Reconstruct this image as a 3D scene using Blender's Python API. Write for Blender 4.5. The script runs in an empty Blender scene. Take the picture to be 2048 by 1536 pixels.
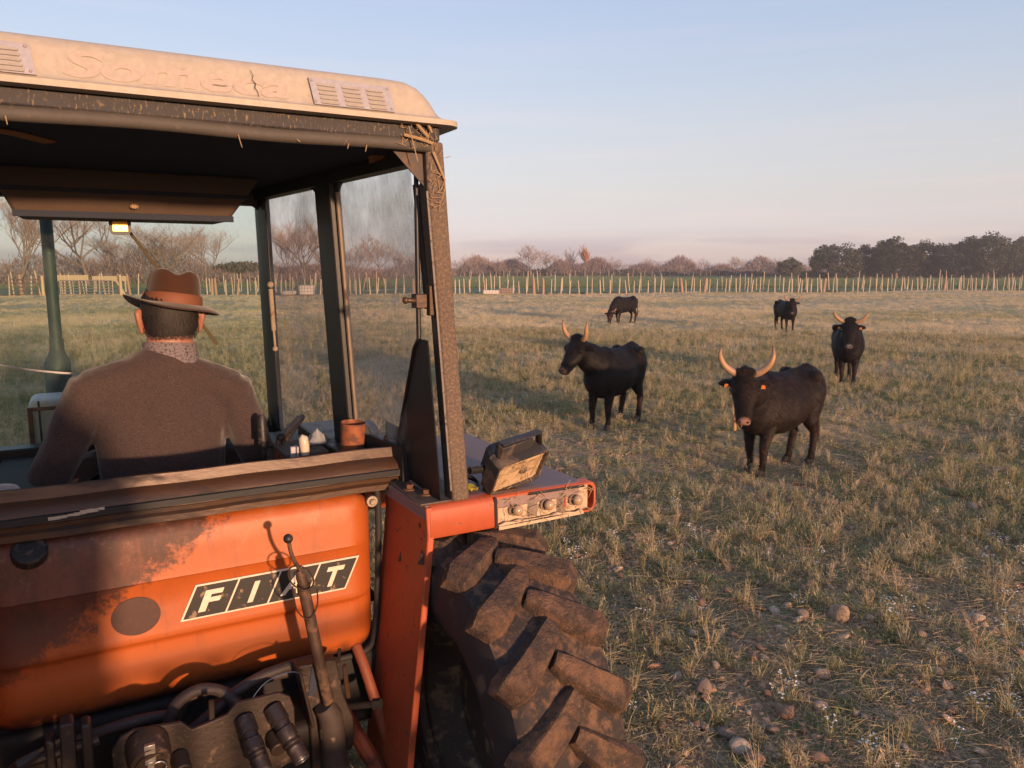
import bpy, bmesh, math, random
import numpy as np
from mathutils import Vector, Matrix, Euler

random.seed(7)
rng = np.random.default_rng(11)
PI = math.pi
R = math.radians
scene = bpy.context.scene
COL = scene.collection

# ------------------------------------------------------------------ camera
CAM_H = 2.25
cam_d = bpy.data.cameras.new("camera")
cam = bpy.data.objects.new("camera", cam_d)
COL.objects.link(cam)
scene.camera = cam
cam.location = (0, 0, CAM_H)
cam.rotation_euler = (PI / 2 - math.atan(228 / 1540.0), 0, 0)
cam_d.sensor_width = 36
cam_d.lens = 36 * 1540 / 2048.0
cam_d.clip_start = 0.05
cam_d.clip_end = 6000

# ------------------------------------------------------------------ world
SUN_AZ = 147.0          # degrees clockwise from +Y: behind the camera, to the right
SUN_EL = 5.5
world = bpy.data.worlds.new("World")
scene.world = world
world.use_nodes = True
nt = world.node_tree
nt.nodes.clear()
sky = nt.nodes.new("ShaderNodeTexSky")
sky.sky_type = "NISHITA"
sky.sun_disc = False
sky.sun_elevation = R(6.0)
sky.sun_rotation = R(SUN_AZ)
sky.air_density = 1.0
sky.dust_density = 1.0
sky.ozone_density = 3.0
geo = nt.nodes.new("ShaderNodeTexCoord")
sep = nt.nodes.new("ShaderNodeSeparateXYZ")
nt.links.new(geo.outputs["Generated"], sep.inputs[0])
# winter-evening haze and white balance: an even tint by height above the horizon, the same all round
ramp = nt.nodes.new("ShaderNodeValToRGB")
ramp.color_ramp.interpolation = "B_SPLINE"
stops = [(0.0, (1.85, 1.68, 2.75)), (0.045, (1.62, 1.32, 1.95)), (0.09, (1.55, 1.02, 1.02)), (0.20, (1.9, 1.04, 0.86)),
         (0.34, (2.25, 1.28, 1.0)), (1.0, (2.2, 1.25, 1.0))]
el = ramp.color_ramp.elements
el[0].position = stops[0][0]; el[0].color = (*[v / 3 for v in stops[0][1]], 1)
el[1].position = stops[-1][0]; el[1].color = (*[v / 3 for v in stops[-1][1]], 1)
for p, c in stops[1:-1]:
    e = el.new(p); e.color = (*[v / 3 for v in c], 1)
nt.links.new(sep.outputs["Z"], ramp.inputs[0])
mul = nt.nodes.new("ShaderNodeMix"); mul.data_type = "RGBA"; mul.blend_type = "MULTIPLY"; mul.inputs[0].default_value = 1
sc3 = nt.nodes.new("ShaderNodeVectorMath"); sc3.operation = "SCALE"; sc3.inputs["Scale"].default_value = 3.0
nt.links.new(sky.outputs[0], sc3.inputs[0])
nt.links.new(sc3.outputs[0], mul.inputs[6]); nt.links.new(ramp.outputs[0], mul.inputs[7])
# thin, low streaks of cloud
mp = nt.nodes.new("ShaderNodeMapping"); mp.inputs["Scale"].default_value = (1.4, 1.4, 22)
mp.inputs["Location"].default_value = (3.1, 0.4, 1.2)
nt.links.new(geo.outputs["Generated"], mp.inputs[0])
nz = nt.nodes.new("ShaderNodeTexNoise"); nz.inputs["Scale"].default_value = 1.6; nz.inputs["Detail"].default_value = 5
nt.links.new(mp.outputs[0], nz.inputs[0])
cr = nt.nodes.new("ShaderNodeValToRGB")
cr.color_ramp.elements[0].position = 0.5; cr.color_ramp.elements[0].color = (0.92, 0.92, 0.92, 1)
cr.color_ramp.elements[1].position = 0.74; cr.color_ramp.elements[1].color = (1.0, 0.94, 0.92, 1)
nt.links.new(nz.outputs[0], cr.inputs[0])
mul2 = nt.nodes.new("ShaderNodeMix"); mul2.data_type = "RGBA"; mul2.blend_type = "MULTIPLY"; mul2.inputs[0].default_value = 1
nt.links.new(cr.outputs[0], mul2.inputs[7])
grad = nt.nodes.new("ShaderNodeValToRGB"); grad.color_ramp.interpolation = "B_SPLINE"
ge = grad.color_ramp.elements
gst = [(0.0, (0.32, 0.262, 0.255)), (0.055, (0.375, 0.318, 0.280)), (0.12, (0.385, 0.368, 0.342)), (0.22, (0.315, 0.365, 0.425)), (0.38, (0.190, 0.270, 0.43)), (1.0, (0.165, 0.25, 0.42))]
ge[0].position, ge[1].position = gst[0][0], gst[-1][0]
ge[0].color = (*gst[0][1], 1); ge[1].color = (*gst[-1][1], 1)
for p, c in gst[1:-1]:
    e = ge.new(p); e.color = (*c, 1)
nt.links.new(sep.outputs["Z"], grad.inputs[0])
gsc = nt.nodes.new("ShaderNodeVectorMath"); gsc.operation = "SCALE"; gsc.inputs["Scale"].default_value = 1 / 0.15
nt.links.new(grad.outputs[0], gsc.inputs[0])
mx3 = nt.nodes.new("ShaderNodeMix"); mx3.data_type = "RGBA"; mx3.inputs[0].default_value = 0.62
# a faint low bank of cloud round the horizon
mpb = nt.nodes.new("ShaderNodeMapping"); mpb.inputs["Scale"].default_value = (2.6, 2.6, 26); mpb.inputs["Location"].default_value = (0.7, 2.0, 0.3)
nt.links.new(geo.outputs["Generated"], mpb.inputs[0])
nb = nt.nodes.new("ShaderNodeTexNoise"); nb.inputs["Scale"].default_value = 1.5; nb.inputs["Detail"].default_value = 4
nt.links.new(mpb.outputs[0], nb.inputs[0])
k1 = nt.nodes.new("ShaderNodeMapRange"); k1.interpolation_type = "SMOOTHSTEP"; k1.inputs[1].default_value = 0.47; k1.inputs[2].default_value = 0.60; nt.links.new(nb.outputs[0], k1.inputs[0])
k2 = nt.nodes.new("ShaderNodeMapRange"); k2.interpolation_type = "SMOOTHSTEP"; k2.inputs[1].default_value = 0.055; k2.inputs[2].default_value = 0.025; nt.links.new(sep.outputs["Z"], k2.inputs[0])
k3 = nt.nodes.new("ShaderNodeMath"); k3.operation = "MULTIPLY"; nt.links.new(k1.outputs[0], k3.inputs[0]); nt.links.new(k2.outputs[0], k3.inputs[1])
bank = nt.nodes.new("ShaderNodeMix"); bank.data_type = "RGBA"; bank.blend_type = "MULTIPLY"; bank.inputs[7].default_value = (0.80, 0.80, 0.88, 1)
nt.links.new(k3.outputs[0], bank.inputs[0])
bg = nt.nodes.new("ShaderNodeBackground"); bg.inputs[1].default_value = 0.15
out = nt.nodes.new("ShaderNodeOutputWorld")
nt.links.new(mul.outputs[2], mx3.inputs[6]); nt.links.new(gsc.outputs[0], mx3.inputs[7])
nt.links.new(mx3.outputs[2], mul2.inputs[6]); nt.links.new(mul2.outputs[2], bank.inputs[6]); nt.links.new(bank.outputs[2], bg.inputs[0]); nt.links.new(bg.outputs[0], out.inputs[0])

# ------------------------------------------------------------------ sun
sl = bpy.data.lights.new("sun", "SUN")
sl.energy = 3.0
sl.color = (1.0, 0.62, 0.37)
sl.angle = R(1.8)
sun = bpy.data.objects.new("sun", sl); COL.objects.link(sun)
sd = Vector((math.sin(R(SUN_AZ)) * math.cos(R(SUN_EL)), math.cos(R(SUN_AZ)) * math.cos(R(SUN_EL)), math.sin(R(SUN_EL))))
sun.rotation_euler = sd.to_track_quat("Z", "Y").to_euler()
sun.location = sd * 50

scene.view_settings.view_transform = "Standard"
scene.view_settings.look = "None"
scene.view_settings.exposure = 1.15
scene.view_settings.gamma = 1
scene.view_settings.use_curve_mapping = False
scene.render.engine = "CYCLES"
cy = scene.cycles
cy.use_denoising = True
cy.max_bounces = 8; cy.diffuse_bounces = 3; cy.glossy_bounces = 3; cy.transmission_bounces = 4; cy.transparent_max_bounces = 12
cy.caustics_reflective = False; cy.caustics_refractive = False
cy.sample_clamp_indirect = 5

# ================================================================== helpers
class MB:
    """collects shapes; build() links them as one mesh object"""
    def __init__(s):
        s.v = []; s.f = []; s.mi = []
    def add(s, vs, fs, m=0):
        o = len(s.v)
        s.v.extend([tuple(p) for p in vs])
        s.f.extend([tuple(i + o for i in f) for f in fs]); s.mi.extend([m] * len(fs))
        return s
    def box(s, x0, x1, y0, y1, z0, z1, m=0, M=None):
        vs = [Vector(p) for p in ((x0, y0, z0), (x1, y0, z0), (x1, y1, z0), (x0, y1, z0), (x0, y0, z1), (x1, y0, z1), (x1, y1, z1), (x0, y1, z1))]
        if M is not None: vs = [M @ p for p in vs]
        return s.add(vs, [(0, 3, 2, 1), (4, 5, 6, 7), (0, 1, 5, 4), (1, 2, 6, 5), (2, 3, 7, 6), (3, 0, 4, 7)], m)
    def hexa(s, b, t, m=0):
        """b, t: four points each, counter-clockwise seen from the t side"""
        return s.add(list(b) + list(t), [(3, 2, 1, 0), (4, 5, 6, 7), (0, 1, 5, 4), (1, 2, 6, 5), (2, 3, 7, 6), (3, 0, 4, 7)], m)
    def prism(s, poly, d, m=0):
        """poly: 3D points in a plane; d: extrusion vector"""
        n = len(poly); d = Vector(d)
        vs = [Vector(p) for p in poly] + [Vector(p) + d for p in poly]
        fs = [tuple(range(n))[::-1], tuple(range(n, 2 * n))]
        fs += [(i, (i + 1) % n, n + (i + 1) % n, n + i) for i in range(n)]
        return s.add(vs, fs, m)
    def tube(s, path, rad, seg=8, m=0, ab=None, up=None, caps=True):
        """swept (elliptic) tube; rad: float or list; ab: list of (side, up) radii instead"""
        P = [Vector(p) for p in path]; n = len(P)
        if ab is None:
            if not hasattr(rad, "__len__"): rad = [rad] * n
            ab = [(r, r) for r in rad]
        T = []
        for i in range(n):
            t = (P[min(i + 1, n - 1)] - P[max(i - 1, 0)])
            T.append(t.normalized() if t.length > 1e-9 else Vector((0, 0, 1)))
        u0 = Vector(up) if up is not None else (Vector((0, 0, 1)) if abs(T[0].z) < 0.9 else Vector((1, 0, 0)))
        S = T[0].cross(u0).normalized()
        vs = []; fs = []
        for i in range(n):
            if i and up is None:
                S = (S - T[i] * S.dot(T[i]))
                S = S.normalized() if S.length > 1e-6 else T[i].orthogonal().normalized()
            elif up is not None:
                c = T[i].cross(u0)
                if c.length > 1e-4: S = c.normalized()
            U = S.cross(T[i]).normalized()
            a, b = ab[i]
            for k in range(seg):
                q = 2 * PI * k / seg
                vs.append(P[i] + S * (a * math.cos(q)) + U * (b * math.sin(q)))
        for i in range(n - 1):
            for k in range(seg):
                a0 = i * seg + k; a1 = i * seg + (k + 1) % seg
                fs.append((a0, a1, a1 + seg, a0 + seg))
        if caps:
            fs.append(tuple(range(seg))[::-1]); fs.append(tuple(range((n - 1) * seg, n * seg)))
        return s.add(vs, fs, m)
    def ball(s, c, r, u=12, v=8, m=0):
        r = r if hasattr(r, "__len__") else (r, r, r)
        vs = [(c[0], c[1], c[2] + r[2])]
        for j in range(1, v):
            t = PI * j / v
            for i in range(u):
                p = 2 * PI * i / u
                vs.append((c[0] + r[0] * math.sin(t) * math.cos(p), c[1] + r[1] * math.sin(t) * math.sin(p), c[2] + r[2] * math.cos(t)))
        vs.append((c[0], c[1], c[2] - r[2]))
        fs = [(0, 1 + i, 1 + (i + 1) % u) for i in range(u)]
        for j in range(v - 2):
            for i in range(u):
                a = 1 + j * u + i; b = 1 + j * u + (i + 1) % u
                fs.append((a, a + u, b + u, b))
        L = len(vs) - 1; o = 1 + (v - 2) * u
        fs += [(L, o + (i + 1) % u, o + i) for i in range(u)]
        return s.add(vs, fs, m)
    def rings(s, rings, m=0, caps=True, closed=True):
        n = len(rings[0]); vs = [p for r in rings for p in r]; fs = []
        for i in range(len(rings) - 1):
            for k in range(n if closed else n - 1):
                a = i * n + k; b = i * n + (k + 1) % n
                fs.append((a, b, b + n, a + n))
        if caps:
            fs.append(tuple(range(n))[::-1]); fs.append(tuple(range((len(rings) - 1) * n, len(rings) * n)))
        return s.add(vs, fs, m)
    def lathe_x(s, prof, c, seg=48, m=0):
        """prof: list of (x, r) about an axis along x through c"""
        rs = []
        for x, r in prof:
            rs.append([(c[0] + x, c[1] + r * math.sin(2 * PI * k / seg), c[2] + r * math.cos(2 * PI * k / seg)) for k in range(seg)])
        return s.rings(rs, m, caps=False)
    def mesh(s, name, mats, smooth=None):
        me = bpy.data.meshes.new(name)
        me.from_pydata(s.v, [], s.f)
        for m in (mats if isinstance(mats, (list, tuple)) else [mats]): me.materials.append(m)
        if any(s.mi): me.polygons.foreach_set("material_index", s.mi)
        bm = bmesh.new(); bm.from_mesh(me); bmesh.ops.recalc_face_normals(bm, faces=bm.faces); bm.to_mesh(me); bm.free()
        if smooth is not None:
            me.polygons.foreach_set("use_smooth", [True] * len(me.polygons))
            me.set_sharp_from_angle(angle=R(smooth))
        me.update()
        return me
    def build(s, name, mats, parent=None, smooth=35, bevel=0, bseg=2, loc=None):
        o = bpy.data.objects.new(name, s.mesh(name, mats, smooth)); COL.objects.link(o)
        if parent is not None:
            o.parent = parent
            if "off" in parent: o.location = Vector(parent["off"][:]) * -1
        if loc is not None: o.location = loc
        if bevel:
            b = o.modifiers.new("bevel", "BEVEL"); b.width = bevel; b.segments = bseg; b.limit_method = "ANGLE"; b.angle_limit = R(40)
            b.harden_normals = False
        return o

def link_mesh(name, me, parent=None):
    o = bpy.data.objects.new(name, me); COL.objects.link(o)
    if parent is not None:
        o.parent = parent
        if "off" in parent: o.location = Vector(parent["off"][:]) * -1
    return o

def tag(o, label=None, cat=None, group=None, kind=None):
    if label: o["label"] = label
    if cat: o["category"] = cat
    if group: o["group"] = group
    if kind: o["kind"] = kind
    return o

def empty(name, loc=(0, 0, 0), rz=0):
    o = bpy.data.objects.new(name, None); COL.objects.link(o)
    o.location = loc; o.rotation_euler = (0, 0, rz); o.empty_display_size = 0.1
    return o

def organic(name, mb, mats, voxel=0.012, smooth=5, fac=0.5, parent=None):
    """fuse overlapping closed shapes into one continuous skin"""
    me = mb.mesh(name + "_raw", [], None)
    o = bpy.data.objects.new(name + "_tmp", me); COL.objects.link(o)
    r = o.modifiers.new("r", "REMESH"); r.mode = "VOXEL"; r.voxel_size = voxel; r.use_smooth_shade = True
    sm = o.modifiers.new("s", "SMOOTH"); sm.iterations = smooth; sm.factor = fac
    dg = bpy.context.evaluated_depsgraph_get(); dg.update()
    new = bpy.data.meshes.new_from_object(o.evaluated_get(dg)); new.name = name
    bpy.data.objects.remove(o); bpy.data.meshes.remove(me)
    new.materials.clear()
    for m in (mats if isinstance(mats, (list, tuple)) else [mats]): new.materials.append(m)
    new.polygons.foreach_set("use_smooth", [True] * len(new.polygons))
    return new

def catmull(pts, n):
    P = [Vector(p) for p in pts]; P = [P[0] * 2 - P[1]] + P + [P[-1] * 2 - P[-2]]
    res = []
    for i in range(1, len(P) - 2):
        for k in range(n):
            t = k / n
            res.append(0.5 * ((2 * P[i]) + (P[i + 1] - P[i - 1]) * t + (2 * P[i - 1] - 5 * P[i] + 4 * P[i + 1] - P[i + 2]) * t * t + (3 * P[i] - P[i - 1] - 3 * P[i + 1] + P[i + 2]) * t ** 3))
    res.append(P[-2])
    return res

# ================================================================== materials
class NT:
    def __init__(s, name):
        s.m = bpy.data.materials.new(name); s.m.use_nodes = True
        s.t = s.m.node_tree; s.t.nodes.clear()
        s.out = s.t.nodes.new("ShaderNodeOutputMaterial")
    def n(s, typ, **kw):
        nd = s.t.nodes.new(typ)
        for k, v in kw.items(): setattr(nd, k, v)
        return nd
    def l(s, a, b): s.t.links.new(a, b)
    def coord(s, kind="Object", scale=(1, 1, 1)):
        if kind == "World":
            c = s.n("ShaderNodeNewGeometry").outputs["Position"]
        else:
            c = s.n("ShaderNodeTexCoord").outputs[kind]
        mp = s.n("ShaderNodeMapping"); mp.inputs["Scale"].default_value = scale
        s.l(c, mp.inputs[0]); return mp.outputs[0]
    def noise(s, vec, scale, detail=4, rough=0.55, dist=0):
        k = s.n("ShaderNodeTexNoise"); k.inputs["Scale"].default_value = scale; k.inputs["Detail"].default_value = detail
        k.inputs["Roughness"].default_value = rough; k.inputs["Distortion"].default_value = dist
        s.l(vec, k.inputs["Vector"]); return k.outputs[0]
    def rampv(s, fac, lo, hi):
        k = s.n("ShaderNodeMapRange"); k.interpolation_type = "SMOOTHSTEP"
        k.inputs[1].default_value = lo; k.inputs[2].default_value = hi
        s.l(fac, k.inputs[0]); return k.outputs[0]
    def mix(s, fac, a, b, mode="MIX"):
        k = s.n("ShaderNodeMix"); k.data_type = "RGBA"; k.blend_type = mode
        if isinstance(fac, (int, float)): k.inputs[0].default_value = fac
        else: s.l(fac, k.inputs[0])
        for i, c in ((6, a), (7, b)):
            if isinstance(c, (tuple, list)): k.inputs[i].default_value = (*c[:3], 1)
            else: s.l(c, k.inputs[i])
        return k.outputs[2]
    def math(s, op, a, b=0.0):
        k = s.n("ShaderNodeMath"); k.operation = op
        for i, c in ((0, a), (1, b)):
            if isinstance(c, (int, float)): k.inputs[i].default_value = c
            else: s.l(c, k.inputs[i])
        return k.outputs[0]
    def bump(s, h, strength=0.3, dist=0.01, normal=None):
        k = s.n("ShaderNodeBump"); k.inputs["Strength"].default_value = strength; k.inputs["Distance"].default_value = dist
        s.l(h, k.inputs["Height"])
        if normal is not None: s.l(normal, k.inputs["Normal"])
        return k.outputs[0]
    def bsdf(s, col, rough=0.6, metal=0.0, normal=None, spec=0.5, sheen=0.0, coat=0.0, sub=0.0):
        b = s.n("ShaderNodeBsdfPrincipled")
        if isinstance(col, (tuple, list)): b.inputs["Base Color"].default_value = (*col[:3], 1)
        else: s.l(col, b.inputs["Base Color"])
        if isinstance(rough, (int, float)): b.inputs["Roughness"].default_value = rough
        else: s.l(rough, b.inputs["Roughness"])
        b.inputs["Metallic"].default_value = metal
        b.inputs["Specular IOR Level"].default_value = spec
        b.inputs["Sheen Weight"].default_value = sheen
        b.inputs["Coat Weight"].default_value = coat
        if sub: b.inputs["Subsurface Weight"].default_value = sub; b.inputs["Subsurface Radius"].default_value = (0.02, 0.008, 0.004)
        if normal is not None: s.l(normal, b.inputs["Normal"])
        s.l(b.outputs[0], s.out.inputs[0]); return b

def worn(name, base, alt=None, dirt=None, rough=0.55, metal=0.0, scale=6, dscale=14, lo=0.52, hi=0.66, bump=0.15, bscale=90, stretch=(1, 1, 1), kind="Object", spec=0.4, sheen=0.0, coat=0.0, fine=0.12):
    """paint / metal / wood with two-tone variation, a patchy dirt layer and fine relief"""
    t = NT(name); c = t.coord(kind, stretch)
    alt = alt or tuple(v * 0.72 for v in base)
    col = t.mix(t.noise(c, scale, 5), base, alt)
    if fine:
        f = t.rampv(t.noise(c, bscale * 0.8, 3), 0.3, 0.7)
        col = t.mix(f, t.mix(fine, col, (0, 0, 0)), col)
    rg = rough
    if dirt:
        m = t.rampv(t.noise(c, dscale, 7, 0.65, 0.4), lo, hi)
        col = t.mix(m, col, dirt)
        rg = t.math("ADD", t.math("MULTIPLY", m, 0.3), rough)
    nrm = t.bump(t.noise(c, bscale, 4), bump, 0.004) if bump else None
    t.bsdf(col, rg, metal, nrm, spec, sheen, coat)
    return t.m

M = {}
M["cream"] = worn("cream_paint", (0.43, 0.365, 0.285), (0.36, 0.30, 0.235), (0.30, 0.22, 0.16), 0.6, scale=3, dscale=22, lo=0.60, hi=0.75, bump=0.1, bscale=60)
M["letter_relief"] = worn("faded_lettering", (0.41, 0.33, 0.27), (0.37, 0.295, 0.245), None, 0.65, scale=20, bump=0.1)
M["vent_metal"] = worn("grille_metal", (0.36, 0.34, 0.36), (0.28, 0.26, 0.28), (0.35, 0.22, 0.14), 0.5, 0.3, scale=12, dscale=40, lo=0.58, hi=0.72)
M["black_mossy"] = worn("black_paint_lichen", (0.045, 0.040, 0.042), (0.03, 0.027, 0.03), (0.27, 0.19, 0.11), 0.7, scale=6, dscale=80, lo=0.54, hi=0.70, bump=0.3, bscale=120, stretch=(1.6, 1, 0.6))
M["pillar_lichen"] = worn("pillar_lichen", (0.115, 0.078, 0.056), (0.07, 0.052, 0.043), (0.20, 0.135, 0.085), 0.8, scale=7, dscale=110, lo=0.40, hi=0.72, bump=0.35, bscale=130)
M["black"] = worn("black_paint", (0.018, 0.018, 0.02), (0.012, 0.012, 0.014), (0.10, 0.075, 0.055), 0.45, scale=5, dscale=50, lo=0.64, hi=0.8, bump=0.1)
M["lining"] = worn("cab_lining", (0.045, 0.050, 0.068), (0.034, 0.038, 0.055), None, 0.9, scale=5, bump=0.25, bscale=200, spec=0.1)
M["console"] = worn("roof_console_plastic", (0.095, 0.060, 0.040), (0.075, 0.048, 0.034), (0.13, 0.085, 0.055), 0.7, scale=9, dscale=40, lo=0.6, hi=0.75, bump=0.2, bscale=150)
M["rubber"] = worn("rubber_seal", (0.028, 0.024, 0.022), (0.018, 0.016, 0.016), (0.12, 0.085, 0.06), 0.7, scale=10, dscale=40, lo=0.6, hi=0.78, bump=0.2)
M["rust"] = worn("rusty_brown_steel", (0.088, 0.041, 0.019), (0.045, 0.024, 0.015), (0.028, 0.019, 0.016), 0.42, 0.15, scale=4, dscale=9, lo=0.46, hi=0.66, bump=0.25, bscale=80, stretch=(0.35, 1, 1))
M["grease"] = worn("greasy_steel", (0.058, 0.038, 0.028), (0.028, 0.020, 0.017), (0.15, 0.095, 0.062), 0.5, 0.35, scale=9, dscale=18, lo=0.56, hi=0.72, bump=0.4, bscale=60)
M["dark_under"] = worn("dark_grimy_casting", (0.016, 0.012, 0.010), (0.010, 0.008, 0.008), None, 0.7, scale=8, bump=0.4, bscale=40)
M["steel"] = worn("bare_steel", (0.35, 0.33, 0.31), (0.22, 0.2, 0.18), (0.12, 0.07, 0.04), 0.35, 0.9, scale=20, dscale=50, lo=0.55, hi=0.7)
M["bolt"] = worn("zinc_bolt", (0.36, 0.30, 0.25), (0.26, 0.21, 0.17), (0.12, 0.08, 0.05), 0.5, 0.5, scale=20, dscale=60)
M["fender"] = worn("orange_fender_paint", (0.44, 0.09, 0.032), (0.36, 0.07, 0.027), (0.15, 0.07, 0.045), 0.5, scale=6, dscale=24, lo=0.60, hi=0.68, bump=0.08, bscale=30, spec=0.45)
M["fender_dust"] = worn("dusty_fender_top", (0.27, 0.19, 0.175), (0.22, 0.145, 0.13), (0.34, 0.15, 0.09), 0.8, scale=5, dscale=9, lo=0.56, hi=0.8, bump=0.25, bscale=120)
M["lamp_black"] = worn("work_lamp_plastic", (0.040, 0.035, 0.035), (0.028, 0.025, 0.026), (0.17, 0.115, 0.075), 0.6, scale=8, dscale=14, lo=0.44, hi=0.74, bump=0.15)
M["lamp_glass"] = worn("dirty_lamp_reflector", (0.60, 0.44, 0.27), (0.48, 0.33, 0.19), (0.20, 0.13, 0.08), 0.4, 0.0, scale=14, dscale=24, lo=0.5, hi=0.7, bump=0.3)
M["reflector"] = worn("tail_lamp_backing", (0.58, 0.45, 0.31), (0.45, 0.31, 0.20), (0.16, 0.10, 0.06), 0.4, 0.15, scale=18, dscale=40, lo=0.56, hi=0.7)
M["tin_divider"] = worn("tail_lamp_divider", (0.20, 0.15, 0.12), None, (0.09, 0.06, 0.045), 0.5, 0.3, scale=20, dscale=40)
M["red_plastic"] = worn("red_lens_shard", (0.45, 0.03, 0.03), None, None, 0.3, bump=0)
M["badge_black"] = worn("badge_black", (0.022, 0.019, 0.018), (0.03, 0.025, 0.022), (0.26, 0.17, 0.10), 0.45, scale=20, dscale=26, lo=0.58, hi=0.66, bump=0.05)
M["badge_white"] = worn("badge_white", (0.72, 0.62, 0.48), (0.62, 0.52, 0.40), None, 0.5, scale=20, bump=0.05)
M["stain_disc"] = worn("grease_disc", (0.070, 0.028, 0.019), (0.055, 0.023, 0.016), (0.09, 0.04, 0.028), 0.5, scale=12, dscale=40, bump=0.1)
M["knob_black"] = worn("black_knob", (0.02, 0.018, 0.017), None, (0.07, 0.05, 0.04), 0.45, scale=10, dscale=40)
M["straw_piece"] = worn("dry_straw", (0.42, 0.29, 0.16), (0.33, 0.2, 0.1), None, 0.8, scale=30, bump=0.2)
M["exhaust"] = worn("exhaust_pipe_paint", (0.055, 0.075, 0.08), (0.04, 0.055, 0.06), (0.10, 0.065, 0.04), 0.6, 0.2, scale=5, dscale=8, lo=0.58, hi=0.75, stretch=(1, 1, 0.3))
M["white_paint"] = worn("chipped_white_paint", (0.55, 0.50, 0.47), (0.48, 0.43, 0.41), (0.25, 0.12, 0.08), 0.55, scale=10, dscale=25, lo=0.62, hi=0.7)
M["red_trim"] = worn("red_brown_trim", (0.22, 0.08, 0.055), None, (0.1, 0.05, 0.04), 0.6, scale=10)
M["cord"] = worn("white_cord", (0.55, 0.53, 0.5), None, None, 0.8, bump=0.3, bscale=300)
M["strap"] = worn("olive_strap", (0.085, 0.065, 0.028), (0.06, 0.045, 0.02), None, 0.8, bump=0.3, bscale=200)
M["orange_can"] = worn("orange_rusty_can", (0.34, 0.10, 0.035), (0.24, 0.07, 0.03), (0.12, 0.05, 0.03), 0.6, scale=16, dscale=26, lo=0.42, hi=0.64)
M["tape"] = worn("grey_blue_tape", (0.14, 0.16, 0.20), None, None, 0.5, bump=0.1)
M["ivory"] = worn("ivory_knob", (0.62, 0.52, 0.40), None, None, 0.4, bump=0)
M["yellow"] = worn("yellow_cable", (0.5, 0.42, 0.05), None, (0.1, 0.08, 0.04), 0.6)
M["white_rag"] = worn("white_rag", (0.34, 0.34, 0.35), None, None, 0.9, bump=0.4, bscale=60)
M["seat"] = worn("black_vinyl", (0.02, 0.02, 0.022), None, None, 0.5)
M["rim"] = worn("muddy_wheel_disc", (0.10, 0.068, 0.048), (0.06, 0.042, 0.032), (0.28, 0.19, 0.11), 0.6, scale=6, dscale=14)
M["mirror_frame"] = worn("mirror_housing", (0.035, 0.04, 0.042), None, None, 0.5)
t = NT("mirror_glass"); b = t.bsdf((0.16, 0.10, 0.025), 0.25, 1.0); M["mirror"] = t.m
t = NT("bulb_glass"); b = t.bsdf((0.55, 0.36, 0.22), 0.12, 0.0, spec=0.6, coat=0.2); b.inputs["Transmission Weight"].default_value = 0.35; M["bulb"] = t.m

def tyre_mat():
    t = NT("muddy_tyre_rubber"); c = t.coord("Object")
    col = t.mix(t.noise(c, 7, 6), (0.030, 0.022, 0.019), (0.060, 0.040, 0.030))
    mud = t.rampv(t.noise(c, 13, 9, 0.72, 0.5), 0.40, 0.66)
    col = t.mix(mud, col, t.mix(t.noise(c, 50, 5), (0.12, 0.066, 0.040), (0.21, 0.108, 0.058)))
    sp = t.rampv(t.noise(c, 160, 3, 0.7), 0.60, 0.72)
    col = t.mix(sp, col, (0.22, 0.135, 0.085))
    h = t.math("ADD", t.noise(c, 22, 8, 0.7), t.math("MULTIPLY", t.noise(c, 140, 4), 0.35))
    t.bsdf(col, 0.82, 0, t.bump(h, 0.9, 0.018), 0.3)
    return t.m
M["tyre"] = tyre_mat()
M["tread_gap"] = worn("tyre_groove_rubber", (0.034, 0.025, 0.022), (0.024, 0.019, 0.019), (0.15, 0.085, 0.052), 0.85, scale=6, dscale=22, lo=0.44, hi=0.66, bump=0.4, bscale=60)
M["sidewall"] = worn("tyre_sidewall", (0.035, 0.027, 0.025), (0.025, 0.02, 0.02), (0.11, 0.075, 0.055), 0.75, scale=6, dscale=9, lo=0.55, hi=0.62, bump=0.25, bscale=50)

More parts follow.
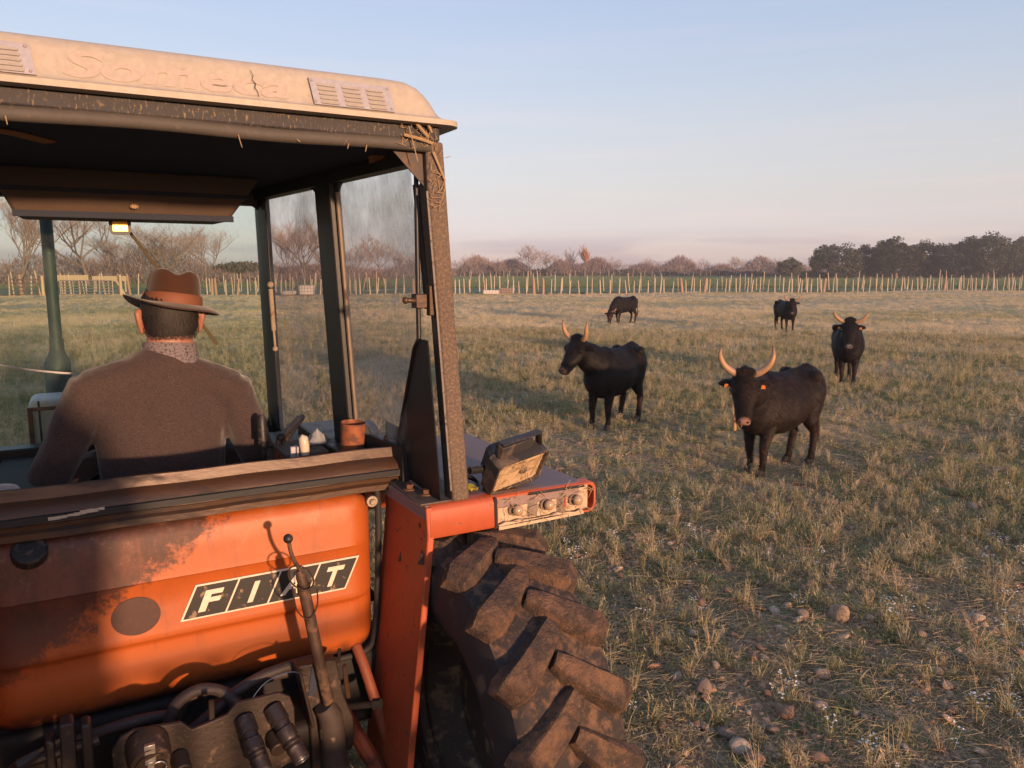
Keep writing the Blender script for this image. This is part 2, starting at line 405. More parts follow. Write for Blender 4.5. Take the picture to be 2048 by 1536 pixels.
def tank_mat():
    """orange tank paint with a spread of old fuel grime over its upper left and along the bottom"""
    t = NT("orange_tank_paint"); c = t.coord("Object")
    sp = t.n("ShaderNodeSeparateXYZ"); t.l(c, sp.inputs[0]); X, Z = sp.outputs[0], sp.outputs[2]
    col = t.mix(t.noise(c, 3.5, 5), (0.40, 0.092, 0.013), (0.34, 0.070, 0.012))
    chalk = t.rampv(t.noise(c, 9, 6, 0.65), 0.52, 0.75)
    hi = t.rampv(Z, 1.20, 1.38)
    col = t.mix(t.math("MULTIPLY", chalk, t.math("MULTIPLY", hi, 0.6)), col, (0.40, 0.15, 0.065))
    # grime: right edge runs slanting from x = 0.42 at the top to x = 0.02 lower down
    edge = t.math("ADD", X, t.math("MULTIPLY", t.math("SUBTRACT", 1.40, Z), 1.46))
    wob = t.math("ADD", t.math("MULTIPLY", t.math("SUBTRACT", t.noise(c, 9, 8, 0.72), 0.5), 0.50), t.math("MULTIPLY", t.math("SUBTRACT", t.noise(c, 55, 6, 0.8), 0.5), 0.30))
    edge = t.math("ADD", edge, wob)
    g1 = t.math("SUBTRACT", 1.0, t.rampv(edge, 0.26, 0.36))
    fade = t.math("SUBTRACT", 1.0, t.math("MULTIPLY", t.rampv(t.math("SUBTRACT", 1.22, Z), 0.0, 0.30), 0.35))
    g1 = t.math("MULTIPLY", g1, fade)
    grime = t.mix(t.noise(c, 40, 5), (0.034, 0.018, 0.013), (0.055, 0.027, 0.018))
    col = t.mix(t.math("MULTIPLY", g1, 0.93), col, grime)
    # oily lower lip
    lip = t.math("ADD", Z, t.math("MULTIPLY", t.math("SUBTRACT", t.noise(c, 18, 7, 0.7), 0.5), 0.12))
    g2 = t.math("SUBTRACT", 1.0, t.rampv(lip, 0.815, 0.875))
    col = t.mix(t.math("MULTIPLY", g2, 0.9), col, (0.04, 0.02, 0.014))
    # scuffs
    sc = t.rampv(t.noise(t.coord("Object", (0.7, 1, 2.4)), 26, 6, 0.75), 0.68, 0.74)
    col = t.mix(t.math("MULTIPLY", sc, 0.6), col, (0.10, 0.045, 0.03))
    blot = t.rampv(t.noise(t.coord("Object", (1, 1, 0.6)), 5.5, 7, 0.72), 0.46, 0.70)
    col = t.mix(t.math("MULTIPLY", blot, 0.42), col, (0.21, 0.055, 0.025))
    dust = t.rampv(t.noise(c, 30, 8, 0.8), 0.50, 0.72)
    col = t.mix(t.math("MULTIPLY", dust, t.math("MULTIPLY", hi, 0.45)), col, (0.30, 0.15, 0.085))
    drip = t.rampv(t.noise(t.coord("Object", (1, 1, 0.10)), 34, 5, 0.7), 0.56, 0.70)
    col = t.mix(t.math("MULTIPLY", drip, 0.35), col, (0.17, 0.05, 0.026))
    chip = t.rampv(t.noise(c, 75, 5, 0.8), 0.675, 0.695)
    col = t.mix(t.math("MULTIPLY", chip, 0.85), col, t.mix(t.noise(c, 20, 2), (0.07, 0.03, 0.02), (0.30, 0.16, 0.10)))
    rg = t.math("ADD", 0.50, t.math("MULTIPLY", g1, 0.12))
    t.bsdf(col, rg, 0, t.bump(t.math("ADD", t.noise(c, 6, 4), t.math("MULTIPLY", chip, 0.25)), 0.16, 0.012), 0.45)
    return t.m
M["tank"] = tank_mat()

def glass_mat(name, tint, dust, dustcol, scale=4.0, streak=(3, 3, 0.7)):
    t = NT(name); c = t.coord("Object")
    tr = t.n("ShaderNodeBsdfTransparent"); tr.inputs[0].default_value = (*tint, 1)
    gl = t.n("ShaderNodeBsdfGlossy"); gl.inputs["Roughness"].default_value = 0.05; gl.inputs[0].default_value = (0.9, 0.95, 1, 1)
    df = t.n("ShaderNodeBsdfDiffuse"); df.inputs[0].default_value = (*dustcol, 1)
    tl = t.n("ShaderNodeBsdfTranslucent"); tl.inputs[0].default_value = (*dustcol, 1)
    ad = t.n("ShaderNodeMixShader"); ad.inputs[0].default_value = 0.4; t.l(df.outputs[0], ad.inputs[1]); t.l(tl.outputs[0], ad.inputs[2])
    m1 = t.n("ShaderNodeMixShader"); m1.inputs[0].default_value = 0.0; t.l(tr.outputs[0], m1.inputs[1]); t.l(gl.outputs[0], m1.inputs[2])
    a = t.rampv(t.noise(c, scale, 6, 0.6), 0.3, 0.75)
    s2 = t.rampv(t.noise(t.coord("Object", streak), 30, 4, 0.6), 0.45, 0.75)
    sp = t.rampv(t.noise(c, 170, 2, 0.6), 0.70, 0.76)
    f = t.math("ADD", t.math("MULTIPLY", a, dust), t.math("ADD", t.math("MULTIPLY", s2, dust * 0.5), t.math("MULTIPLY", sp, dust * 0.9)))
    m2 = t.n("ShaderNodeMixShader"); t.l(f, m2.inputs[0]); t.l(m1.outputs[0], m2.inputs[1]); t.l(ad.outputs[0], m2.inputs[2])
    t.l(m2.outputs[0], t.out.inputs[0]); return t.m
M["windscreen"] = glass_mat("windscreen_glass", (0.86, 0.92, 0.88), 0.05, (0.55, 0.58, 0.52))
M["side_glass"] = glass_mat("dusty_side_glass", (0.88, 0.88, 0.86), 0.34, (0.64, 0.57, 0.50))
print("materials done")

# ================================================================== setting: ground
def gz(x, y):
    x = np.asarray(x, float); y = np.asarray(y, float)
    near = (0.018 * np.sin(1.7 * x + 0.6 * y + 1) + 0.015 * np.sin(-1.1 * x + 2.3 * y) + 0.010 * np.sin(4.1 * x + 3.3 * y + 2) + 0.008 * np.sin(5.7 * x - 6.1 * y)
            + 0.006 * np.sin(11 * x + 7 * y))
    r = np.hypot(x, y)
    return near * np.clip(r / 6, 0.15, 1) + 0.05 * np.sin(0.21 * x + 0.13 * y) * np.clip((r - 8) / 20, 0, 1)

def patch(x, y):
    """0..1 vegetation patchiness, shared by everything that is strewn over the field"""
    n = (np.sin(0.9 * x + 0.5 * y) + np.sin(-0.6 * x + 1.1 * y + 2) + np.sin(1.9 * x - 1.3 * y + 4) + 0.7 * np.sin(3.1 * x + 2.7 * y + 1) + 0.6 * np.sin(-4.3 * x + 3.7 * y))
    return np.clip(0.5 + n / 6.5, 0, 1)

def thin(x, y):
    """0 where the sward is flattened and bleached, 1 where it stands"""
    n = np.sin(0.42 * x + 0.23 * y + 1.3) + np.sin(-0.31 * x + 0.55 * y + 0.4) + np.sin(0.16 * x - 0.37 * y + 2.2) + 0.6 * np.sin(0.9 * x + 0.8 * y)
    return np.clip(0.95 + n / 3.0, 0.35, 1)

def ground_material():
    t = NT("field_soil"); c = t.coord("World")
    big = t.noise(c, 0.35, 5, 0.6); mid = t.noise(c, 2.2, 6, 0.65); fine = t.noise(c, 26, 8, 0.72)
    fine2 = t.rampv(t.noise(c, 120, 6, 0.75), 0.3, 0.7)
    soil = t.mix(t.math("MULTIPLY", t.math("ADD", fine, fine2), 0.5), (0.33, 0.20, 0.12), (0.50, 0.34, 0.215))
    straw = t.mix(t.noise(c, 60, 6, 0.7), (0.38, 0.29, 0.18), (0.58, 0.46, 0.30))
    green = t.mix(t.noise(c, 34, 6, 0.7), (0.18, 0.20, 0.08), (0.29, 0.28, 0.12))
    col = t.mix(t.rampv(mid, 0.42, 0.62), soil, green)
    st = t.rampv(t.noise(t.coord("World", (1, 1.7, 1)), 7, 8, 0.72), 0.5, 0.66)
    col = t.mix(st, col, straw)
    # farther off the sward closes over the soil
    d = t.n("ShaderNodeVectorMath"); d.operation = "LENGTH"; t.l(c, d.inputs[0])
    far = t.rampv(d.outputs["Value"], 10, 40)
    sw = t.mix(t.rampv(big, 0.40, 0.62), (0.46, 0.36, 0.22), (0.33, 0.31, 0.17))
    sw = t.mix(t.rampv(t.noise(t.coord("World", (0.5, 1.6, 1)), 1.1, 6, 0.7), 0.45, 0.7), sw, (0.54, 0.42, 0.27))
    col = t.mix(t.math("MULTIPLY", far, 0.8), col, sw)
    h = t.math("ADD", fine, t.math("MULTIPLY", t.noise(c, 90, 6, 0.7), 0.4))
    t.bsdf(col, 0.95, 0, t.bump(h, 1.0, 0.05), 0.1)
    return t.m

def crop_material():
    t = NT("young_crop"); c = t.coord("World", (1, 0.5, 1))
    col = t.mix(t.noise(c, 0.5, 6, 0.65), (0.17, 0.215, 0.11), (0.21, 0.24, 0.13))
    t.bsdf(col, 0.9, 0, t.bump(t.noise(c, 9, 6, 0.7), 1.0, 0.25), 0.1)
    return t.m

mb = MB()
rad = [0.0] + list(np.geomspace(0.6, 3500, 120)); SEG = 220
vs = [(0, 0, float(gz(0, 0)))]
for r in rad[1:]:
    a = np.linspace(0, 2 * PI, SEG, endpoint=False)
    x = r * np.sin(a); y = r * np.cos(a); z = gz(x, y) * (1 if r < 300 else 0)
    vs += list(zip(x.tolist(), y.tolist(), z.tolist()))
fs = [(0, 1 + (k + 1) % SEG, 1 + k) for k in range(SEG)]
for i in range(len(rad) - 2):
    for k in range(SEG):
        a = 1 + i * SEG + k; b = 1 + i * SEG + (k + 1) % SEG
        fs.append((a, b, b + SEG, a + SEG))
mb.add(vs, fs)
ground = mb.build("ground", ground_material(), smooth=180)
tag(ground, kind="structure")

def fence_y(x):
    """the line of the near stake fence across the field"""
    return np.interp(x, [-70, -44, -30, -3.5, 18.6, 56, 110], [66.5, 67.8, 70.5, 73.2, 76.6, 86, 101])

mb = MB(); xs = np.linspace(-120, 190, 63)
near = [(x, float(fence_y(x)) + 1.0, 0.06) for x in xs]; far = [(x * 2.2, 285.0, 0.06) for x in xs]
rows = [[tuple(Vector(a).lerp(Vector(b), k / 8)) for a, b in zip(near, far)] for k in range(9)]
mb.rings(rows, caps=False, closed=False)
crop = mb.build("crop_field", crop_material(), smooth=180); tag(crop, kind="structure")

# ================================================================== tractor
TR_A = R(29)
TR_O = Vector((-1.1347, 2.0471, 0))       # rear of the cab, on the line straight ahead of the camera spot
def LW(p):                                 # tractor frame -> world
    x, y, z = p
    return Vector((TR_O.x + x * math.cos(TR_A) - y * math.sin(TR_A), TR_O.y + x * math.sin(TR_A) + y * math.cos(TR_A), z))
XC = 0.27                                  # centre line of the tractor in its frame
tr = empty("tractor", LW((XC, 0.4, 0)), TR_A)
tr["off"] = (XC, 0.4, 0.0)
tag(tr, "old orange tractor with open black cab and faded cream roof", "tractor")
def mx(x): return 2 * XC - x               # mirror to the tractor's other side

def put(o, p, rz=0.0):
    """stand a top-level thing at a point of the tractor frame"""
    o.location = LW(p); o.rotation_euler.z += TR_A + rz
    return o

# ---- roof shell
def rrect(x0, x1, y0, y1, r, z, n=6):
    pts = []
    for cx, cy, a0 in ((x1 - r, y0 + r, -90), (x1 - r, y1 - r, 0), (x0 + r, y1 - r, 90), (x0 + r, y0 + r, 180)):
        for k in range(n + 1):
            a = R(a0 + 90 * k / n); pts.append((cx + r * math.cos(a), cy + r * math.sin(a), z))
    return pts
mb = MB(); X0, X1 = mx(1.05), 1.05
lv = [(2.700, 0.045, 0.02), (2.716, 0.045, 0.02), (2.720, 0.012, 0.006), (2.728, -0.006, 0.0), (2.742, -0.020, -0.004), (2.770, -0.036, -0.010), (2.794, -0.055, -0.0155),
      (2.812, -0.075, -0.022), (2.826, -0.100, -0.035), (2.834, -0.135, -0.06), (2.838, -0.2, -0.12), (2.840, -0.35, -0.4)]
mb.rings([rrect(X0 - dx, X1 + dx, -0.03 - dy, 1.78 + dy, 0.06, z) for z, dx, dy in lv])
roof = mb.build("roof_shell", M["cream"], tr, smooth=50)
# hairline crack and scratches on the roof edge
mb = MB()
pts = [(0.452, -0.022, 2.801), (0.459, -0.0265, 2.786), (0.455, -0.0283, 2.774), (0.464, -0.0305, 2.764), (0.461, -0.0325, 2.752), (0.468, -0.0345, 2.742), (0.470, -0.0365, 2.728)]
mb.tube(pts, [0.0006, 0.0009, 0.0008, 0.0013, 0.0012, 0.0009, 0.0007], 5)
mb.build("crack", M["rust"], roof).location = (0, 0, 0)

def text_mesh(body, size, extrude, shear=0.0, offset=0.0, bold_w=1.0):
    cu = bpy.data.curves.new("txt", "FONT"); cu.body = body; cu.size = size; cu.extrude = extrude; cu.shear = shear; cu.offset = offset
    cu.align_x = "CENTER"; cu.align_y = "CENTER"; cu.resolution_u = 6
    o = bpy.data.objects.new("txt", cu); COL.objects.link(o)
    dg = bpy.context.evaluated_depsgraph_get(); dg.update()
    me = bpy.data.meshes.new_from_object(o.evaluated_get(dg))
    bpy.data.objects.remove(o); bpy.data.curves.remove(cu)
    return me
def fit_text(me, w, h):
    co = np.empty(len(me.vertices) * 3); me.vertices.foreach_get("co", co); co = co.reshape(-1, 3)
    mn, mxx = co.min(0), co.max(0); c = (mn + mxx) / 2
    co[:, 0] = (co[:, 0] - c[0]) * w / (mxx[0] - mn[0]); co[:, 1] = (co[:, 1] - c[1]) * h / (mxx[1] - mn[1])
    me.vertices.foreach_set("co", co.ravel()); me.update()
    return me
me = fit_text(text_mesh("Someca", 0.1, 0.0004, 0.18, 0.0035), 0.565, 0.072); me.materials.append(M["letter_relief"])
lt = link_mesh("roof_lettering", me, tr)
tilt = math.atan2(0.013, 0.06)
lt.rotation_euler = (PI / 2 - tilt, 0, 0); lt.location = Vector((0.278, -0.0229, 2.766)) - Vector(tr["off"][:])

# ---- louvred grilles in the roof edge
def grille(x0, x1):
    root_z0, root_z1 = 2.724, 2.800
    def yz(z): return -0.034 + (z - 2.742) * 0.215 - 0.003
    mb = MB()
    mb.hexa([(x0 + 0.012, yz(root_z0), root_z0), (x1 + 0.012, yz(root_z0), root_z0), (x1 + 0.012, yz(root_z0) + 0.006, root_z0), (x0 + 0.012, yz(root_z0) + 0.006, root_z0)],
            [(x0, yz(root_z1), root_z1), (x1, yz(root_z1), root_z1), (x1, yz(root_z1) + 0.006, root_z1), (x0, yz(root_z1) + 0.006, root_z1)])
    g = mb.build("vent_grille", M["vent_metal"], tr, smooth=30)
    w = (x1 - x0)
    for c in range(3):
        for r in range(5):
            z = root_z1 - 0.014 - r * 0.0125
            cx = x0 + w * (0.2 + 0.3 * c) + 0.004 * r * 0.6
            hw = w * 0.115
            mb = MB(); y = yz(z)
            mb.add([(cx - hw, y, z), (cx + hw, y, z), (cx - hw + 0.004, y - 0.007, z - 0.008), (cx + hw - 0.004, y - 0.007, z - 0.008), (cx - hw, y + 0.001, z - 0.0085), (cx + hw, y + 0.001, z - 0.0085)],
                   [(0, 1, 3, 2), (2, 3, 5, 4), (0, 2, 4), (1, 5, 3), (0, 4, 5, 1)])
            s = mb.build("slat", M["cream"], g, smooth=30)
    for sx in (0.03, 0.97):
        for z in (root_z0 + 0.008, root_z1 - 0.008):
            mb = MB(); mb.ball((x0 + w * sx + (0.008 if z < 2.75 else 0), yz(z), z), (0.004, 0.003, 0.004), 8, 6); mb.build("screw", M["bolt"], g)
    return g
grille(0.613, 0.858); grille(mx(0.858), mx(0.613) + 0.0)

# ---- header beam and lower rubber edge
mb = MB(); mb.box(mx(1.035), 1.035, 0.0, 0.07, 2.655, 2.7005)
mb.build("roof_beam", M["black_mossy"], tr, bevel=0.006)
mb = MB(); mb.tube([(x, 0.006, 2.638 + 0.003 * math.sin(x * 9)) for x in np.linspace(mx(1.0), 1.0, 24)], 0, 10, ab=[(0.016, 0.020)] * 24)
mb.build("beam_edge_seal", worn("grey_rubber", (0.085, 0.07, 0.058), (0.06, 0.05, 0.042), (0.2, 0.14, 0.09), 0.7, scale=8, dscale=50, lo=0.62, hi=0.76), tr, smooth=60)

# ---- rear pillars with their inner gusset plates
def rear_pillar(sg):
    X = (lambda x: x) if sg > 0 else mx
    def quad(z, xa, xb, y0, y1): return [(X(xa), y0, z), (X(xb), y0, z), (X(xb), y1, z), (X(xa), y1, z)]
    mb = MB(); secs = [(1.458, 1.066, 1.130), (1.75, 1.046, 1.108), (2.1, 1.022, 1.082), (2.475, 0.992, 1.058), (2.655, 0.985, 1.046)]
    mb.rings([quad(z, a, b, 0.0, 0.075) for z, a, b in secs])
    p = mb.build("rear_pillar", M["pillar_lichen"], tr, bevel=0.008)
    # gusset: deep black plate on the inner side, from the ledge up to mid height
    mb = MB()
    poly = [(0.012, 1.462), (0.40, 1.475), (0.385, 1.60), (0.13, 1.985), (0.085, 2.02), (0.012, 2.02)]
    def gx(z): return np.interp(z, [1.458, 2.02], [1.024, 0.984])
    mb.prism([(X(gx(z)), y, z) for y, z in poly], (0.006 * sg, 0, 0))
    # folded lip along its sloping edge
    mb.tube([(X(gx(1.60)), 0.385, 1.60), (X(gx(1.985)), 0.13, 1.985), (X(gx(2.02)), 0.085, 2.02), (X(gx(2.4)) - 0.0 * sg, 0.085, 2.4), (X(0.985), 0.085, 2.62)], 0.009, 6)
    mb.build("gusset_plate", M["black"], tr, bevel=0.003)
    # bright worn edge trim beside the pillar
    mb = MB(); mb.tube([(X(1.060), 0.003, 1.50), (X(1.018), 0.003, 2.1), (X(0.988), 0.003, 2.5)], 0.004, 6); mb.build("edge_trim", M["bolt"], tr)
    # corner bracket at the top
    mb = MB(); mb.prism([(X(0.885), 0.03, 2.622), (X(0.99), 0.03, 2.630), (X(0.992), 0.03, 2.515), (X(0.972), 0.03, 2.535)], (0, 0.006, 0))
    mb.build("corner_bracket", worn("bracket_paint", (0.075, 0.05, 0.038), None, (0.14, 0.09, 0.06), 0.6), tr)
    return p
rear_pillar(1); rear_pillar(-1)

# ---- cab sides: front corner at (0.81, 1.62), B-pillar between, leaning inward towards the top
SIDE_FRONT = 0.815
def side_x(y, z):
    return np.interp(y, [0.08, 1.62], [1.035, SIDE_FRONT]) - (z - 2.0) * 0.075 * np.interp(y, [0.08, 1.62], [1, 0.25])
def side_bottom(y): return np.interp(y, [0.3, 0.62, 0.9, 1.62], [1.60, 1.60, 1.52, 1.43])
def cab_side(sg):
    X = (lambda x: x) if sg > 0 else mx
    def col_(y0, y1, zs, th, name, mat, bev=0.006):
        mb = MB(); rr = []
        for z in zs:
            a, b = side_x(y0, z), side_x(y1, z)
            rr.append([(X(a - th), y0, z), (X(a), y0, z), (X(b), y1, z), (X(b - th), y1, z)])
        mb.rings(rr); return mb.build(name, mat, tr, bevel=bev)
    col_(0.70, 0.845, (1.46, 2.0, 2.62), 0.05, "door_pillar", M["black"])
    mb = MB(); mb.tube([(X(side_x(0.685, z) - 0.02), 0.685, z) for z in (1.60, 2.0, 2.55)], 0.011, 8); mb.build("door_edge_strip", worn("aluminium_strip", (0.35, 0.27, 0.2), None, (0.1, 0.07, 0.05), 0.4, 0.5, stretch=(1, 1, 0.3)), tr)
    # front corner pillar
    mb = MB(); rr = []
    for z in (1.40, 2.0, 2.62):
        a = side_x(1.62, z)
        rr.append([(X(a - 0.032), 1.60, z), (X(a - 0.010), 1.53, z), (X(a + 0.014), 1.54, z), (X(a + 0.012), 1.68, z), (X(a - 0.032), 1.68, z)])
    mb.rings(rr); mb.build("front_pillar", M["black"], tr, bevel=0.006)
    # rails above and below the panes
    mb = MB(); ys = np.linspace(0.06, 1.62, 12)
    mb.rings([[(X(side_x(y, 2.6) - 0.05), y, 2.585), (X(side_x(y, 2.6) + 0.005), y, 2.585), (X(side_x(y, 2.6) + 0.005), y, 2.70), (X(side_x(y, 2.6) - 0.05), y, 2.70)] for y in ys])
    mb.build("side_roof_rail", M["black"], tr)
    mb = MB(); ys = np.linspace(0.3, 1.62, 14)
    mb.rings([[(X(side_x(y, 1.5) - 0.04), y, side_bottom(y) - 0.16), (X(side_x(y, 1.5) + 0.01), y, side_bottom(y) - 0.16), (X(side_x(y, 1.5) + 0.01), y, side_bottom(y)), (X(side_x(y, 1.5) - 0.04), y, side_bottom(y))] for y in ys])
    mb.build("side_sill_rail", M["black"], tr)
    # panes
    def pane(y0, y1, name, r=0.05):
        out_ = []
        zb0, zb1, zt = side_bottom(y0) - 0.01, side_bottom(y1) - 0.01, 2.59
        for y, z in ((y0, zb0), (y1, zb1), (y1, zt), (y0, zt)):
            out_.append((X(side_x(y, z) - 0.022), y, z))
        mb = MB(); mb.prism(out_, (0.005 * sg, 0, 0)); return mb.build(name, M["side_glass"], tr, smooth=None)
    pane(0.10, 0.695, "side_window_pane"); pane(0.85, 1.55, "quarter_window_pane")
    # corner fillets that round the openings
    def fillet(y, z, sy, sz, r=0.09, n=6):
        mb = MB(); pts = [(y, z)] + [(y + sy * r * (1 - math.sin(PI / 2 * k / n)), z + sz * r * (1 - math.cos(PI / 2 * k / n))) for k in range(n + 1)]
        mb.prism([(X(side_x(a, c) - 0.03), a, c) for a, c in pts], (0.02 * sg, 0, 0)); mb.build("frame_corner", M["black"], tr, smooth=None)
    fillet(0.85, 2.586, 1, -1, 0.10); fillet(1.545, 2.586, -1, -1, 0.05); fillet(1.545, float(side_bottom(1.545)) - 0.002, -1, 1, 0.07); fillet(0.85, float(side_bottom(0.85)) - 0.002, 1, 1, 0.05)
    fillet(0.69, 2.586, -1, -1, 0.06); fillet(0.69, 1.585, -1, 1, 0.06)
    # rubber door seal hanging loose behind the rear pillar
    mb = MB(); mb.tube([(X(side_x(0.1, z) + 0.004), 0.105 + 0.006 * math.sin(z * 8), z) for z in np.linspace(2.53, 2.12, 9)], 0.015, 8); mb.build("door_seal", worn("door_seal_rubber", (0.055, 0.045, 0.036), None, (0.15, 0.11, 0.07), 0.7), tr, smooth=60)
    # gas strut on the front pillar
    mb = MB(); xs_ = X(side_x(1.52, 2) - 0.035)
    mb.tube([(xs_, 1.49, 2.16), (xs_ + 0.006 * sg, 1.49, 1.96)], 0.011, 8); mb.tube([(xs_ + 0.006 * sg, 1.49, 1.96), (xs_ + 0.009 * sg, 1.49, 1.88)], 0.006, 8); mb.ball((xs_, 1.49, 2.18), 0.016, 8, 6); mb.ball((xs_ + 0.009 * sg, 1.49, 1.87), 0.014, 8, 6)
    mb.build("gas_strut", worn("pale_strut", (0.33, 0.25, 0.17), None, (0.16, 0.07, 0.03), 0.5, dscale=20), tr)
cab_side(1); SIDE_FRONT = 1.0; cab_side(-1)
# latch on the right pillar
mb = MB(); mb.box(0.955, 0.995, 0.03, 0.075, 2.125, 2.172); mb.tube([(0.96, 0.04, 2.15), (0.925, 0.04, 2.152)], 0.009, 8); mb.ball((0.922, 0.04, 2.152), 0.012, 8, 6); mb.box(0.998, 1.02, 0.02, 0.05, 2.10, 2.20)
mb.build("door_latch", M["rust"], tr, bevel=0.003)

# ---- windscreen and front frame
WS = 1.64
mb = MB(); mb.prism([(-0.44, WS, 1.44), (0.80, WS, 1.44), (0.79, WS, 2.60), (-0.44, WS, 2.60)], (0, 0.005, 0)); mb.build("windscreen_pane", M["windscreen"], tr, smooth=None)
mb = MB(); mb.box(-0.44, 0.80, 1.60, 1.68, 2.56, 2.70); mb.build("windscreen_top_rail", M["black"], tr, bevel=0.006)
mb = MB(); mb.box(-0.44, 0.80, 1.58, 1.68, 1.40, 1.475); mb.build("windscreen_bottom_rail", M["black"], tr, bevel=0.006)
for z, sz in ((2.562, -1), (1.474, 1)):
    for X in (lambda x: x, lambda x: 0.36 - x):
        mb = MB()
        pts = [(0.785, z)] + [(0.785 - 0.06 * (1 - math.sin(PI / 2 * k / 6)), z + sz * 0.06 * (1 - math.cos(PI / 2 * k / 6))) for k in range(7)]
        mb.prism([(X(a), 1.605, c) for a, c in pts], (0, 0.02, 0))
        mb.build("windscreen_corner", M["black"], tr, smooth=None)
# roof lining, torn foam, console
mb = MB(); mb.box(mx(0.97), 0.97, 0.06, 1.64, 2.632, 2.69); mb.build("roof_lining", M["lining"], tr)
for p in ([(-0.30, 0.2, 2.625), (-0.16, 0.26, 2.628), (-0.06, 0.42, 2.630)], [(0.90, 0.22, 2.628), (0.93, 0.30, 2.622), (0.955, 0.40, 2.60)]):
    mb = MB(); mb.tube(catmull(p, 5), 0, 6, ab=[(0.03, 0.006)] * 11)
    mb.build("torn_foam", worn("orange_foam", (0.42, 0.17, 0.07), (0.3, 0.12, 0.05), None, 0.95, bump=0.6, bscale=60), tr)
mb = MB()
mb.hexa([(-0.20, 1.18, 2.452), (0.565, 1.18, 2.452), (0.565, 1.55, 2.46), (-0.20, 1.55, 2.46)], [(-0.28, 1.08, 2.632), (0.69, 1.08, 2.632), (0.69, 1.56, 2.632), (-0.28, 1.56, 2.632)])
con = mb.build("ceiling_console", M["console"], tr, bevel=0.012)
mb = MB(); mb.box(-0.245, 0.64, 1.112, 1.13, 2.545, 2.562); mb.build("console_groove", M["lining"], con)
mb = MB(); mb.box(-0.21, 0.585, 1.158, 1.18, 2.452, 2.476); mb.build("console_lip", M["lining"], con)
mb = MB()
for k in range(9):
    a = 2 * PI * k / 9; mb.tube([(0.205, 1.13, 2.50), (0.205 + 0.016 * math.cos(a), 1.125, 2.50 + 0.010 * math.sin(a))], [0.004, 0.002], 5)
mb.ball((0.205, 1.13, 2.50), (0.010, 0.006, 0.008), 8, 6)
mb.build("console_fixing", M["straw_piece"], con)
# interior mirror
mb = MB()
mb.rings([[(0.158 + dx * w, y, 2.447 + dz * h) for dx, dz in [(math.copysign(abs(math.cos(a)) ** 0.45, math.cos(a)), math.copysign(abs(math.sin(a)) ** 0.45, math.sin(a))) for a in np.linspace(0, 2 * PI, 24, endpoint=False)]] for y, w, h in ((1.37, 0.030, 0.040), (1.345, 0.042, 0.052), (1.335, 0.042, 0.052))])
mirror = mb.build("rear_view_mirror", M["mirror_frame"], tr, smooth=40)
mb = MB(); mb.box(0.158 - 0.028, 0.158 + 0.028, 1.331, 1.3345, 2.447 - 0.036, 2.447 + 0.030); g = mb.build("mirror_glass", M["mirror"], mirror)
mb = MB(); mb.tube([(0.158, 1.36, 2.49), (0.165, 1.40, 2.53)], 0.012, 6); mb.build("mirror_stem", M["mirror_frame"], mirror)
# wiper strap across the windscreen, cord, outside exhaust and box
mb = MB(); mb.prism([(0.200, 1.625, 2.420), (0.214, 1.625, 2.424), (0.567, 1.625, 1.893), (0.551, 1.625, 1.886)], (0, 0.004, 0)); mb.build("wiper_blade", M["strap"], tr)
mb = MB(); mb.tube([(x, 1.40, 1.975 - 0.275 * (x + 0.6) - 0.03 * math.sin((x + 0.6) / 0.62 * PI)) for x in np.linspace(-0.6, 0.02, 14)], 0.0045, 6); mb.build("cab_cord", M["cord"], tr)
mb = MB(); ex = -0.135
mb.tube([(ex, 2.25, 2.62), (ex, 2.25, 1.90)], 0.029, 14); mb.tube([(ex, 2.25, 1.90), (ex, 2.25, 1.83)], 0.034, 14); mb.tube([(ex, 2.25, 1.84), (ex - 0.003, 2.25, 1.775), (ex - 0.012, 2.25, 1.2)], [0.034, 0.062, 0.062], 14)
mb.build("exhaust_stack", M["exhaust"], tr, smooth=40)
mb = MB(); mb.box(-0.262, 0.02, 1.86, 2.12, 1.25, 1.645); bx = mb.build("battery_box", M["white_paint"], tr, bevel=0.035, bseg=4)
mb = MB(); mb.box(-0.266, -0.245, 1.852, 2.13, 1.25, 1.60); mb.box(-0.266, 0.025, 1.850, 1.862, 1.595, 1.612); mb.build("box_trim", M["red_trim"], bx, bevel=0.003)
mb = MB(); mb.box(-0.222, -0.213, 1.853, 1.862, 1.25, 1.64); mb.build("box_seam", M["lining"], bx)
mb = MB(); mb.hexa([(0.0, 1.7, 0.95), (0.54, 1.7, 0.95), (0.54, 3.3, 0.95), (0.0, 3.3, 0.95)], [(0.02, 1.7, 1.40), (0.52, 1.7, 1.40), (0.50, 3.3, 1.30), (0.04, 3.3, 1.30)]); mb.build("bonnet", M["fender"], tr, bevel=0.04, bseg=3)

# ---- rear sill above the tank: pressed section along the cab back
prof = [(0.415, 1.44), (0.415, 1.57), (0.388, 1.588), (0.380, 1.586), (0.372, 1.552), (0.352, 1.543), (0.338, 1.532), (0.326, 1.512), (0.322, 1.488), (0.332, 1.482), (0.334, 1.468), (0.320, 1.460), (0.320, 1.440)]
mb = MB(); mb.rings([[(x, y, z + 0.0015 * math.sin(x * 17)) for y, z in prof] for x in np.linspace(mx(1.055), 1.055, 40)])
mb.build("rear_sill", M["rust"], tr, smooth=25)
mb = MB(); mb.rings([[(x, y, z) for y, z in ((0.321, 1.489), (0.319, 1.489), (0.318, 1.510), (0.3235, 1.5135))] for x in np.linspace(mx(1.05), 1.05, 30)]); mb.build("sill_paint_band", M["black"], tr)
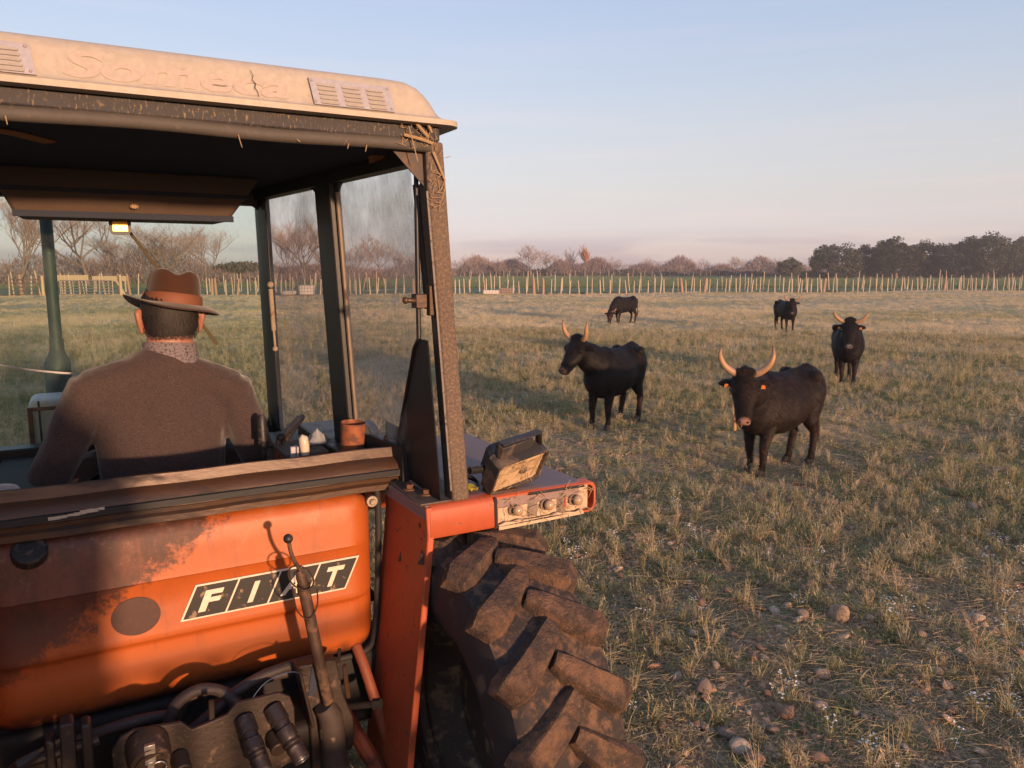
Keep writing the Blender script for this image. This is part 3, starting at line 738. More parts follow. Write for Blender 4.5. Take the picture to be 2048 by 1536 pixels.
# flaked paint on the sill
mb = MB()
for k in range(9):
    x = -0.14 + k * 0.017; z = 1.500 + 0.0015 * k
    mb.box(x, x + 0.016 + 0.006 * random.random(), 0.3158, 0.3175, z - 0.004 - 0.003 * random.random(), z + 0.003 + 0.004 * random.random())
tag(mb.build("paint_flake", M["cream"], tr), kind="stuff")

# ---- fuel tank
prof = [(0.415, 1.432), (0.375, 1.434), (0.345, 1.428), (0.328, 1.412), (0.320, 1.39), (0.3165, 1.33), (0.3135, 1.262), (0.3120, 1.248), (0.3225, 1.238), (0.3205, 1.15), (0.3190, 1.066), (0.317, 1.050), (0.321, 1.041), (0.341, 1.030), (0.345, 1.016), (0.339, 0.97), (0.338, 0.90), (0.350, 0.842), (0.375, 0.812), (0.415, 0.805)]
xs = np.concatenate([[mx(0.895)], mx(0.895) + 0.10 * (1 - np.cos(np.linspace(0.1, PI / 2, 10))), np.linspace(mx(0.78), 0.78, 30), 0.895 - 0.10 * (1 - np.cos(np.linspace(PI / 2, 0.1, 10))), [0.895]])
rr = []
for x in xs:
    d = min(x - mx(0.895), 0.895 - x); k = max(0, 1 - d / 0.10)
    sh = 1 - math.sqrt(max(0, 1 - k * k))
    zc_ = 1.12
    ring = []
    for y, z in prof:
        z2 = zc_ + (z - zc_) * (1 - 0.22 * sh)
        ring.append((x, y + (0.42 - y) * min(1, sh * 1.0), z2))
    rr.append(ring)
mb = MB(); mb.rings(rr, closed=False, caps=False)
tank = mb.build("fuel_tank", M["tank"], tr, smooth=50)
# black seal round the tank's right end
mb = MB(); pth = catmull([(0.45, 0.372, 1.446), (0.80, 0.372, 1.446), (0.90, 0.372, 1.437), (0.922, 0.372, 1.39), (0.916, 0.372, 1.10), (0.895, 0.372, 0.86), (0.86, 0.372, 0.80), (0.78, 0.372, 0.79), (0.5, 0.375, 0.79)], 5)
mb.tube(pth, 0, 8, ab=[(0.013, 0.013)] * len(pth)); mb.build("tank_seal", M["rubber"], tr, smooth=60)
mb = MB(); mb.tube([(0.892, 0.365, 1.394), (0.892, 0.345, 1.394)], 0.022, 18); mb.tube([(0.892, 0.350, 1.394), (0.892, 0.332, 1.394)], 0.0125, 6); mb.build("tank_bolt", M["bolt"], tr, bevel=0.002)
# filler cap with knurled edge
mb = MB(); n = 40; rr = []
for y, r_ in ((0.345, 0.047), (0.315, 0.047), (0.310, 0.044), (0.3085, 0.03)):
    rr.append([(-0.196 + (r_ * (1 + (0.05 if (k % 2 and r_ > 0.045) else 0))) * math.cos(2 * PI * k / n), y - 0.010, 1.402 + (r_ * (1 + (0.05 if (k % 2 and r_ > 0.045) else 0))) * math.sin(2 * PI * k / n)) for k in range(n)])
Mcap = Matrix.Translation((-0.196, 0.32, 1.402)) @ Matrix.Rotation(R(-52), 4, "X") @ Matrix.Translation((0.196, -0.32, -1.402))
rr = [[tuple(Mcap @ Vector(p)) for p in r] for r in rr]
mb.rings(rr); mb.build("filler_cap", M["knob_black"], tr, smooth=30)
# dark grease disc
mb = MB(); mb.prism([(0.078 + 0.073 * math.cos(a), 0.3175, 1.137 + 0.064 * math.sin(a)) for a in np.linspace(0, 2 * PI, 40, endpoint=False)], (0, 0.004, 0)); mb.build("grease_disc", M["stain_disc"], tr, smooth=None)
# badge: slanted black panels with a white border and letters
def sl_(x, z): return x + (z - 1.09) * 0.46
bz0, bz1 = 1.088, 1.207
bx0, bx1 = 0.208, 0.772
mb = MB(); mb.prism([(sl_(bx0, bz0), 0.3155, bz0), (sl_(bx1, bz0), 0.3155, bz0), (sl_(bx1, bz1), 0.3140, bz1), (sl_(bx0, bz1), 0.3140, bz1)], (0, 0.006, 0))
badge = mb.build("maker_badge", M["badge_white"], tr, smooth=None)
for k, ch in enumerate("FIAT"):
    a = bx0 + 0.007 + k * (bx1 - bx0 - 0.007) / 4; b2 = bx0 + (k + 1) * (bx1 - bx0 - 0.007) / 4
    mb = MB(); mb.prism([(sl_(a, bz0 + 0.006), 0.3138, bz0 + 0.006), (sl_(b2, bz0 + 0.006), 0.3138, bz0 + 0.006), (sl_(b2, bz1 - 0.006), 0.3123, bz1 - 0.006), (sl_(a, bz1 - 0.006), 0.3123, bz1 - 0.006)], (0, 0.002, 0))
    mb.build("badge_panel", M["badge_black"], badge, smooth=None)
    w = {"F": 0.058, "I": 0.018, "A": 0.074, "T": 0.062}[ch]
    me = fit_text(text_mesh(ch, 0.1, 0.0008, 0.0, 0.004), w, 0.072)
    co = np.empty(len(me.vertices) * 3); me.vertices.foreach_get("co", co); co = co.reshape(-1, 3); co[:, 0] += co[:, 1] * 0.42; me.vertices.foreach_set("co", co.ravel())
    me.materials.append(M["badge_white"])
    o = link_mesh("badge_letter", me, badge); o.rotation_euler = (PI / 2, 0, 0)
    o.location = ((sl_((a + b2) / 2, 1.147)), 0.3118, 1.147)
print("tank done")

# ---- right and left fenders with lamp housings
def fender(sg):
    X = (lambda x: x) if sg > 0 else mx
    # dusty top
    xo = 1.615
    top = [(0.962, 0.0), (xo - 0.03, 0.0), (xo, 0.03), (xo - 0.004, 0.55), (xo - 0.012, 1.02), (0.945, 1.02), (0.945, 0.40)]
    mb = MB(); mb.prism([(X(x), y, 1.405) for x, y in top], (0, 0, 0.0535)); ft = mb.build("fender_top", M["fender_dust"], tr, bevel=0.010, bseg=3)
    # front slope of the fender
    mb = MB(); mb.hexa([(X(0.95), 1.02, 1.38), (X(1.60), 1.02, 1.38), (X(1.60), 1.02, 1.455), (X(0.95), 1.02, 1.455)], [(X(0.95), 1.45, 1.0), (X(1.60), 1.45, 1.0), (X(1.60), 1.47, 1.03), (X(0.95), 1.47, 1.03)]); mb.build("fender_front", M["fender"], tr)
    # rear face: orange pressing with rolled edge
    mb = MB(); rr = []
    for x in np.linspace(0.975, 1.222, 8):
        rr.append([(X(x), 0.05, 1.4595), (X(x), 0.006, 1.4585), (X(x), -0.008, 1.450), (X(x), -0.013, 1.436), (X(x), -0.013, 1.352), (X(x), -0.006, 1.343), (X(x), 0.010, 1.343), (X(x), 0.010, 1.40), (X(x), 0.05, 1.44)])
    mb.rings(rr); mb.build("fender_rear_face", M["fender"], tr, smooth=50)
    # lamp housing frame: orange surround to the outer end
    mb = MB(); xa, xb, za, zb = 1.224, 1.66, 1.338, 1.458
    def loop(dx, dz, y, r=0.03, n=5):
        pts = []
        for cx, cz, a0 in ((xb - dx - r, zb - dz - r, 0), (xa + dx + 0.004, zb - dz - 0.004, 90), (xa + dx + 0.004, za + dz + 0.004, 180), (xb - dx - r, za + dz + r, 270)):
            rr_ = r if cx > 1.4 else 0.004
            for k in range(n + 1):
                a = R(a0 + 90 * k / n); pts.append((X(cx + rr_ * math.cos(a)), y, cz + rr_ * math.sin(a)))
        return pts
    mb.rings([loop(0, 0, 0.05), loop(0, 0, -0.004), loop(0.004, 0.004, -0.010), loop(0.012, 0.010, -0.010), loop(0.014, 0.012, 0.03)], caps=True)
    hs = mb.build("lamp_housing", M["fender"], tr, smooth=50)
    mb = MB(); mb.box(min(X(1.238), X(1.628)), max(X(1.238), X(1.628)), 0.004, 0.010, 1.352, 1.444); mb.build("lamp_backing", M["reflector"], tr)
    mb = MB(); mb.tube([(X(1.226), -0.014, 1.346), (X(1.222), -0.014, 1.455)], 0.006, 6); mb.tube([(X(1.232), -0.012, 1.347), (X(1.45), -0.012, 1.350), (X(1.56), -0.010, 1.350)], 0.0045, 6); mb.tube([(X(1.36), -0.010, 1.449), (X(1.60), -0.010, 1.447)], 0.006, 6); mb.build("lamp_seal", M["rubber"], tr)
    for x in (1.372, 1.497):
        mb = MB(); mb.prism([(X(x - 0.012), 0.006, 1.356), (X(x + 0.02), -0.012, 1.362), (X(x + 0.024), -0.012, 1.425), (X(x - 0.012), 0.006, 1.435)], (0.002 * sg, 0, 0))
        mb.build("lamp_divider", M["tin_divider"], tr)
    for x in (1.303, 1.435, 1.560):
        mb = MB(); mb.tube([(X(x), 0.004, 1.396), (X(x), -0.006, 1.396)], 0.022, 14); sk = mb.build("bulb_socket", M["tin_divider"], tr)
        mb = MB(); mb.ball((X(x + 0.008), -0.020, 1.397), (0.020, 0.018, 0.020), 14, 10); mb.build("bulb", M["bulb"], sk, smooth=180)
    # broken edge of the lost lens along the bottom
    rs = random.Random(15); low = [(X(1.236), -0.016, 1.330 + 0.004 * rs.random())]
    pts = [(X(1.236), -0.016, 1.352)] + [(X(1.236 + 0.38 * i / 14), -0.016 + 0.003 * rs.random(), (1.357 if i % 2 else 1.351) + rs.uniform(-0.004, 0.006)) for i in range(1, 14)] + [(X(1.60), -0.014, 1.346), (X(1.60), -0.014, 1.338), (X(1.236), -0.016, 1.334)]
    mb = MB(); mb.prism(pts, (0, 0.006, 0)); mb.build("broken_lens_rim", M["reflector"], tr, smooth=None)
    mb = MB(); mb.prism([(X(1.512), -0.013, 1.375), (X(1.519), -0.015, 1.377), (X(1.521), -0.014, 1.418), (X(1.515), -0.012, 1.416)], (0, 0.003, 0)); mb.build("lens_shard", M["red_plastic"], tr)
    mb = MB(); rs = random.Random(5 + sg)
    for k in range(60):
        x = rs.uniform(1.25, 1.65); z = rs.uniform(1.345, 1.452); a = rs.uniform(0, 2 * PI); L_ = rs.uniform(0.015, 0.06)
        mb.tube([(X(x), -0.013 - rs.random() * 0.008, z), (X(x + L_ * math.cos(a)), -0.013 - rs.random() * 0.01, z + L_ * 0.8 * math.sin(a))], [0.0013, 0.0008], 4)
    tag(mb.build("straw_wisp", M["straw_piece"], tr), kind="stuff")
    # inner wall, leaning in towards the bottom, with a folded rear flange
    def wx(z): return np.interp(z, [0.40, 1.34, 1.46], [0.862, 0.968, 0.962])
    zz = np.linspace(0.36, 1.455, 12)
    mb = MB(); mb.rings([[(X(wx(z)), 0.002, z), (X(wx(z) + 0.004), 0.002, z), (X(wx(z) + 0.010), 0.40, z), (X(wx(z) - 0.004), 0.40, z)] for z in zz]); mb.build("fender_inner_wall", M["fender"], tr, smooth=40)
    mb = MB(); mb.rings([[(X(wx(z) - 0.002), -0.010, z), (X(wx(z) + 0.022), -0.012, z), (X(wx(z) + 0.022), 0.0, z), (X(wx(z) - 0.002), 0.0, z)] for z in zz]); mb.build("fender_flange", M["fender"], tr, bevel=0.004)
    # small holes / plugs
    for z, y in ((1.375, 0.06), (1.325, 0.045)):
        mb = MB(); mb.tube([(X(wx(z) - 0.002), y, z), (X(wx(z) + 0.003), y, z)], 0.010, 10); mb.build("hole_plug", M["knob_black"], tr)
    # arch behind the wall, so the wheel well is closed
    mb = MB(); mb.box(min(X(1.0), X(1.6)), max(X(1.0), X(1.6)), 0.03, 1.0, 1.392, 1.404); mb.build("wheel_arch", M["dark_under"], tr)
    # bolted foot plate of the pillar
    mb = MB(); mb.prism([(X(0.95), 0.01, 1.4595), (X(1.13), 0.01, 1.4595), (X(1.14), 0.30, 1.4595), (X(0.955), 0.40, 1.4595)], (0, 0, 0.006)); mb.build("pillar_foot_plate", worn("dusty_foot_plate", (0.16, 0.115, 0.085), (0.09, 0.065, 0.05), (0.06, 0.04, 0.03), 0.8, dscale=20), tr, bevel=0.002)
    for x, y in ((0.985, 0.20), (1.012, 0.11)):
        mb = MB(); mb.tube([(X(x), y, 1.465), (X(x), y, 1.470)], 0.024, 14); mb.tube([(X(x), y, 1.470), (X(x), y, 1.485)], 0.015, 6); mb.build("foot_bolt", worn("rusty_bolt", (0.16, 0.075, 0.04), None, (0.06, 0.035, 0.025), 0.7), tr)
fender(1); fender(-1)

# ---- work lamp on the right fender
wl = MB()
ML = Matrix.Translation((1.315, 0.03, 1.555)) @ Matrix.Rotation(R(14), 4, "Z") @ Matrix.Rotation(R(34), 4, "X") @ Matrix.Rotation(R(-10), 4, "Y")
def lp(p): return tuple(ML @ (Vector(p) * 1.06))
def lring(w, h, y, r=0.012):
    return [lp((sx * (w - cx), y, sz * (h - cz))) for sx, sz, cx, cz in ((1, -1, r, 0), (1, -1, 0, r), (1, 1, 0, r), (1, 1, r, 0), (-1, 1, r, 0), (-1, 1, 0, r), (-1, -1, 0, r), (-1, -1, r, 0))]
wl.rings([lring(0.050, 0.035, 0.085), lring(0.075, 0.055, 0.07), lring(0.098, 0.070, 0.015), lring(0.108, 0.078, 0.012), lring(0.108, 0.078, -0.045), lring(0.100, 0.070, -0.045), lring(0.096, 0.066, -0.030)])
lamp = wl.build("work_lamp", M["lamp_black"], tr, smooth=35)
mb = MB(); mb.rings([lring(0.0945, 0.0645, -0.035), lring(0.09, 0.06, -0.031)], caps=True); mb.build("lamp_reflector", M["lamp_glass"], lamp, smooth=40)
mb = MB(); mb.ball(lp((0.02, -0.032, 0.0)), (0.022, 0.010, 0.016), 10, 8); mb.build("lamp_bulb", M["lamp_black"], lamp)
mb = MB()
for a, b2 in (((-0.085, 0.0, 0.078), (-0.080, 0.012, 0.118)), ((-0.080, 0.012, 0.118), (0.085, 0.012, 0.118)), ((0.085, 0.012, 0.118), (0.09, 0.0, 0.078))):
    mb.tube([lp(a), lp(b2)], 0, 6, ab=[(0.026, 0.008)] * 2)
mb.prism([lp((-0.085, -0.014, 0.078)), lp((0.055, -0.014, 0.078)), lp((0.052, -0.006, 0.116)), lp((-0.08, -0.006, 0.116))], ML.to_3x3() @ Vector((0, 0.006, 0)))
mb.build("lamp_visor", M["lamp_black"], lamp, bevel=0.002)
mb = MB(); mb.tube([lp((-0.10, 0.03, -0.01)), lp((-0.155, 0.035, 0.0))], 0.014, 10); mb.build("lamp_knob", M["knob_black"], lamp)
mb = MB(); mb.tube([(1.27, 0.05, 1.458), (1.285, 0.05, 1.50)], 0.020, 8); mb.box(1.225, 1.33, 0.015, 0.09, 1.459, 1.467); mb.build("lamp_mount", M["rust"], lamp)
mb = MB(); rs = random.Random(3)
for k in range(26):
    a = Vector((rs.uniform(-0.09, 0.09), -0.037 - rs.random() * 0.010, rs.uniform(-0.062, 0.06))); an = rs.uniform(0, 2 * PI); L_ = rs.uniform(0.02, 0.09)
    b2 = a + Vector((L_ * math.cos(an), rs.uniform(-0.004, 0.004), L_ * math.sin(an)))
    b2.x = max(-0.1, min(0.1, b2.x)); b2.z = max(-0.08, min(0.065, b2.z))
    mb.tube([lp(a), lp(b2)], [0.0014, 0.0008], 4)
tag(mb.build("lamp_straw", M["straw_piece"], lamp), kind="stuff")

# ---- bird-nest straw and twigs caught on the roof corner
mb = MB(); rs = random.Random(9)
for p in ([(0.93, -0.018, 2.72), (0.955, -0.024, 2.69), (0.985, -0.018, 2.665)], [(0.905, -0.02, 2.664), (0.95, -0.028, 2.655), (1.0, -0.02, 2.645)], [(0.975, -0.016, 2.72), (0.985, -0.022, 2.70), (1.0, -0.012, 2.68)]):
    mb.tube(catmull(p, 4), 0.0045, 5)
mb.tube([(0.918, -0.028, 2.690), (0.945, -0.03, 2.585)], [0.002, 0.0016], 4)
mb.tube([(1.005, -0.012, 2.62), (1.045, -0.012, 2.535)], [0.004, 0.003], 5)
for k in range(70):
    x = rs.uniform(0.90, 1.03); z = rs.uniform(2.625, 2.69) if k < 40 else rs.uniform(2.44, 2.62)
    if k >= 40: x = rs.uniform(0.995, 1.05)
    a = rs.uniform(0, PI); L_ = rs.uniform(0.01, 0.035)
    mb.tube([(x, -0.006 - rs.random() * 0.012, z), (x + L_ * math.cos(a), -0.006 - rs.random() * 0.014, z + L_ * math.sin(a))], [0.0012, 0.0008], 4)
for k in range(5):
    x = rs.uniform(-0.2, 0.9); mb.tube([(x, -0.012, 2.625), (x + rs.uniform(-0.02, 0.02), -0.016, 2.60 + rs.uniform(-0.012, 0.02))], [0.0016, 0.001], 4)
tag(mb.build("nest_straw", M["straw_piece"], tr), kind="stuff")

# ---- wheels
def wheel(cx, cy, cz, Rr, W, sg, nl=19, name="rear_wheel"):
    hw = W / 2; s = Rr / 0.675
    c = (cx, cy, cz)
    mb = MB()
    mb.lathe_x([(-hw * 0.55, 0.30 * s), (-hw * 0.60, 0.345 * s), (-hw * 0.75, 0.365 * s), (-hw * 0.70, 0.33 * s), (-hw * 0.2, 0.30 * s), (hw * 0.1 * sg, 0.28 * s), (hw * 0.15 * sg, 0.12 * s), (hw * 0.1 * sg, 0.05 * s), (hw * 0.1 * sg, 0.001)], c, 40)
    mb.lathe_x([(hw * 0.55, 0.30 * s), (hw * 0.60, 0.345 * s), (hw * 0.75, 0.365 * s), (hw * 0.70, 0.33 * s), (-hw * 0.2, 0.30 * s)], c, 40)
    wh = mb.build(name, M["rim"], tr, smooth=50)
    mb = MB()
    rc = Rr - 0.046 * s
    prof_ = [(-hw * 0.72, 0.352 * s), (-hw * 0.86, 0.375 * s), (-hw * 0.99, 0.44 * s), (-hw * 1.0, 0.50 * s), (-hw * 0.97, 0.56 * s), (-hw * 0.90, 0.60 * s), (-hw * 0.72, rc - 0.012), (-hw * 0.35, rc - 0.002), (0, rc)]
    prof_ = prof_ + [(-x, r) for x, r in prof_[-2::-1]]
    mb.lathe_x(prof_[:6], c, 96, 1); mb.lathe_x(prof_[5:-5], c, 96, 2); mb.lathe_x(prof_[-6:], c, 96, 1)
    # lugs: slanting bars from the centre to each shoulder
    lw = 0.040 * s
    for sd_ in (-1, 1):
        for k in range(nl):
            th0 = 2 * PI * (k + (0.5 if sd_ > 0 else 0)) / nl
            rings_ = []; n = 7
            for i in range(n + 1):
                u = i / n                                   # 0 near the centre, 1 past the shoulder
                x = sd_ * (-0.10 + 1.12 * u) * hw
                curve = 0.27 * (u ** 0.85)
                th = th0 + curve
                au = abs(x) / hw
                base = rc - 0.012 - 0.10 * s * max(0, au - 0.72) ** 1.15
                topr = Rr - 0.010 * s * au ** 2 - (0.03 * s if i == n else 0) - (0.010 * s if i == 0 else 0) - 0.05 * s * max(0, au - 0.88)
                w2 = lw * (0.80 + 0.42 * u)
                if i in (0, n): w2 *= 0.72
                tw = w2 / Rr
                P_ = []
                for dt, r_ in ((-1.40, base), (-1.00, topr - 0.009 * s), (-0.86, topr - 0.001), (0.0, topr + 0.001), (0.86, topr - 0.001), (1.00, topr - 0.009 * s), (1.40, base)):
                    # bar cross-section runs along the circumference, slanted against x
                    xx = x - sd_ * dt * w2 * 0.62
                    P_.append((cx + xx, cy - r_ * math.sin(th + dt * tw * 0.80), cz + r_ * math.cos(th + dt * tw * 0.80)))
                rings_.append(P_)
            mb.rings(rings_, 0)
    mb.build("tyre", [M["tyre"], M["sidewall"], M["tread_gap"]], wh, smooth=34)
    return wh
wheel(1.175, -0.04, 0.66, 0.675, 0.40, 1); wheel(mx(1.175), -0.04, 0.66, 0.675, 0.40, -1)
wheel(0.80, 2.75, 0.40, 0.41, 0.24, 1, 16, "front_wheel"); wheel(mx(0.80), 2.75, 0.40, 0.41, 0.24, -1, 18, "front_wheel")

# ---- under the tank: casting, hitch plate, couplers, hoses, lever
mb = MB(); mb.box(-0.25, 0.82, 0.42, 0.80, 0.36, 1.46); mb.box(-0.60, 1.14, 0.02 + 0.35, 0.62, 0.50, 0.80); mb.box(-0.02, 0.62, 0.12, 0.5, 0.30, 0.72); mb.box(-0.05, 0.59, 0.7, 3.2, 0.55, 0.96)
mb.tube([(-0.7, 0.10, 0.60), (-0.2, 0.10, 0.60)], 0.09, 12);
mb.build("rear_axle_casting", M["dark_under"], tr, bevel=0.03, bseg=3)
pl = [(-0.02, 0.70), (-0.02, 0.880), (0.004, 0.914), (0.04, 0.926), (0.168, 0.912), (0.196, 0.880), (0.296, 0.897), (0.326, 0.928), (0.455, 0.926), (0.488, 0.904), (0.500, 0.862), (0.500, 0.68), (0.25, 0.62)]
mb = MB(); mb.prism([(x, 0.0, z) for x, z in pl], (0, 0.014, 0)); hp = mb.build("hitch_plate", M["grease"], tr, bevel=0.003)
mb = MB(); mb.tube([(0.254, 0.02, 0.88), (0.256, 0.02, 0.945)], 0.009, 8); mb.build("plate_stud", M["grease"], hp)
for (xa, za, xb, zb) in ((0.345, 0.872, 0.373, 0.765), (0.432, 0.882, 0.487, 0.766)):
    a = Vector((xa, 0.0, za)); b2 = Vector((xb, -0.135, zb)); mb = MB()
    pts = [a.lerp(b2, u) for u in (0, 0.28, 0.30, 0.40, 0.42, 0.62, 0.64, 0.70, 0.72, 0.78, 0.80, 0.97, 1.0)]
    mb.tube(pts, [0.030, 0.030, 0.024, 0.024, 0.029, 0.029, 0.026, 0.029, 0.026, 0.029, 0.027, 0.027, 0.024], 18)
    cp = mb.build("hose_coupler", worn("oily_coupler", (0.05, 0.036, 0.034), None, (0.10, 0.07, 0.05), 0.4, 0.5, dscale=30), tr, smooth=40)
    d_ = (b2 - a).normalized(); mb = MB(); sd_ = d_.orthogonal().normalized(); u_ = d_.cross(sd_)
    for r_ in (0.0225, 0.014):
        mb.tube([b2 + d_ * 0.002 + sd_ * (r_ * math.cos(q)) + u_ * (r_ * math.sin(q)) for q in np.linspace(0, 2 * PI, 25)], 0.002, 6)
    mb.build("coupler_ring", M["steel"], cp, smooth=60)
    mb = MB(); mb.tube([b2 + d_ * 0.0006, b2 + d_ * 0.0016], 0.020, 16); mb.build("coupler_bore", M["lining"], cp)
for x, z in ((0.155, 0.81), (0.43, 0.79)):
    mb = MB(); mb.tube([(x, 0.0, z), (x + 0.005, -0.06, z - 0.02)], 0.026, 12); mb.build("plug_cap", M["grease"], tr, bevel=0.004)
mb = MB(); mb.tube([(0.072, 0.0, 0.875), (0.074, -0.05, 0.862), (0.075, -0.075, 0.855)], [0.060, 0.060, 0.052], 24); mb.tube([(0.075, -0.074, 0.855), (0.0755, -0.08, 0.853)], 0.040, 20); sk = mb.build("trailer_socket", M["grease"], tr, smooth=40)
mb = MB(); mb.box(0.060, 0.090, -0.088, -0.072, 0.858, 0.918); mb.box(0.065, 0.084, -0.094, -0.086, 0.80, 0.870); mb.tube([(0.095 + 0.02 * math.cos(q), -0.088, 0.842 + 0.02 * math.sin(q)) for q in np.linspace(0, 2 * PI, 16)], 0.003, 5); mb.build("socket_latch", M["steel"], sk, bevel=0.002)
hose = worn("old_hydraulic_hose", (0.060, 0.040, 0.034), (0.04, 0.028, 0.026), (0.12, 0.08, 0.06), 0.6, scale=14, dscale=40, lo=0.56, hi=0.7)
for k, p in enumerate(([(0.12, 0.18, 0.70), (0.14, 0.15, 0.83), (0.17, 0.14, 0.90), (0.24, 0.14, 0.928), (0.315, 0.13, 0.895), (0.352, 0.10, 0.82), (0.36, 0.08, 0.72)],
                       [(0.15, 0.24, 0.72), (0.20, 0.22, 0.85), (0.27, 0.20, 0.885), (0.34, 0.18, 0.85), (0.40, 0.14, 0.74)],
                       [(0.20, 0.16, 0.78), (0.29, 0.15, 0.845), (0.345, 0.15, 0.882), (0.45, 0.16, 0.914), (0.60, 0.17, 0.918), (0.70, 0.22, 0.86)],
                       [(0.28, 0.24, 0.80), (0.38, 0.24, 0.84), (0.50, 0.24, 0.86), (0.62, 0.24, 0.84), (0.70, 0.24, 0.78)],
                       [(-0.30, 0.26, 0.74), (-0.1, 0.25, 0.80), (0.06, 0.24, 0.82), (0.2, 0.25, 0.80)])):
    mb = MB(); mb.tube(catmull(p, 6), 0.0185, 10); mb.build("hydraulic_hose", hose, tr, smooth=60)
mb = MB(); mb.tube(catmull([(0.36, 0.02, 0.90), (0.42, 0.03, 0.955), (0.50, 0.04, 0.965), (0.56, 0.05, 0.93)], 5), 0.0016, 4); mb.build("tie_wire", M["steel"], tr)
# clevis lugs at the left
for x0, x1, z1, z0 in ((-0.187, -0.160, 0.945, 0.70), (-0.150, -0.108, 0.985, 0.80), (-0.098, -0.066, 0.968, 0.66)):
    mb = MB(); n = 8; zt = z1 - (x1 - x0) * 0.2
    mb.prism([(x0, 0.02, z0), (x1, 0.02, z0), (x1, 0.02, zt), (x1 - 0.008, 0.02, z1), (x0 + 0.006, 0.02, z1)], (0, 0.06, 0)); mb.build("clevis_lug", M["grease"], tr, bevel=0.006)
mb = MB(); mb.tube([(-0.26, 0.05, 0.88), (-0.05, 0.05, 0.90)], 0.016, 10); mb.tube([(-0.30, 0.03, 0.86), (-0.24, 0.0, 0.91), (-0.20, 0.02, 0.92)], [0.012, 0.02, 0.012], 6); mb.build("clevis_pin", M["grease"], tr)
# lever
mb = MB(); mb.tube(catmull([(0.523, 0.08, 1.385), (0.528, 0.08, 1.350), (0.540, 0.08, 1.315), (0.556, 0.08, 1.285), (0.562, 0.08, 1.262)], 4), 0.0065, 8)
mb.tube([(0.550, 0.08, 1.285), (0.5565, 0.08, 1.262), (0.564, 0.08, 1.230)], [0.010, 0.017, 0.017], 10); mb.tube([(0.563, 0.08, 1.236), (0.5655, 0.08, 1.205)], 0.022, 12); mb.tube([(0.565, 0.08, 1.215), (0.607, 0.08, 0.942), (0.632, 0.07, 0.79)], 0.0195, 12)
lev = mb.build("lift_lever", worn("rusty_lever", (0.085, 0.045, 0.028), (0.05, 0.03, 0.022), (0.16, 0.085, 0.045), 0.6, 0.2, scale=14, dscale=20, lo=0.5, hi=0.66), tr, smooth=45)
mb = MB(); mb.ball((0.521, 0.08, 1.398), 0.0155, 14, 10); mb.build("lever_ball", M["knob_black"], lev, smooth=180)
mb = MB(); mb.tube([(0.555 + 0.040 * math.cos(a), 0.075 + 0.03 * math.sin(a), 1.262 + 0.030 * math.sin(a) - 0.012 * math.cos(a)) for a in np.linspace(0, 2 * PI, 24)], 0.0028, 6); mb.tube(catmull([(0.525, 0.07, 1.240), (0.535, 0.06, 1.16), (0.57, 0.055, 1.125), (0.60, 0.06, 1.16), (0.605, 0.07, 1.215)], 5), 0.0026, 6)
mb.build("linch_ring", M["rust"], lev, smooth=60)
# bracket carrying the lever
mb = MB(); mb.prism([(0.535, 0.10, 0.945), (0.668, 0.10, 0.938), (0.690, 0.10, 0.80), (0.722, 0.10, 0.705), (0.722, 0.10, 0.615), (0.69, 0.10, 0.58), (0.69, 0.10, 0.40), (0.575, 0.10, 0.40), (0.570, 0.10, 0.75)], (0, 0.05, 0)); mb.prism([(0.528, 0.045, 0.955), (0.538, 0.045, 0.955), (0.575, 0.045, 0.75), (0.565, 0.045, 0.74)], (0, 0.10, 0))
bk = mb.build("lever_bracket", M["grease"], tr, bevel=0.008)
mb = MB(); mb.box(0.575, 0.600, 0.0965, 0.0995, 0.83, 0.93, M=Matrix.Translation((0.587, 0, 0.88)) @ Matrix.Rotation(R(9), 4, "Y") @ Matrix.Translation((-0.587, 0, -0.88))); mb.build("bracket_slot", M["lining"], bk, bevel=0.002)
mb = MB(); mb.tube([(0.612, 0.07, 0.80), (0.632, 0.07, 0.76), (0.642, 0.08, 0.66), (0.645, 0.08, 0.56)], [0.034, 0.040, 0.042, 0.046], 14); mb.build("lever_socket", worn("muddy_socket", (0.06, 0.042, 0.034), None, (0.33, 0.23, 0.15), 0.7, scale=8, dscale=11, lo=0.56, hi=0.64, bump=0.4, bscale=40), bk, smooth=40)
mb = MB(); mb.tube([(0.672, 0.085, 0.93), (0.676, 0.085, 0.98)], 0.006, 6); mb.tube([(0.690, 0.08, 0.92), (0.695, 0.08, 0.84), (0.70, 0.08, 0.80)], 0.008, 6); mb.build("bracket_clip", M["rust"], bk)
mb = MB(); mb.tube([(0.60, 0.30, 0.66), (0.80, 0.12, 0.724)], 0.012, 10); mb.tube([(0.80, 0.12, 0.724), (0.822, 0.10, 0.730)], 0.019, 6); mb.build("check_pin", M["dark_under"], tr)
mb = MB(); mb.tube([(0.818, 0.36, 0.83), (0.826, 0.30, 0.78), (0.90, 0.22, 0.45), (0.93, 0.22, 0.25)], [0.020, 0.020, 0.022, 0.022], 10); mb.build("fender_strut", worn("strut_paint", (0.26, 0.07, 0.034), None, (0.10, 0.05, 0.035), 0.6, dscale=20), tr, smooth=60)
mb = MB(); mb.tube([(0.72, 0.30, 0.66), (0.86, 0.16, 0.36)], 0.03, 10); mb.build("lift_arm", worn("lift_arm_paint", (0.22, 0.05, 0.022), None, (0.06, 0.03, 0.02), 0.6), tr)

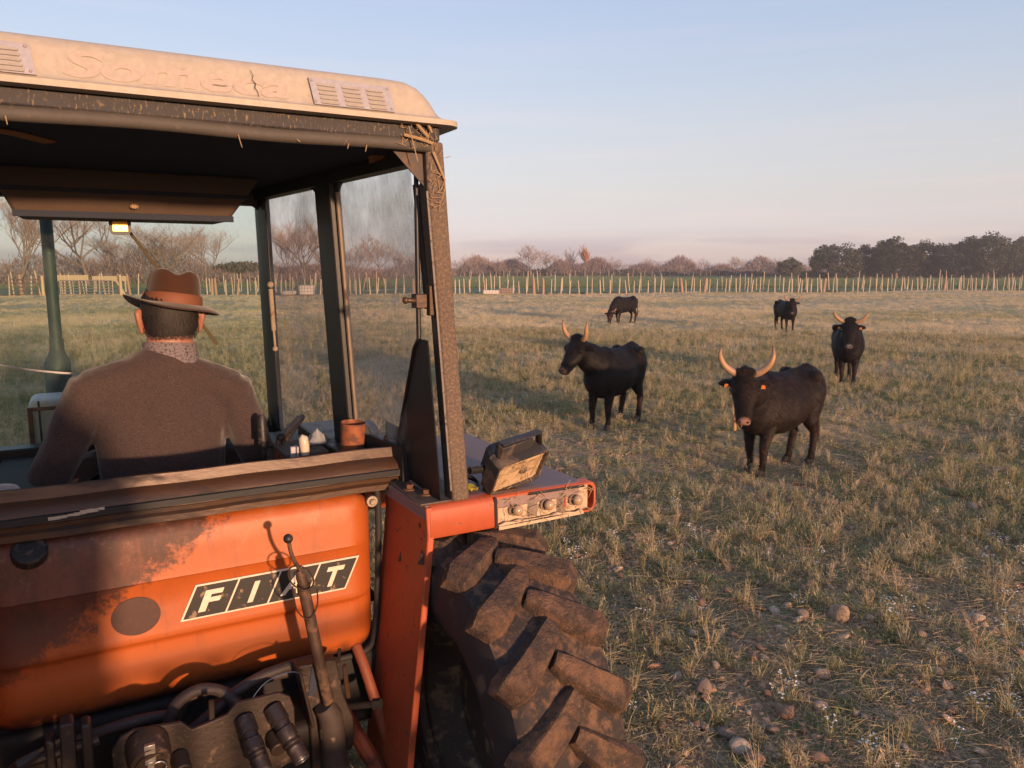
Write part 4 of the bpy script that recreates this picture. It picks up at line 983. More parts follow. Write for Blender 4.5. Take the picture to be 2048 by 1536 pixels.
# ---- inside the cab
mb = MB(); mb.box(0.55, 0.90, 0.45, 1.45, 1.30, 1.47); mb.hexa([(0.60, 0.85, 1.47), (0.80, 0.80, 1.47), (0.84, 1.30, 1.47), (0.66, 1.30, 1.47)], [(0.62, 0.87, 1.53), (0.79, 0.83, 1.53), (0.82, 1.28, 1.50), (0.68, 1.28, 1.50)]); mb.build("side_console", M["grease"], tr, bevel=0.008)
mb = MB(); mb.box(0.64, 0.80, 0.60, 0.84, 1.47, 1.53); mb.build("fuse_box", M["orange_can"], tr, bevel=0.006)
mb = MB(); mb.box(0.635, 0.805, 0.595, 0.845, 1.5305, 1.548); mb.tube([(0.72, 0.63, 1.549), (0.72, 0.63, 1.565)], 0.016, 8); mb.tube([(0.75, 0.70, 1.549), (0.75, 0.70, 1.562)], 0.016, 8); mb.build("fuse_box_lid", worn("grimy_lid", (0.13, 0.09, 0.07), None, (0.05, 0.035, 0.03), 0.7), tr, bevel=0.004)
mb = MB(); mb.tube(catmull([(0.655, 0.80, 1.42), (0.66, 0.80, 1.565), (0.68, 0.82, 1.580), (0.80, 1.05, 1.60)], 5), 0.014, 8); mb.tube([(0.70, 0.84, 1.44), (0.70, 0.86, 1.555), (0.84, 1.15, 1.585)], 0.012, 8); mb.build("grab_rail", M["grease"], tr, smooth=50)
mb = MB(); mb.tube([(0.60, 0.82, 1.30), (0.594, 0.80, 1.58)], 0.010, 8); mb.tube([(0.594, 0.80, 1.57), (0.592, 0.80, 1.66), (0.592, 0.80, 1.676)], [0.020, 0.020, 0.010], 10); mb.build("gear_lever", M["knob_black"], tr, smooth=40)
mb = MB(); mb.tube([(0.688, 0.50, 1.42), (0.686, 0.50, 1.57)], 0.010, 8); lv2 = mb.build("throttle_lever", M["rust"], tr)
mb = MB(); mb.tube([(0.688, 0.50, 1.565), (0.686, 0.50, 1.60), (0.682, 0.50, 1.628), (0.672, 0.50, 1.636)], [0.016, 0.019, 0.018, 0.010], 12); mb.build("lever_grip", M["ivory"], lv2, smooth=60)
mb = MB(); mb.box(0.655, 0.664, 0.49, 0.53, 1.47, 1.60); mb.box(0.635, 0.655, 0.50, 0.52, 1.45, 1.60); mb.build("lever_guard", M["vent_metal"], tr, bevel=0.003)
mb = MB(); mb.prism([(1.005, 0.50, 1.57), (1.062, 0.46, 1.555), (1.062, 0.46, 1.632), (1.005, 0.50, 1.664)], (0.003, 0.004, 0)); mb.tube([(0.985, 0.45, 1.60), (1.02, 0.42, 1.58), (1.055, 0.40, 1.555)], 0.012, 8); mb.ball((0.990, 0.445, 1.606), 0.014, 8, 6); mb.build("hinge_plate", M["grease"], tr)
mb = MB(); mb.box(0.85, 1.02, 0.45, 1.30, 1.40, 1.53); mb.build("inner_ledge", M["rust"], tr, bevel=0.008)
mb = MB()
cc = Vector((0.27, 1.30, 1.52)); ax = Vector((0, -0.55, 0.83)).normalized(); s_ = Vector((1, 0, 0)); u_ = ax.cross(s_)
mb.tube([cc + s_ * (0.20 * math.cos(q)) + u_ * (0.20 * math.sin(q)) for q in np.linspace(0, 2 * PI, 40)], 0.013, 8)
for q in (0.5, 2.6, 4.71): mb.tube([cc - ax * 0.02, cc + s_ * (0.20 * math.cos(q)) + u_ * (0.20 * math.sin(q))], 0.008, 6)
mb.tube([cc, cc - ax * 0.5], 0.03, 10); mb.build("steering_wheel", M["seat"], tr, smooth=50)
mb = MB(); mb.hexa([(-0.05, 1.42, 1.0), (0.59, 1.42, 1.0), (0.59, 1.62, 1.0), (-0.05, 1.62, 1.0)], [(-0.02, 1.46, 1.44), (0.56, 1.46, 1.44), (0.56, 1.62, 1.44), (-0.02, 1.62, 1.44)]); mb.build("dashboard", M["seat"], tr, bevel=0.02)
mb = MB(); mb.box(0.0, 0.50, 0.86, 1.28, 1.02, 1.12); mb.box(0.02, 0.48, 0.80, 0.87, 1.08, 1.42); mb.build("driver_seat", M["seat"], tr, bevel=0.03, bseg=3)
mb = MB(); mb.box(mx(0.92), 0.92, 0.44, 1.62, 0.96, 1.0); mb.build("cab_floor", M["dark_under"], tr)
mb = MB(); mb.box(mx(0.90), mx(0.62), 0.45, 1.58, 1.0, 1.44); mb.build("left_console", M["dark_under"], tr, bevel=0.01)
mb = MB(); mb.prism([(-0.30 + 0.075 * math.copysign(abs(math.cos(a)) ** 0.6, math.cos(a)), 0.62, 1.512 + 0.042 * math.copysign(abs(math.sin(a)) ** 0.6, math.sin(a))) for a in np.linspace(0, 2 * PI, 28, endpoint=False)], (0, 0.01, 0)); mb.build("pale_side_plate", M["white_paint"], tr, bevel=0.003)

# loose things lying in the cab and on the fender
mb = MB(); n = 24
mb.rings([[(r_ * math.cos(2 * PI * k / n) * (0.92 if False else 1), r_ * math.sin(2 * PI * k / n), z) for k in range(n)] for z, r_ in ((0.0, 0.042), (0.002, 0.044), (0.128, 0.049), (0.130, 0.047), (0.02, 0.041), (0.018, 0.001))], caps=False)
can = mb.build("open_can", M["orange_can"], smooth=40); put(can, (0.885, 0.56, 1.531)); can.rotation_euler.x = 0.08; can.rotation_euler.y = 0.05
tag(can, "orange rusty open can standing on the ledge inside the cab", "can")
mb = MB(); mb.lathe_x([(-0.02, 0.040), (-0.02, 0.058), (0.02, 0.058), (0.02, 0.040), (-0.02, 0.040)], (0, 0, 0.058), 32)
tp = mb.build("tape_roll", M["tape"], smooth=40); put(tp, (0.965, 0.62, 1.531), R(25)); tag(tp, "blue grey roll of tape leaning behind the orange can", "tape roll")
mb = MB(); rs = random.Random(2)
mb.rings([[((0.05 + 0.016 * math.sin(5 * a + j)) * (1 - j / 4.4) * math.cos(a), (0.04 + 0.012 * math.cos(4 * a + j)) * (1 - j / 4.4) * math.sin(a), 0.014 * j + 0.004 * math.sin(3 * a)) for a in np.linspace(0, 2 * PI, 18, endpoint=False)] for j in range(5)])
rg = mb.build("rag", M["white_rag"], smooth=60); put(rg, (0.80, 0.75, 1.549)); tag(rg, "crumpled white rag beside the orange can", "rag")
mb = MB()
for k in range(4):
    mb.tube(catmull([(-0.05, 0.0, 0.006), (-0.03, 0.03 + 0.01 * k, 0.012 + 0.008 * k), (0.02, 0.04 - 0.01 * k, 0.030 + 0.004 * k), (0.05, 0.0, 0.016), (0.03, -0.03, 0.007)], 4), 0.006, 6, 0)
for k in range(3):
    mb.tube(catmull([(-0.03 + 0.012 * k, -0.04, 0.008), (-0.02 + 0.012 * k, -0.02, 0.02), (0.0 + 0.01 * k, -0.055, 0.010)], 4), 0.007, 6, 1)
cb = mb.build("cable_bundle", [M["knob_black"], M["yellow"]], smooth=60); put(cb, (1.175, 0.13, 1.459)); tag(cb, "tangle of black and yellow cable on the dusty fender", "cable")
print("tractor done")

# ================================================================== driver
def skin_mat():
    t = NT("warm_skin"); c = t.coord("Object")
    col = t.mix(t.noise(c, 12, 5), (0.36, 0.165, 0.11), (0.31, 0.13, 0.085))
    t.bsdf(col, 0.5, 0, t.bump(t.noise(c, 130, 4), 0.15, 0.003), 0.4, sub=0.15); return t.m
def knit_mat():
    t = NT("brown_grey_knit"); c = t.coord("Object")
    col = t.mix(t.noise(c, 5, 5), (0.041, 0.029, 0.028), (0.033, 0.025, 0.0255))
    col = t.mix(t.rampv(t.noise(c, 220, 3, 0.7), 0.35, 0.65), col, (0.075, 0.049, 0.045))
    w = t.n("ShaderNodeTexWave"); w.wave_type = "BANDS"; w.bands_direction = "X"; w.inputs["Scale"].default_value = 75; w.inputs["Distortion"].default_value = 1.0; t.l(c, w.inputs[0])
    h = t.math("ADD", t.math("MULTIPLY", w.outputs[1], 0.35), t.noise(c, 240, 3))
    big = t.bump(t.math("ADD", t.noise(t.coord("Object", (0.7, 1, 1.7)), 6, 2, 0.4), t.math("MULTIPLY", t.noise(t.coord("Object", (1.6, 1, 0.6)), 8, 2, 0.4), 0.6)), 0.6, 0.05)
    t.bsdf(col, 0.95, 0, t.bump(h, 0.35, 0.003, big), 0.1, sheen=0.25); return t.m
skin = skin_mat(); knit = knit_mat()
M["felt"] = worn("brown_felt", (0.062, 0.027, 0.016), (0.052, 0.023, 0.014), None, 0.95, scale=8, bump=0.3, bscale=220, spec=0.1, sheen=0.2)
M["ribbon"] = worn("rust_ribbon", (0.21, 0.078, 0.038), (0.18, 0.064, 0.032), None, 0.7, scale=10, bump=0.2, bscale=200, stretch=(1, 1, 4))
M["hair"] = worn("short_dark_hair", (0.014, 0.010, 0.008), (0.030, 0.022, 0.018), None, 0.6, scale=60, bump=0.8, bscale=260, stretch=(1, 1, 0.35))
M["shirt"] = worn("speckled_collar_cloth", (0.19, 0.155, 0.16), (0.16, 0.13, 0.14), (0.045, 0.035, 0.045), 0.9, scale=20, dscale=120, lo=0.52, hi=0.6, bump=0.2, bscale=200)
M["trousers"] = worn("dark_trousers", (0.04, 0.04, 0.05), None, None, 0.9, bump=0.3)

drv = empty("person", LW((0.25, 1.0, 1.12)), TR_A); drv["off"] = (0.25, 1.0, 1.12)
tag(drv, "driver seen from behind in brown felt hat and brown knitted sweater", "person")
def hand(mb, wrist, d, s):
    """palm and five curled fingers closing round the wheel rim; d: pointing direction, s: +1 right hand"""
    w = Vector(wrist); d = Vector(d).normalized(); side = Vector((1, 0, 0)); up = side.cross(d).normalized()
    pc = w + d * 0.05
    mb.tube([w - d * 0.03, w, pc, w + d * 0.10], 0, 10, ab=[(0.030, 0.024), (0.032, 0.022), (0.043, 0.018), (0.042, 0.015)], up=up)
    for i, L_ in enumerate((0.070, 0.080, 0.075, 0.058)):
        b0 = w + d * 0.095 + side * (s * (-0.031 + 0.021 * i))
        p1 = b0 + d * (L_ * 0.45) - up * 0.004; p2 = p1 - up * (L_ * 0.36) + d * (L_ * 0.10); p3 = p2 - up * (L_ * 0.18) - d * (L_ * 0.24)
        mb.tube([b0 - d * 0.02, b0, p1, p2, p3], [0.010, 0.010, 0.0095, 0.0088, 0.007], 8)
    t0 = w + d * 0.03 - side * (s * 0.034)
    mb.tube([t0, t0 - side * (s * 0.022) + d * 0.028, t0 - side * (s * 0.016) + d * 0.060 - up * 0.012, t0 + d * 0.075 - up * 0.03], [0.013, 0.0115, 0.010, 0.0078], 8)
HX, HY, HZ = 0.298, 0.985, 2.065                  # head centre
mb = MB()
# torso, neck, head, legs, arms as one skin
mb.tube([(0.24, 1.03, 1.13), (0.24, 1.02, 1.25), (0.24, 1.0, 1.5), (0.245, 0.985, 1.7), (0.255, 0.98, 1.82), (0.275, 0.975, 1.90), (0.29, 0.98, 1.96), (0.297, 0.99, 2.02)], 0, 20, ab=[(0.17, 0.12), (0.19, 0.13), (0.20, 0.115), (0.21, 0.105), (0.17, 0.09), (0.098, 0.082), (0.086, 0.080), (0.084, 0.080)], up=(0, 1, 0))
mb.tube([(HX, HY + 0.02, HZ - 0.10), (HX, HY + 0.012, HZ - 0.055), (HX, HY, HZ), (HX, HY - 0.002, HZ + 0.06), (HX, HY, HZ + 0.11), (HX, HY, HZ + 0.13)], 0, 20, ab=[(0.060, 0.066), (0.082, 0.096), (0.097, 0.110), (0.097, 0.110), (0.070, 0.08), (0.03, 0.04)], up=(0, 1, 0))
mb.tube([(HX, HY + 0.085, HZ - 0.115), (HX, HY + 0.095, HZ - 0.075), (HX, HY + 0.100, HZ - 0.03), (HX, HY + 0.095, HZ + 0.03)], 0, 14, ab=[(0.025, 0.02), (0.045, 0.022), (0.058, 0.02), (0.06, 0.02)], up=(0, 1, 0))
mb.tube([(HX, HY + 0.105, HZ + 0.015), (HX, HY + 0.130, HZ - 0.025), (HX, HY + 0.118, HZ - 0.035)], [0.010, 0.017, 0.012], 8)      # nose
mb.tube([(HX - 0.024, HY + 0.110, HZ - 0.064), (HX, HY + 0.119, HZ - 0.062), (HX + 0.024, HY + 0.110, HZ - 0.064)], [0.006, 0.009, 0.006], 8)   # lips
for s_ in (-1, 1):                                                                                                                   # ears, standing off the head
    ex_ = HX + s_ * 0.102
    mb.tube([(ex_ + s_ * 0.002, HY + 0.012, HZ - 0.062), (ex_ + s_ * 0.006, HY + 0.006, HZ - 0.045), (ex_ + s_ * 0.013, HY - 0.004, HZ - 0.012), (ex_ + s_ * 0.017, HY - 0.010, HZ + 0.018), (ex_ + s_ * 0.010, HY - 0.004, HZ + 0.036)], 0, 10, ab=[(0.009, 0.012), (0.010, 0.016), (0.011, 0.023), (0.012, 0.022), (0.010, 0.012)], up=(0, 1, 0))
for s_, sh, el_, wr in ((-1, (0.012, 0.95, 1.80), (-0.15, 0.98, 1.44), (0.085, 1.24, 1.50)), (1, (0.495, 0.95, 1.765), (0.60, 1.0, 1.40), (0.455, 1.24, 1.48))):
    e_ = Vector(el_); w_ = Vector(wr); s0 = Vector(sh)
    mb.tube([s0, s0.lerp(e_, 0.5), e_, e_.lerp(w_, 0.4), w_], [0.062, 0.055, 0.046, 0.044, 0.030], 12)
    hand(mb, wr, Vector((0, 0.6, 0.35)), s_)
    hip = Vector((0.24 + s_ * 0.10, 1.08, 1.19)); kn = Vector((0.25 + s_ * 0.22, 1.50, 1.24)); an = Vector((0.25 + s_ * 0.2, 1.52, 1.06))
    mb.tube([hip, hip.lerp(kn, 0.5), kn], [0.088, 0.075, 0.055], 12); mb.tube([kn, kn.lerp(an, 0.5), an], [0.055, 0.05, 0.04], 10); mb.tube([an, an + Vector((0, 0.10, -0.02))], [0.04, 0.035], 8)
body = link_mesh("body", organic("body", mb, skin, 0.0075, 4), drv)
for s_ in (-1, 1):
    mb = MB(); mb.ball((HX + s_ * 0.031, HY + 0.104, HZ + 0.006), 0.011, 10, 8); mb.build("eye", worn("eye_dark", (0.05, 0.03, 0.02), None, None, 0.2, bump=0), drv, smooth=180)
# sweater
mb = MB()
mb.tube([(0.24, 1.03, 1.14), (0.24, 1.02, 1.25), (0.24, 1.0, 1.42), (0.24, 0.99, 1.58), (0.245, 0.98, 1.70), (0.252, 0.978, 1.79), (0.264, 0.976, 1.85), (0.278, 0.974, 1.895), (0.288, 0.975, 1.925)], 0, 24, ab=[(0.205, 0.155), (0.225, 0.16), (0.232, 0.148), (0.242, 0.138), (0.250, 0.130), (0.225, 0.118), (0.17, 0.105), (0.125, 0.104), (0.098, 0.092)], up=(0, 1, 0))
for s_, sh, el_, wr in ((-1, (-0.005, 0.955, 1.795), (-0.168, 0.98, 1.44), (0.07, 1.22, 1.495)), (1, (0.512, 0.955, 1.762), (0.625, 1.0, 1.40), (0.46, 1.22, 1.475))):
    e_ = Vector(el_); w_ = Vector(wr); s0 = Vector(sh)
    mb.tube([Vector((0.27, 0.97, 1.875)), Vector((0.27, 0.97, 1.855)).lerp(s0, 0.5) + Vector((0, 0, 0.012)), s0], [0.068, 0.078, 0.084], 14)
    mb.tube([s0 + Vector((-s_ * 0.05, 0, 0.0)), s0, s0.lerp(e_, 0.3), s0.lerp(e_, 0.6), e_ + Vector((0, -0.01, 0.02)), e_ + Vector((0, 0.03, 0)), e_.lerp(w_, 0.5), w_], [0.08, 0.086, 0.082, 0.078, 0.072, 0.068, 0.056, 0.042], 14)
link_mesh("sweater", organic("sweater", mb, knit, 0.009, 6), drv)
mb = MB()
for s_ in (-1, 1):
    hip = Vector((0.24 + s_ * 0.10, 1.06, 1.20)); kn = Vector((0.25 + s_ * 0.22, 1.50, 1.24)); an = Vector((0.25 + s_ * 0.2, 1.52, 1.05))
    mb.tube([hip - Vector((0, 0.08, 0)), hip, hip.lerp(kn, 0.5), kn + Vector((0, 0.02, 0))], [0.09, 0.105, 0.09, 0.075], 12); mb.tube([kn, kn.lerp(an, 0.5), an], [0.075, 0.065, 0.06], 10)
link_mesh("trousers", organic("trousers", mb, M["trousers"], 0.012, 4), drv)
# shirt collar: standing band, higher at the back
mb = MB(); n = 40; rr = []
for rsc, dz in ((1.06, -0.045), (1.02, 0.0), (0.985, 0.030), (0.965, 0.034), (0.94, 0.028), (0.97, -0.02)):
    rr.append([(0.289 + 0.100 * rsc * math.sin(a), 0.978 + 0.094 * rsc * -math.cos(a), 1.930 + dz + 0.010 * math.cos(a) - 0.006 * math.sin(a)) for a in np.linspace(0, 2 * PI, n, endpoint=False)])
mb.rings(rr, caps=False); mb.build("shirt_collar", M["shirt"], drv, smooth=60)
# hair: cap round the back of the head with a ragged hem of short strands
mb = MB(); rr = []
for zf, rs_ in ((0.11, 0.80), (0.075, 1.02), (0.04, 1.06), (0.0, 1.06), (-0.03, 1.04), (-0.052, 1.0), (-0.068, 0.955)):
    ring = []
    for a in np.linspace(-1.9, 1.9, 41):
        low = max(0, (abs(a) - 1.0)) * 0.050 if zf < 0 else 0
        rx = 0.098 * rs_; ry = 0.112 * rs_
        nz_ = 0.0025 * math.sin(a * 37 + zf * 300) + 0.002 * math.sin(a * 61 - zf * 170)
        ring.append((HX + (rx + nz_) * math.sin(a), HY - (ry + nz_) * math.cos(a), HZ + zf + low + 0.004 * math.sin(a * 29) * (1 if zf < -0.05 else 0)))
    rr.append(ring)
mb.rings(rr, caps=False, closed=False)
rs = random.Random(4)
for k in range(1500):
    a = rs.uniform(-1.75, 1.75); zf = rs.uniform(-0.074, 0.02) if k < 1000 else rs.uniform(-0.078, -0.055)
    if zf < 0: zf += max(0, abs(a) - 1.0) * 0.050
    k_ = np.interp(zf, [-0.078, -0.05, 0.0, 0.1], [0.93, 1.01, 1.06, 1.0])
    p = Vector((HX + 0.099 * k_ * math.sin(a), HY - 0.113 * k_ * math.cos(a), HZ + zf)); nrm = Vector((math.sin(a), -math.cos(a), 0)); tg = Vector((math.cos(a), math.sin(a), 0))
    L_ = rs.uniform(0.006, 0.013); q = p + nrm * 0.003 - Vector((0, 0, L_)) + tg * rs.uniform(-0.004, 0.004)
    mb.add([p - tg * 0.0009, p + tg * 0.0009, q], [(0, 1, 2)])
mb.build("hair", M["hair"], drv, smooth=80)
# hat: crown with a pinched top, band, wavy brim
MH = Matrix.Translation((HX + 0.012, HY + 0.005, HZ + 0.046)) @ Matrix.Rotation(R(7.5), 4, "Y") @ Matrix.Rotation(R(-5), 4, "X")
hat = empty("hat", (0, 0, 0)); hat.parent = drv; hat.location = -Vector(drv["off"][:])
def hp_(p): return tuple(MH @ Vector(p))
n = 48; mb = MB(); rr = []
for j, (z, s_) in enumerate(((0.0, 1.0), (0.03, 0.985), (0.06, 0.955), (0.09, 0.915), (0.112, 0.875), (0.126, 0.82), (0.132, 0.70), (0.130, 0.5), (0.124, 0.25), (0.120, 0.02))):
    ring = []
    for k in range(n):
        a = 2 * PI * k / n; x = 0.104 * s_ * math.cos(a); y = 0.126 * s_ * math.sin(a)
        dent = 0.024 * math.exp(-(x / 0.030) ** 2) * max(0, (z - 0.09) / 0.04)
        pinch = 1 - 0.12 * max(0, (z - 0.05) / 0.08) * max(0, math.sin(a)) ** 2
        ring.append(hp_((x * pinch, y, z - dent + 0.006 * max(0, z - 0.08) / 0.04 * -math.sin(a))))
    rr.append(ring)
mb.rings(rr); o = mb.build("hat_crown", M["felt"], hat, smooth=70)
mb = MB(); rr = []
for z, s_ in ((0.002, 1.040), (0.004, 1.046), (0.020, 1.040), (0.041, 1.022), (0.043, 1.000)):
    rr.append([hp_((0.104 * s_ * math.cos(2 * PI * k / n), 0.126 * s_ * math.sin(2 * PI * k / n), z)) for k in range(n)])
mb.rings(rr, caps=False)
mb.tube([hp_((-0.109, -0.01, 0.003)), hp_((-0.1085, -0.012, 0.042))], 0.004, 6); mb.build("hat_band", M["ribbon"], hat, smooth=60)
mb = MB(); rr = []
def brim(a, s_, dz):
    c, sn = math.cos(a), math.sin(a)
    x = (0.103 + 0.074 * s_) * c; y = (0.125 + 0.070 * s_) * sn
    z = 0.004 + s_ * (0.018 * abs(c) ** 2 - 0.020 * max(0, sn) - 0.016 * max(0, -sn) - 0.004) - (0.040 * max(0, s_) ** 2.2 * max(0, c) ** 3) + 0.006 * s_ * math.sin(2 * a + 1)
    return hp_((x, y, z + dz))
for s_, dz in ((-0.04, 0.0), (0.2, 0.0016), (0.5, 0.0016), (0.8, 0.0016), (1.0, 0.0012), (1.02, -0.0005), (1.0, -0.0022), (0.6, -0.0022), (0.2, -0.0022), (-0.04, -0.002)):
    rr.append([brim(2 * PI * k / 64, s_, dz) for k in range(64)])
mb.rings(rr, caps=False); mb.build("hat_brim", M["felt"], hat, smooth=70)
print("driver done")

# ================================================================== the photographer and the trailer behind the camera (they throw the shadow on the tractor's left)
M["trailer_wood"] = worn("trailer_boards", (0.20, 0.13, 0.08), (0.14, 0.09, 0.06), None, 0.8, scale=6, stretch=(0.3, 1, 3))
trl = empty("flat_trailer", LW((0.2, -2.9, 0)), TR_A); trl["off"] = (0.2, -2.9, 0.0)
tag(trl, "flat wooden trailer hitched behind the tractor", "trailer")
for k in range(6):
    mb = MB(); mb.box(-0.75, 1.15, -3.95 + k * 0.2, -3.95 + k * 0.2 + 0.185, 0.62, 0.66); mb.build("deck_board", M["trailer_wood"], trl, bevel=0.004)
for k in range(2):
    mb = MB(); mb.box(-0.75, 1.15, -2.745, -2.72, 0.66 + k * 0.15, 0.80 + k * 0.15); mb.build("head_board", M["trailer_wood"], trl, bevel=0.004)
for x in (-0.72, 0.20, 0.36, 0.52, 1.12):
    mb = MB(); mb.box(x - 0.022, x + 0.022, -2.715, -2.675, 0.5, 1.20 if 0 < x < 1 else 1.28); mb.build("head_post", M["trailer_wood"], trl, bevel=0.004)
mb = MB(); mb.box(-0.75, 1.15, -2.71, -2.68, 1.21, 1.25); mb.build("head_rail", M["trailer_wood"], trl, bevel=0.004)
mb = MB(); mb.tube([(0.27, -2.9, 0.56), (0.27, -0.1, 0.50)], 0.045, 8); mb.build("drawbar", M["rust"], trl)
for x in (-0.60, 1.0):
    mb = MB(); mb.lathe_x([(-0.09, 0.12), (-0.10, 0.28), (-0.06, 0.32), (0.06, 0.32), (0.10, 0.28), (0.09, 0.12)], (x, -3.6, 0.32), 28); mb.build("wheel", M["sidewall"], trl, smooth=40)

ph = empty("person", LW((0.045, -3.0, 0.66)), TR_A); ph["off"] = (0.045, -3.0, 0.66)
tag(ph, "standing person holding up a phone, casting a shadow on the tractor", "person")
mb = MB(); c0 = Vector((0.045, -3.0, 0))
def q(x, y, z): return Vector((c0.x + x, c0.y + y, z))
mb.tube([q(0, 0, 1.40), q(0, 0, 1.55), q(0, 0, 1.80), q(0, 0, 2.0), q(0, 0, 2.08), q(0, 0.01, 2.15), q(0, 0.02, 2.22)], 0, 18, ab=[(0.17, 0.11), (0.18, 0.12), (0.19, 0.12), (0.20, 0.11), (0.13, 0.09), (0.065, 0.065), (0.062, 0.062)], up=(0, 1, 0))
mb.tube([q(0, 0.04, 2.20), q(0, 0.03, 2.25), q(0, 0.02, 2.31), q(0, 0.02, 2.37), q(0, 0.02, 2.42)], 0, 16, ab=[(0.05, 0.06), (0.068, 0.088), (0.08, 0.10), (0.075, 0.095), (0.04, 0.05)], up=(0, 1, 0))
mb.tube([q(0, 0.125, 2.33), q(0, 0.14, 2.30)], [0.008, 0.014], 8)
for s_ in (-1, 1):
    mb.tube([q(s_ * 0.082, 0.01, 2.28), q(s_ * 0.09, 0.0, 2.33)], [0.014, 0.018], 8)
    mb.tube([q(s_ * 0.18, 0, 2.03), q(s_ * 0.25, 0.10, 1.80), q(s_ * 0.10, 0.36, 2.10)], [0.058, 0.048, 0.032], 12)
    mb.tube([q(s_ * 0.09, 0, 1.42), q(s_ * 0.10, 0.02, 1.10), q(s_ * 0.11, 0.0, 0.74)], [0.10, 0.068, 0.045], 12); mb.tube([q(s_ * 0.11, -0.04, 0.70), q(s_ * 0.11, 0.16, 0.69)], [0.04, 0.034], 8)
    w = q(s_ * 0.10, 0.36, 2.10); d = Vector((-s_ * 0.45, 0.4, 0.9)).normalized()
    mb.tube([w, w + d * 0.07], 0, 10, ab=[(0.032, 0.018), (0.038, 0.014)])
    for i in range(4):
        b0 = w + d * 0.065 + Vector((0, 0.02 * i - 0.03, 0)); mb.tube([b0, b0 + d * 0.04, b0 + d * 0.06 - Vector((s_ * 0.02, 0, 0))], [0.009, 0.008, 0.007], 6)
    mb.tube([w + d * 0.02, w + d * 0.03 + Vector((0, -0.05, 0.02)), w + d * 0.06 + Vector((0, -0.06, 0.03))], [0.011, 0.010, 0.008], 6)
link_mesh("body", organic("body", mb, [skin], 0.011, 4), ph)
mb = MB()
mb.tube([q(0, 0, 1.36), q(0, 0, 1.55), q(0, 0, 1.80), q(0, 0, 2.0), q(0, 0, 2.08), q(0, 0.01, 2.13)], 0, 18, ab=[(0.19, 0.13), (0.205, 0.14), (0.215, 0.14), (0.225, 0.13), (0.15, 0.105), (0.085, 0.08)], up=(0, 1, 0))
for s_ in (-1, 1): mb.tube([q(s_ * 0.16, 0, 2.03), q(s_ * 0.19, 0, 2.01), q(s_ * 0.255, 0.10, 1.79), q(s_ * 0.13, 0.31, 2.04)], [0.07, 0.075, 0.062, 0.042], 12)
link_mesh("jacket", organic("jacket", mb, M["trousers"], 0.012, 5), ph)
mb = MB()
for s_ in (-1, 1): mb.tube([q(s_ * 0.085, 0, 1.44), q(s_ * 0.10, 0.02, 1.10), q(s_ * 0.11, 0.0, 0.72)], [0.115, 0.082, 0.062], 12)
link_mesh("trousers", organic("trousers", mb, M["trousers"], 0.012, 4), ph)

# ================================================================== cattle
def hide_mat(name, a, b, tip):
    t = NT(name); c = t.coord("Object")
    at = t.n("ShaderNodeAttribute"); at.attribute_name = "Col"
    base = t.mix(t.noise(c, 4.5, 6, 0.6), a, b)
    hair = t.rampv(t.noise(t.coord("Object", (1, 1, 0.35)), 70, 5, 0.7), 0.42, 0.72)
    base = t.mix(t.math("MULTIPLY", hair, 0.75), base, tip)
    col = t.mix(at.outputs["Alpha"], base, at.outputs["Color"])
    h = t.noise(t.coord("Object", (1, 1, 0.3)), 90, 5, 0.7)
    t.bsdf(col, 0.62, 0, t.bump(h, 0.9, 0.018, t.bump(t.noise(c, 7, 5), 0.6, 0.05)), 0.12, sheen=0.0)
    return t.m
HIDE_BLACK = hide_mat("black_hide", (0.0050, 0.0043, 0.0048), (0.009, 0.0066, 0.0062), (0.020, 0.011, 0.008))
HIDE_BROWN = hide_mat("dark_brown_hide", (0.0095, 0.0060, 0.0052), (0.016, 0.0095, 0.0074), (0.036, 0.019, 0.0125))
COAT = {}
for hm_, a_, b_ in ((HIDE_BLACK, (0.0038, 0.0034, 0.0036), (0.018, 0.0105, 0.008)), (HIDE_BROWN, (0.007, 0.0048, 0.0045), (0.034, 0.019, 0.013))):
    t = NT(hm_.name + "_hair"); c = t.coord("Object"); t.bsdf(t.mix(t.rampv(t.noise(c, 9, 7, 0.8), 0.42, 0.68), a_, b_), 0.55, 0, None, 0.2); COAT[hm_.name] = t.m
def horn_mat():
    t = NT("horn"); at = t.n("ShaderNodeAttribute"); at.attribute_name = "Col"; c = t.coord("Object")
    col = t.mix(t.math("MULTIPLY", t.rampv(t.noise(t.coord("Object", (1, 1, 3)), 40, 4), 0.4, 0.7), 0.35), at.outputs["Color"], (0.25, 0.13, 0.07))
    t.bsdf(col, 0.45, 0, t.bump(t.noise(c, 60, 4), 0.2, 0.004), 0.4); return t.m
HORN = horn_mat()
M["hoof"] = worn("hoof_horn", (0.030, 0.023, 0.021), None, (0.08, 0.055, 0.04), 0.7)
M["tag_orange"] = worn("orange_ear_tag", (0.58, 0.17, 0.035), None, None, 0.4, bump=0)
M["eye_black"] = worn("dark_eye", (0.01, 0.008, 0.008), None, None, 0.12, bump=0)
M["bell_strap"] = worn("pale_wood_collar", (0.45, 0.24, 0.10), (0.36, 0.18, 0.08), None, 0.6)

def set_col(me, rgba):
    ca = me.color_attributes.new("Col", "FLOAT_COLOR", "POINT"); ca.data.foreach_set("color", np.asarray(rgba, np.float32).ravel())

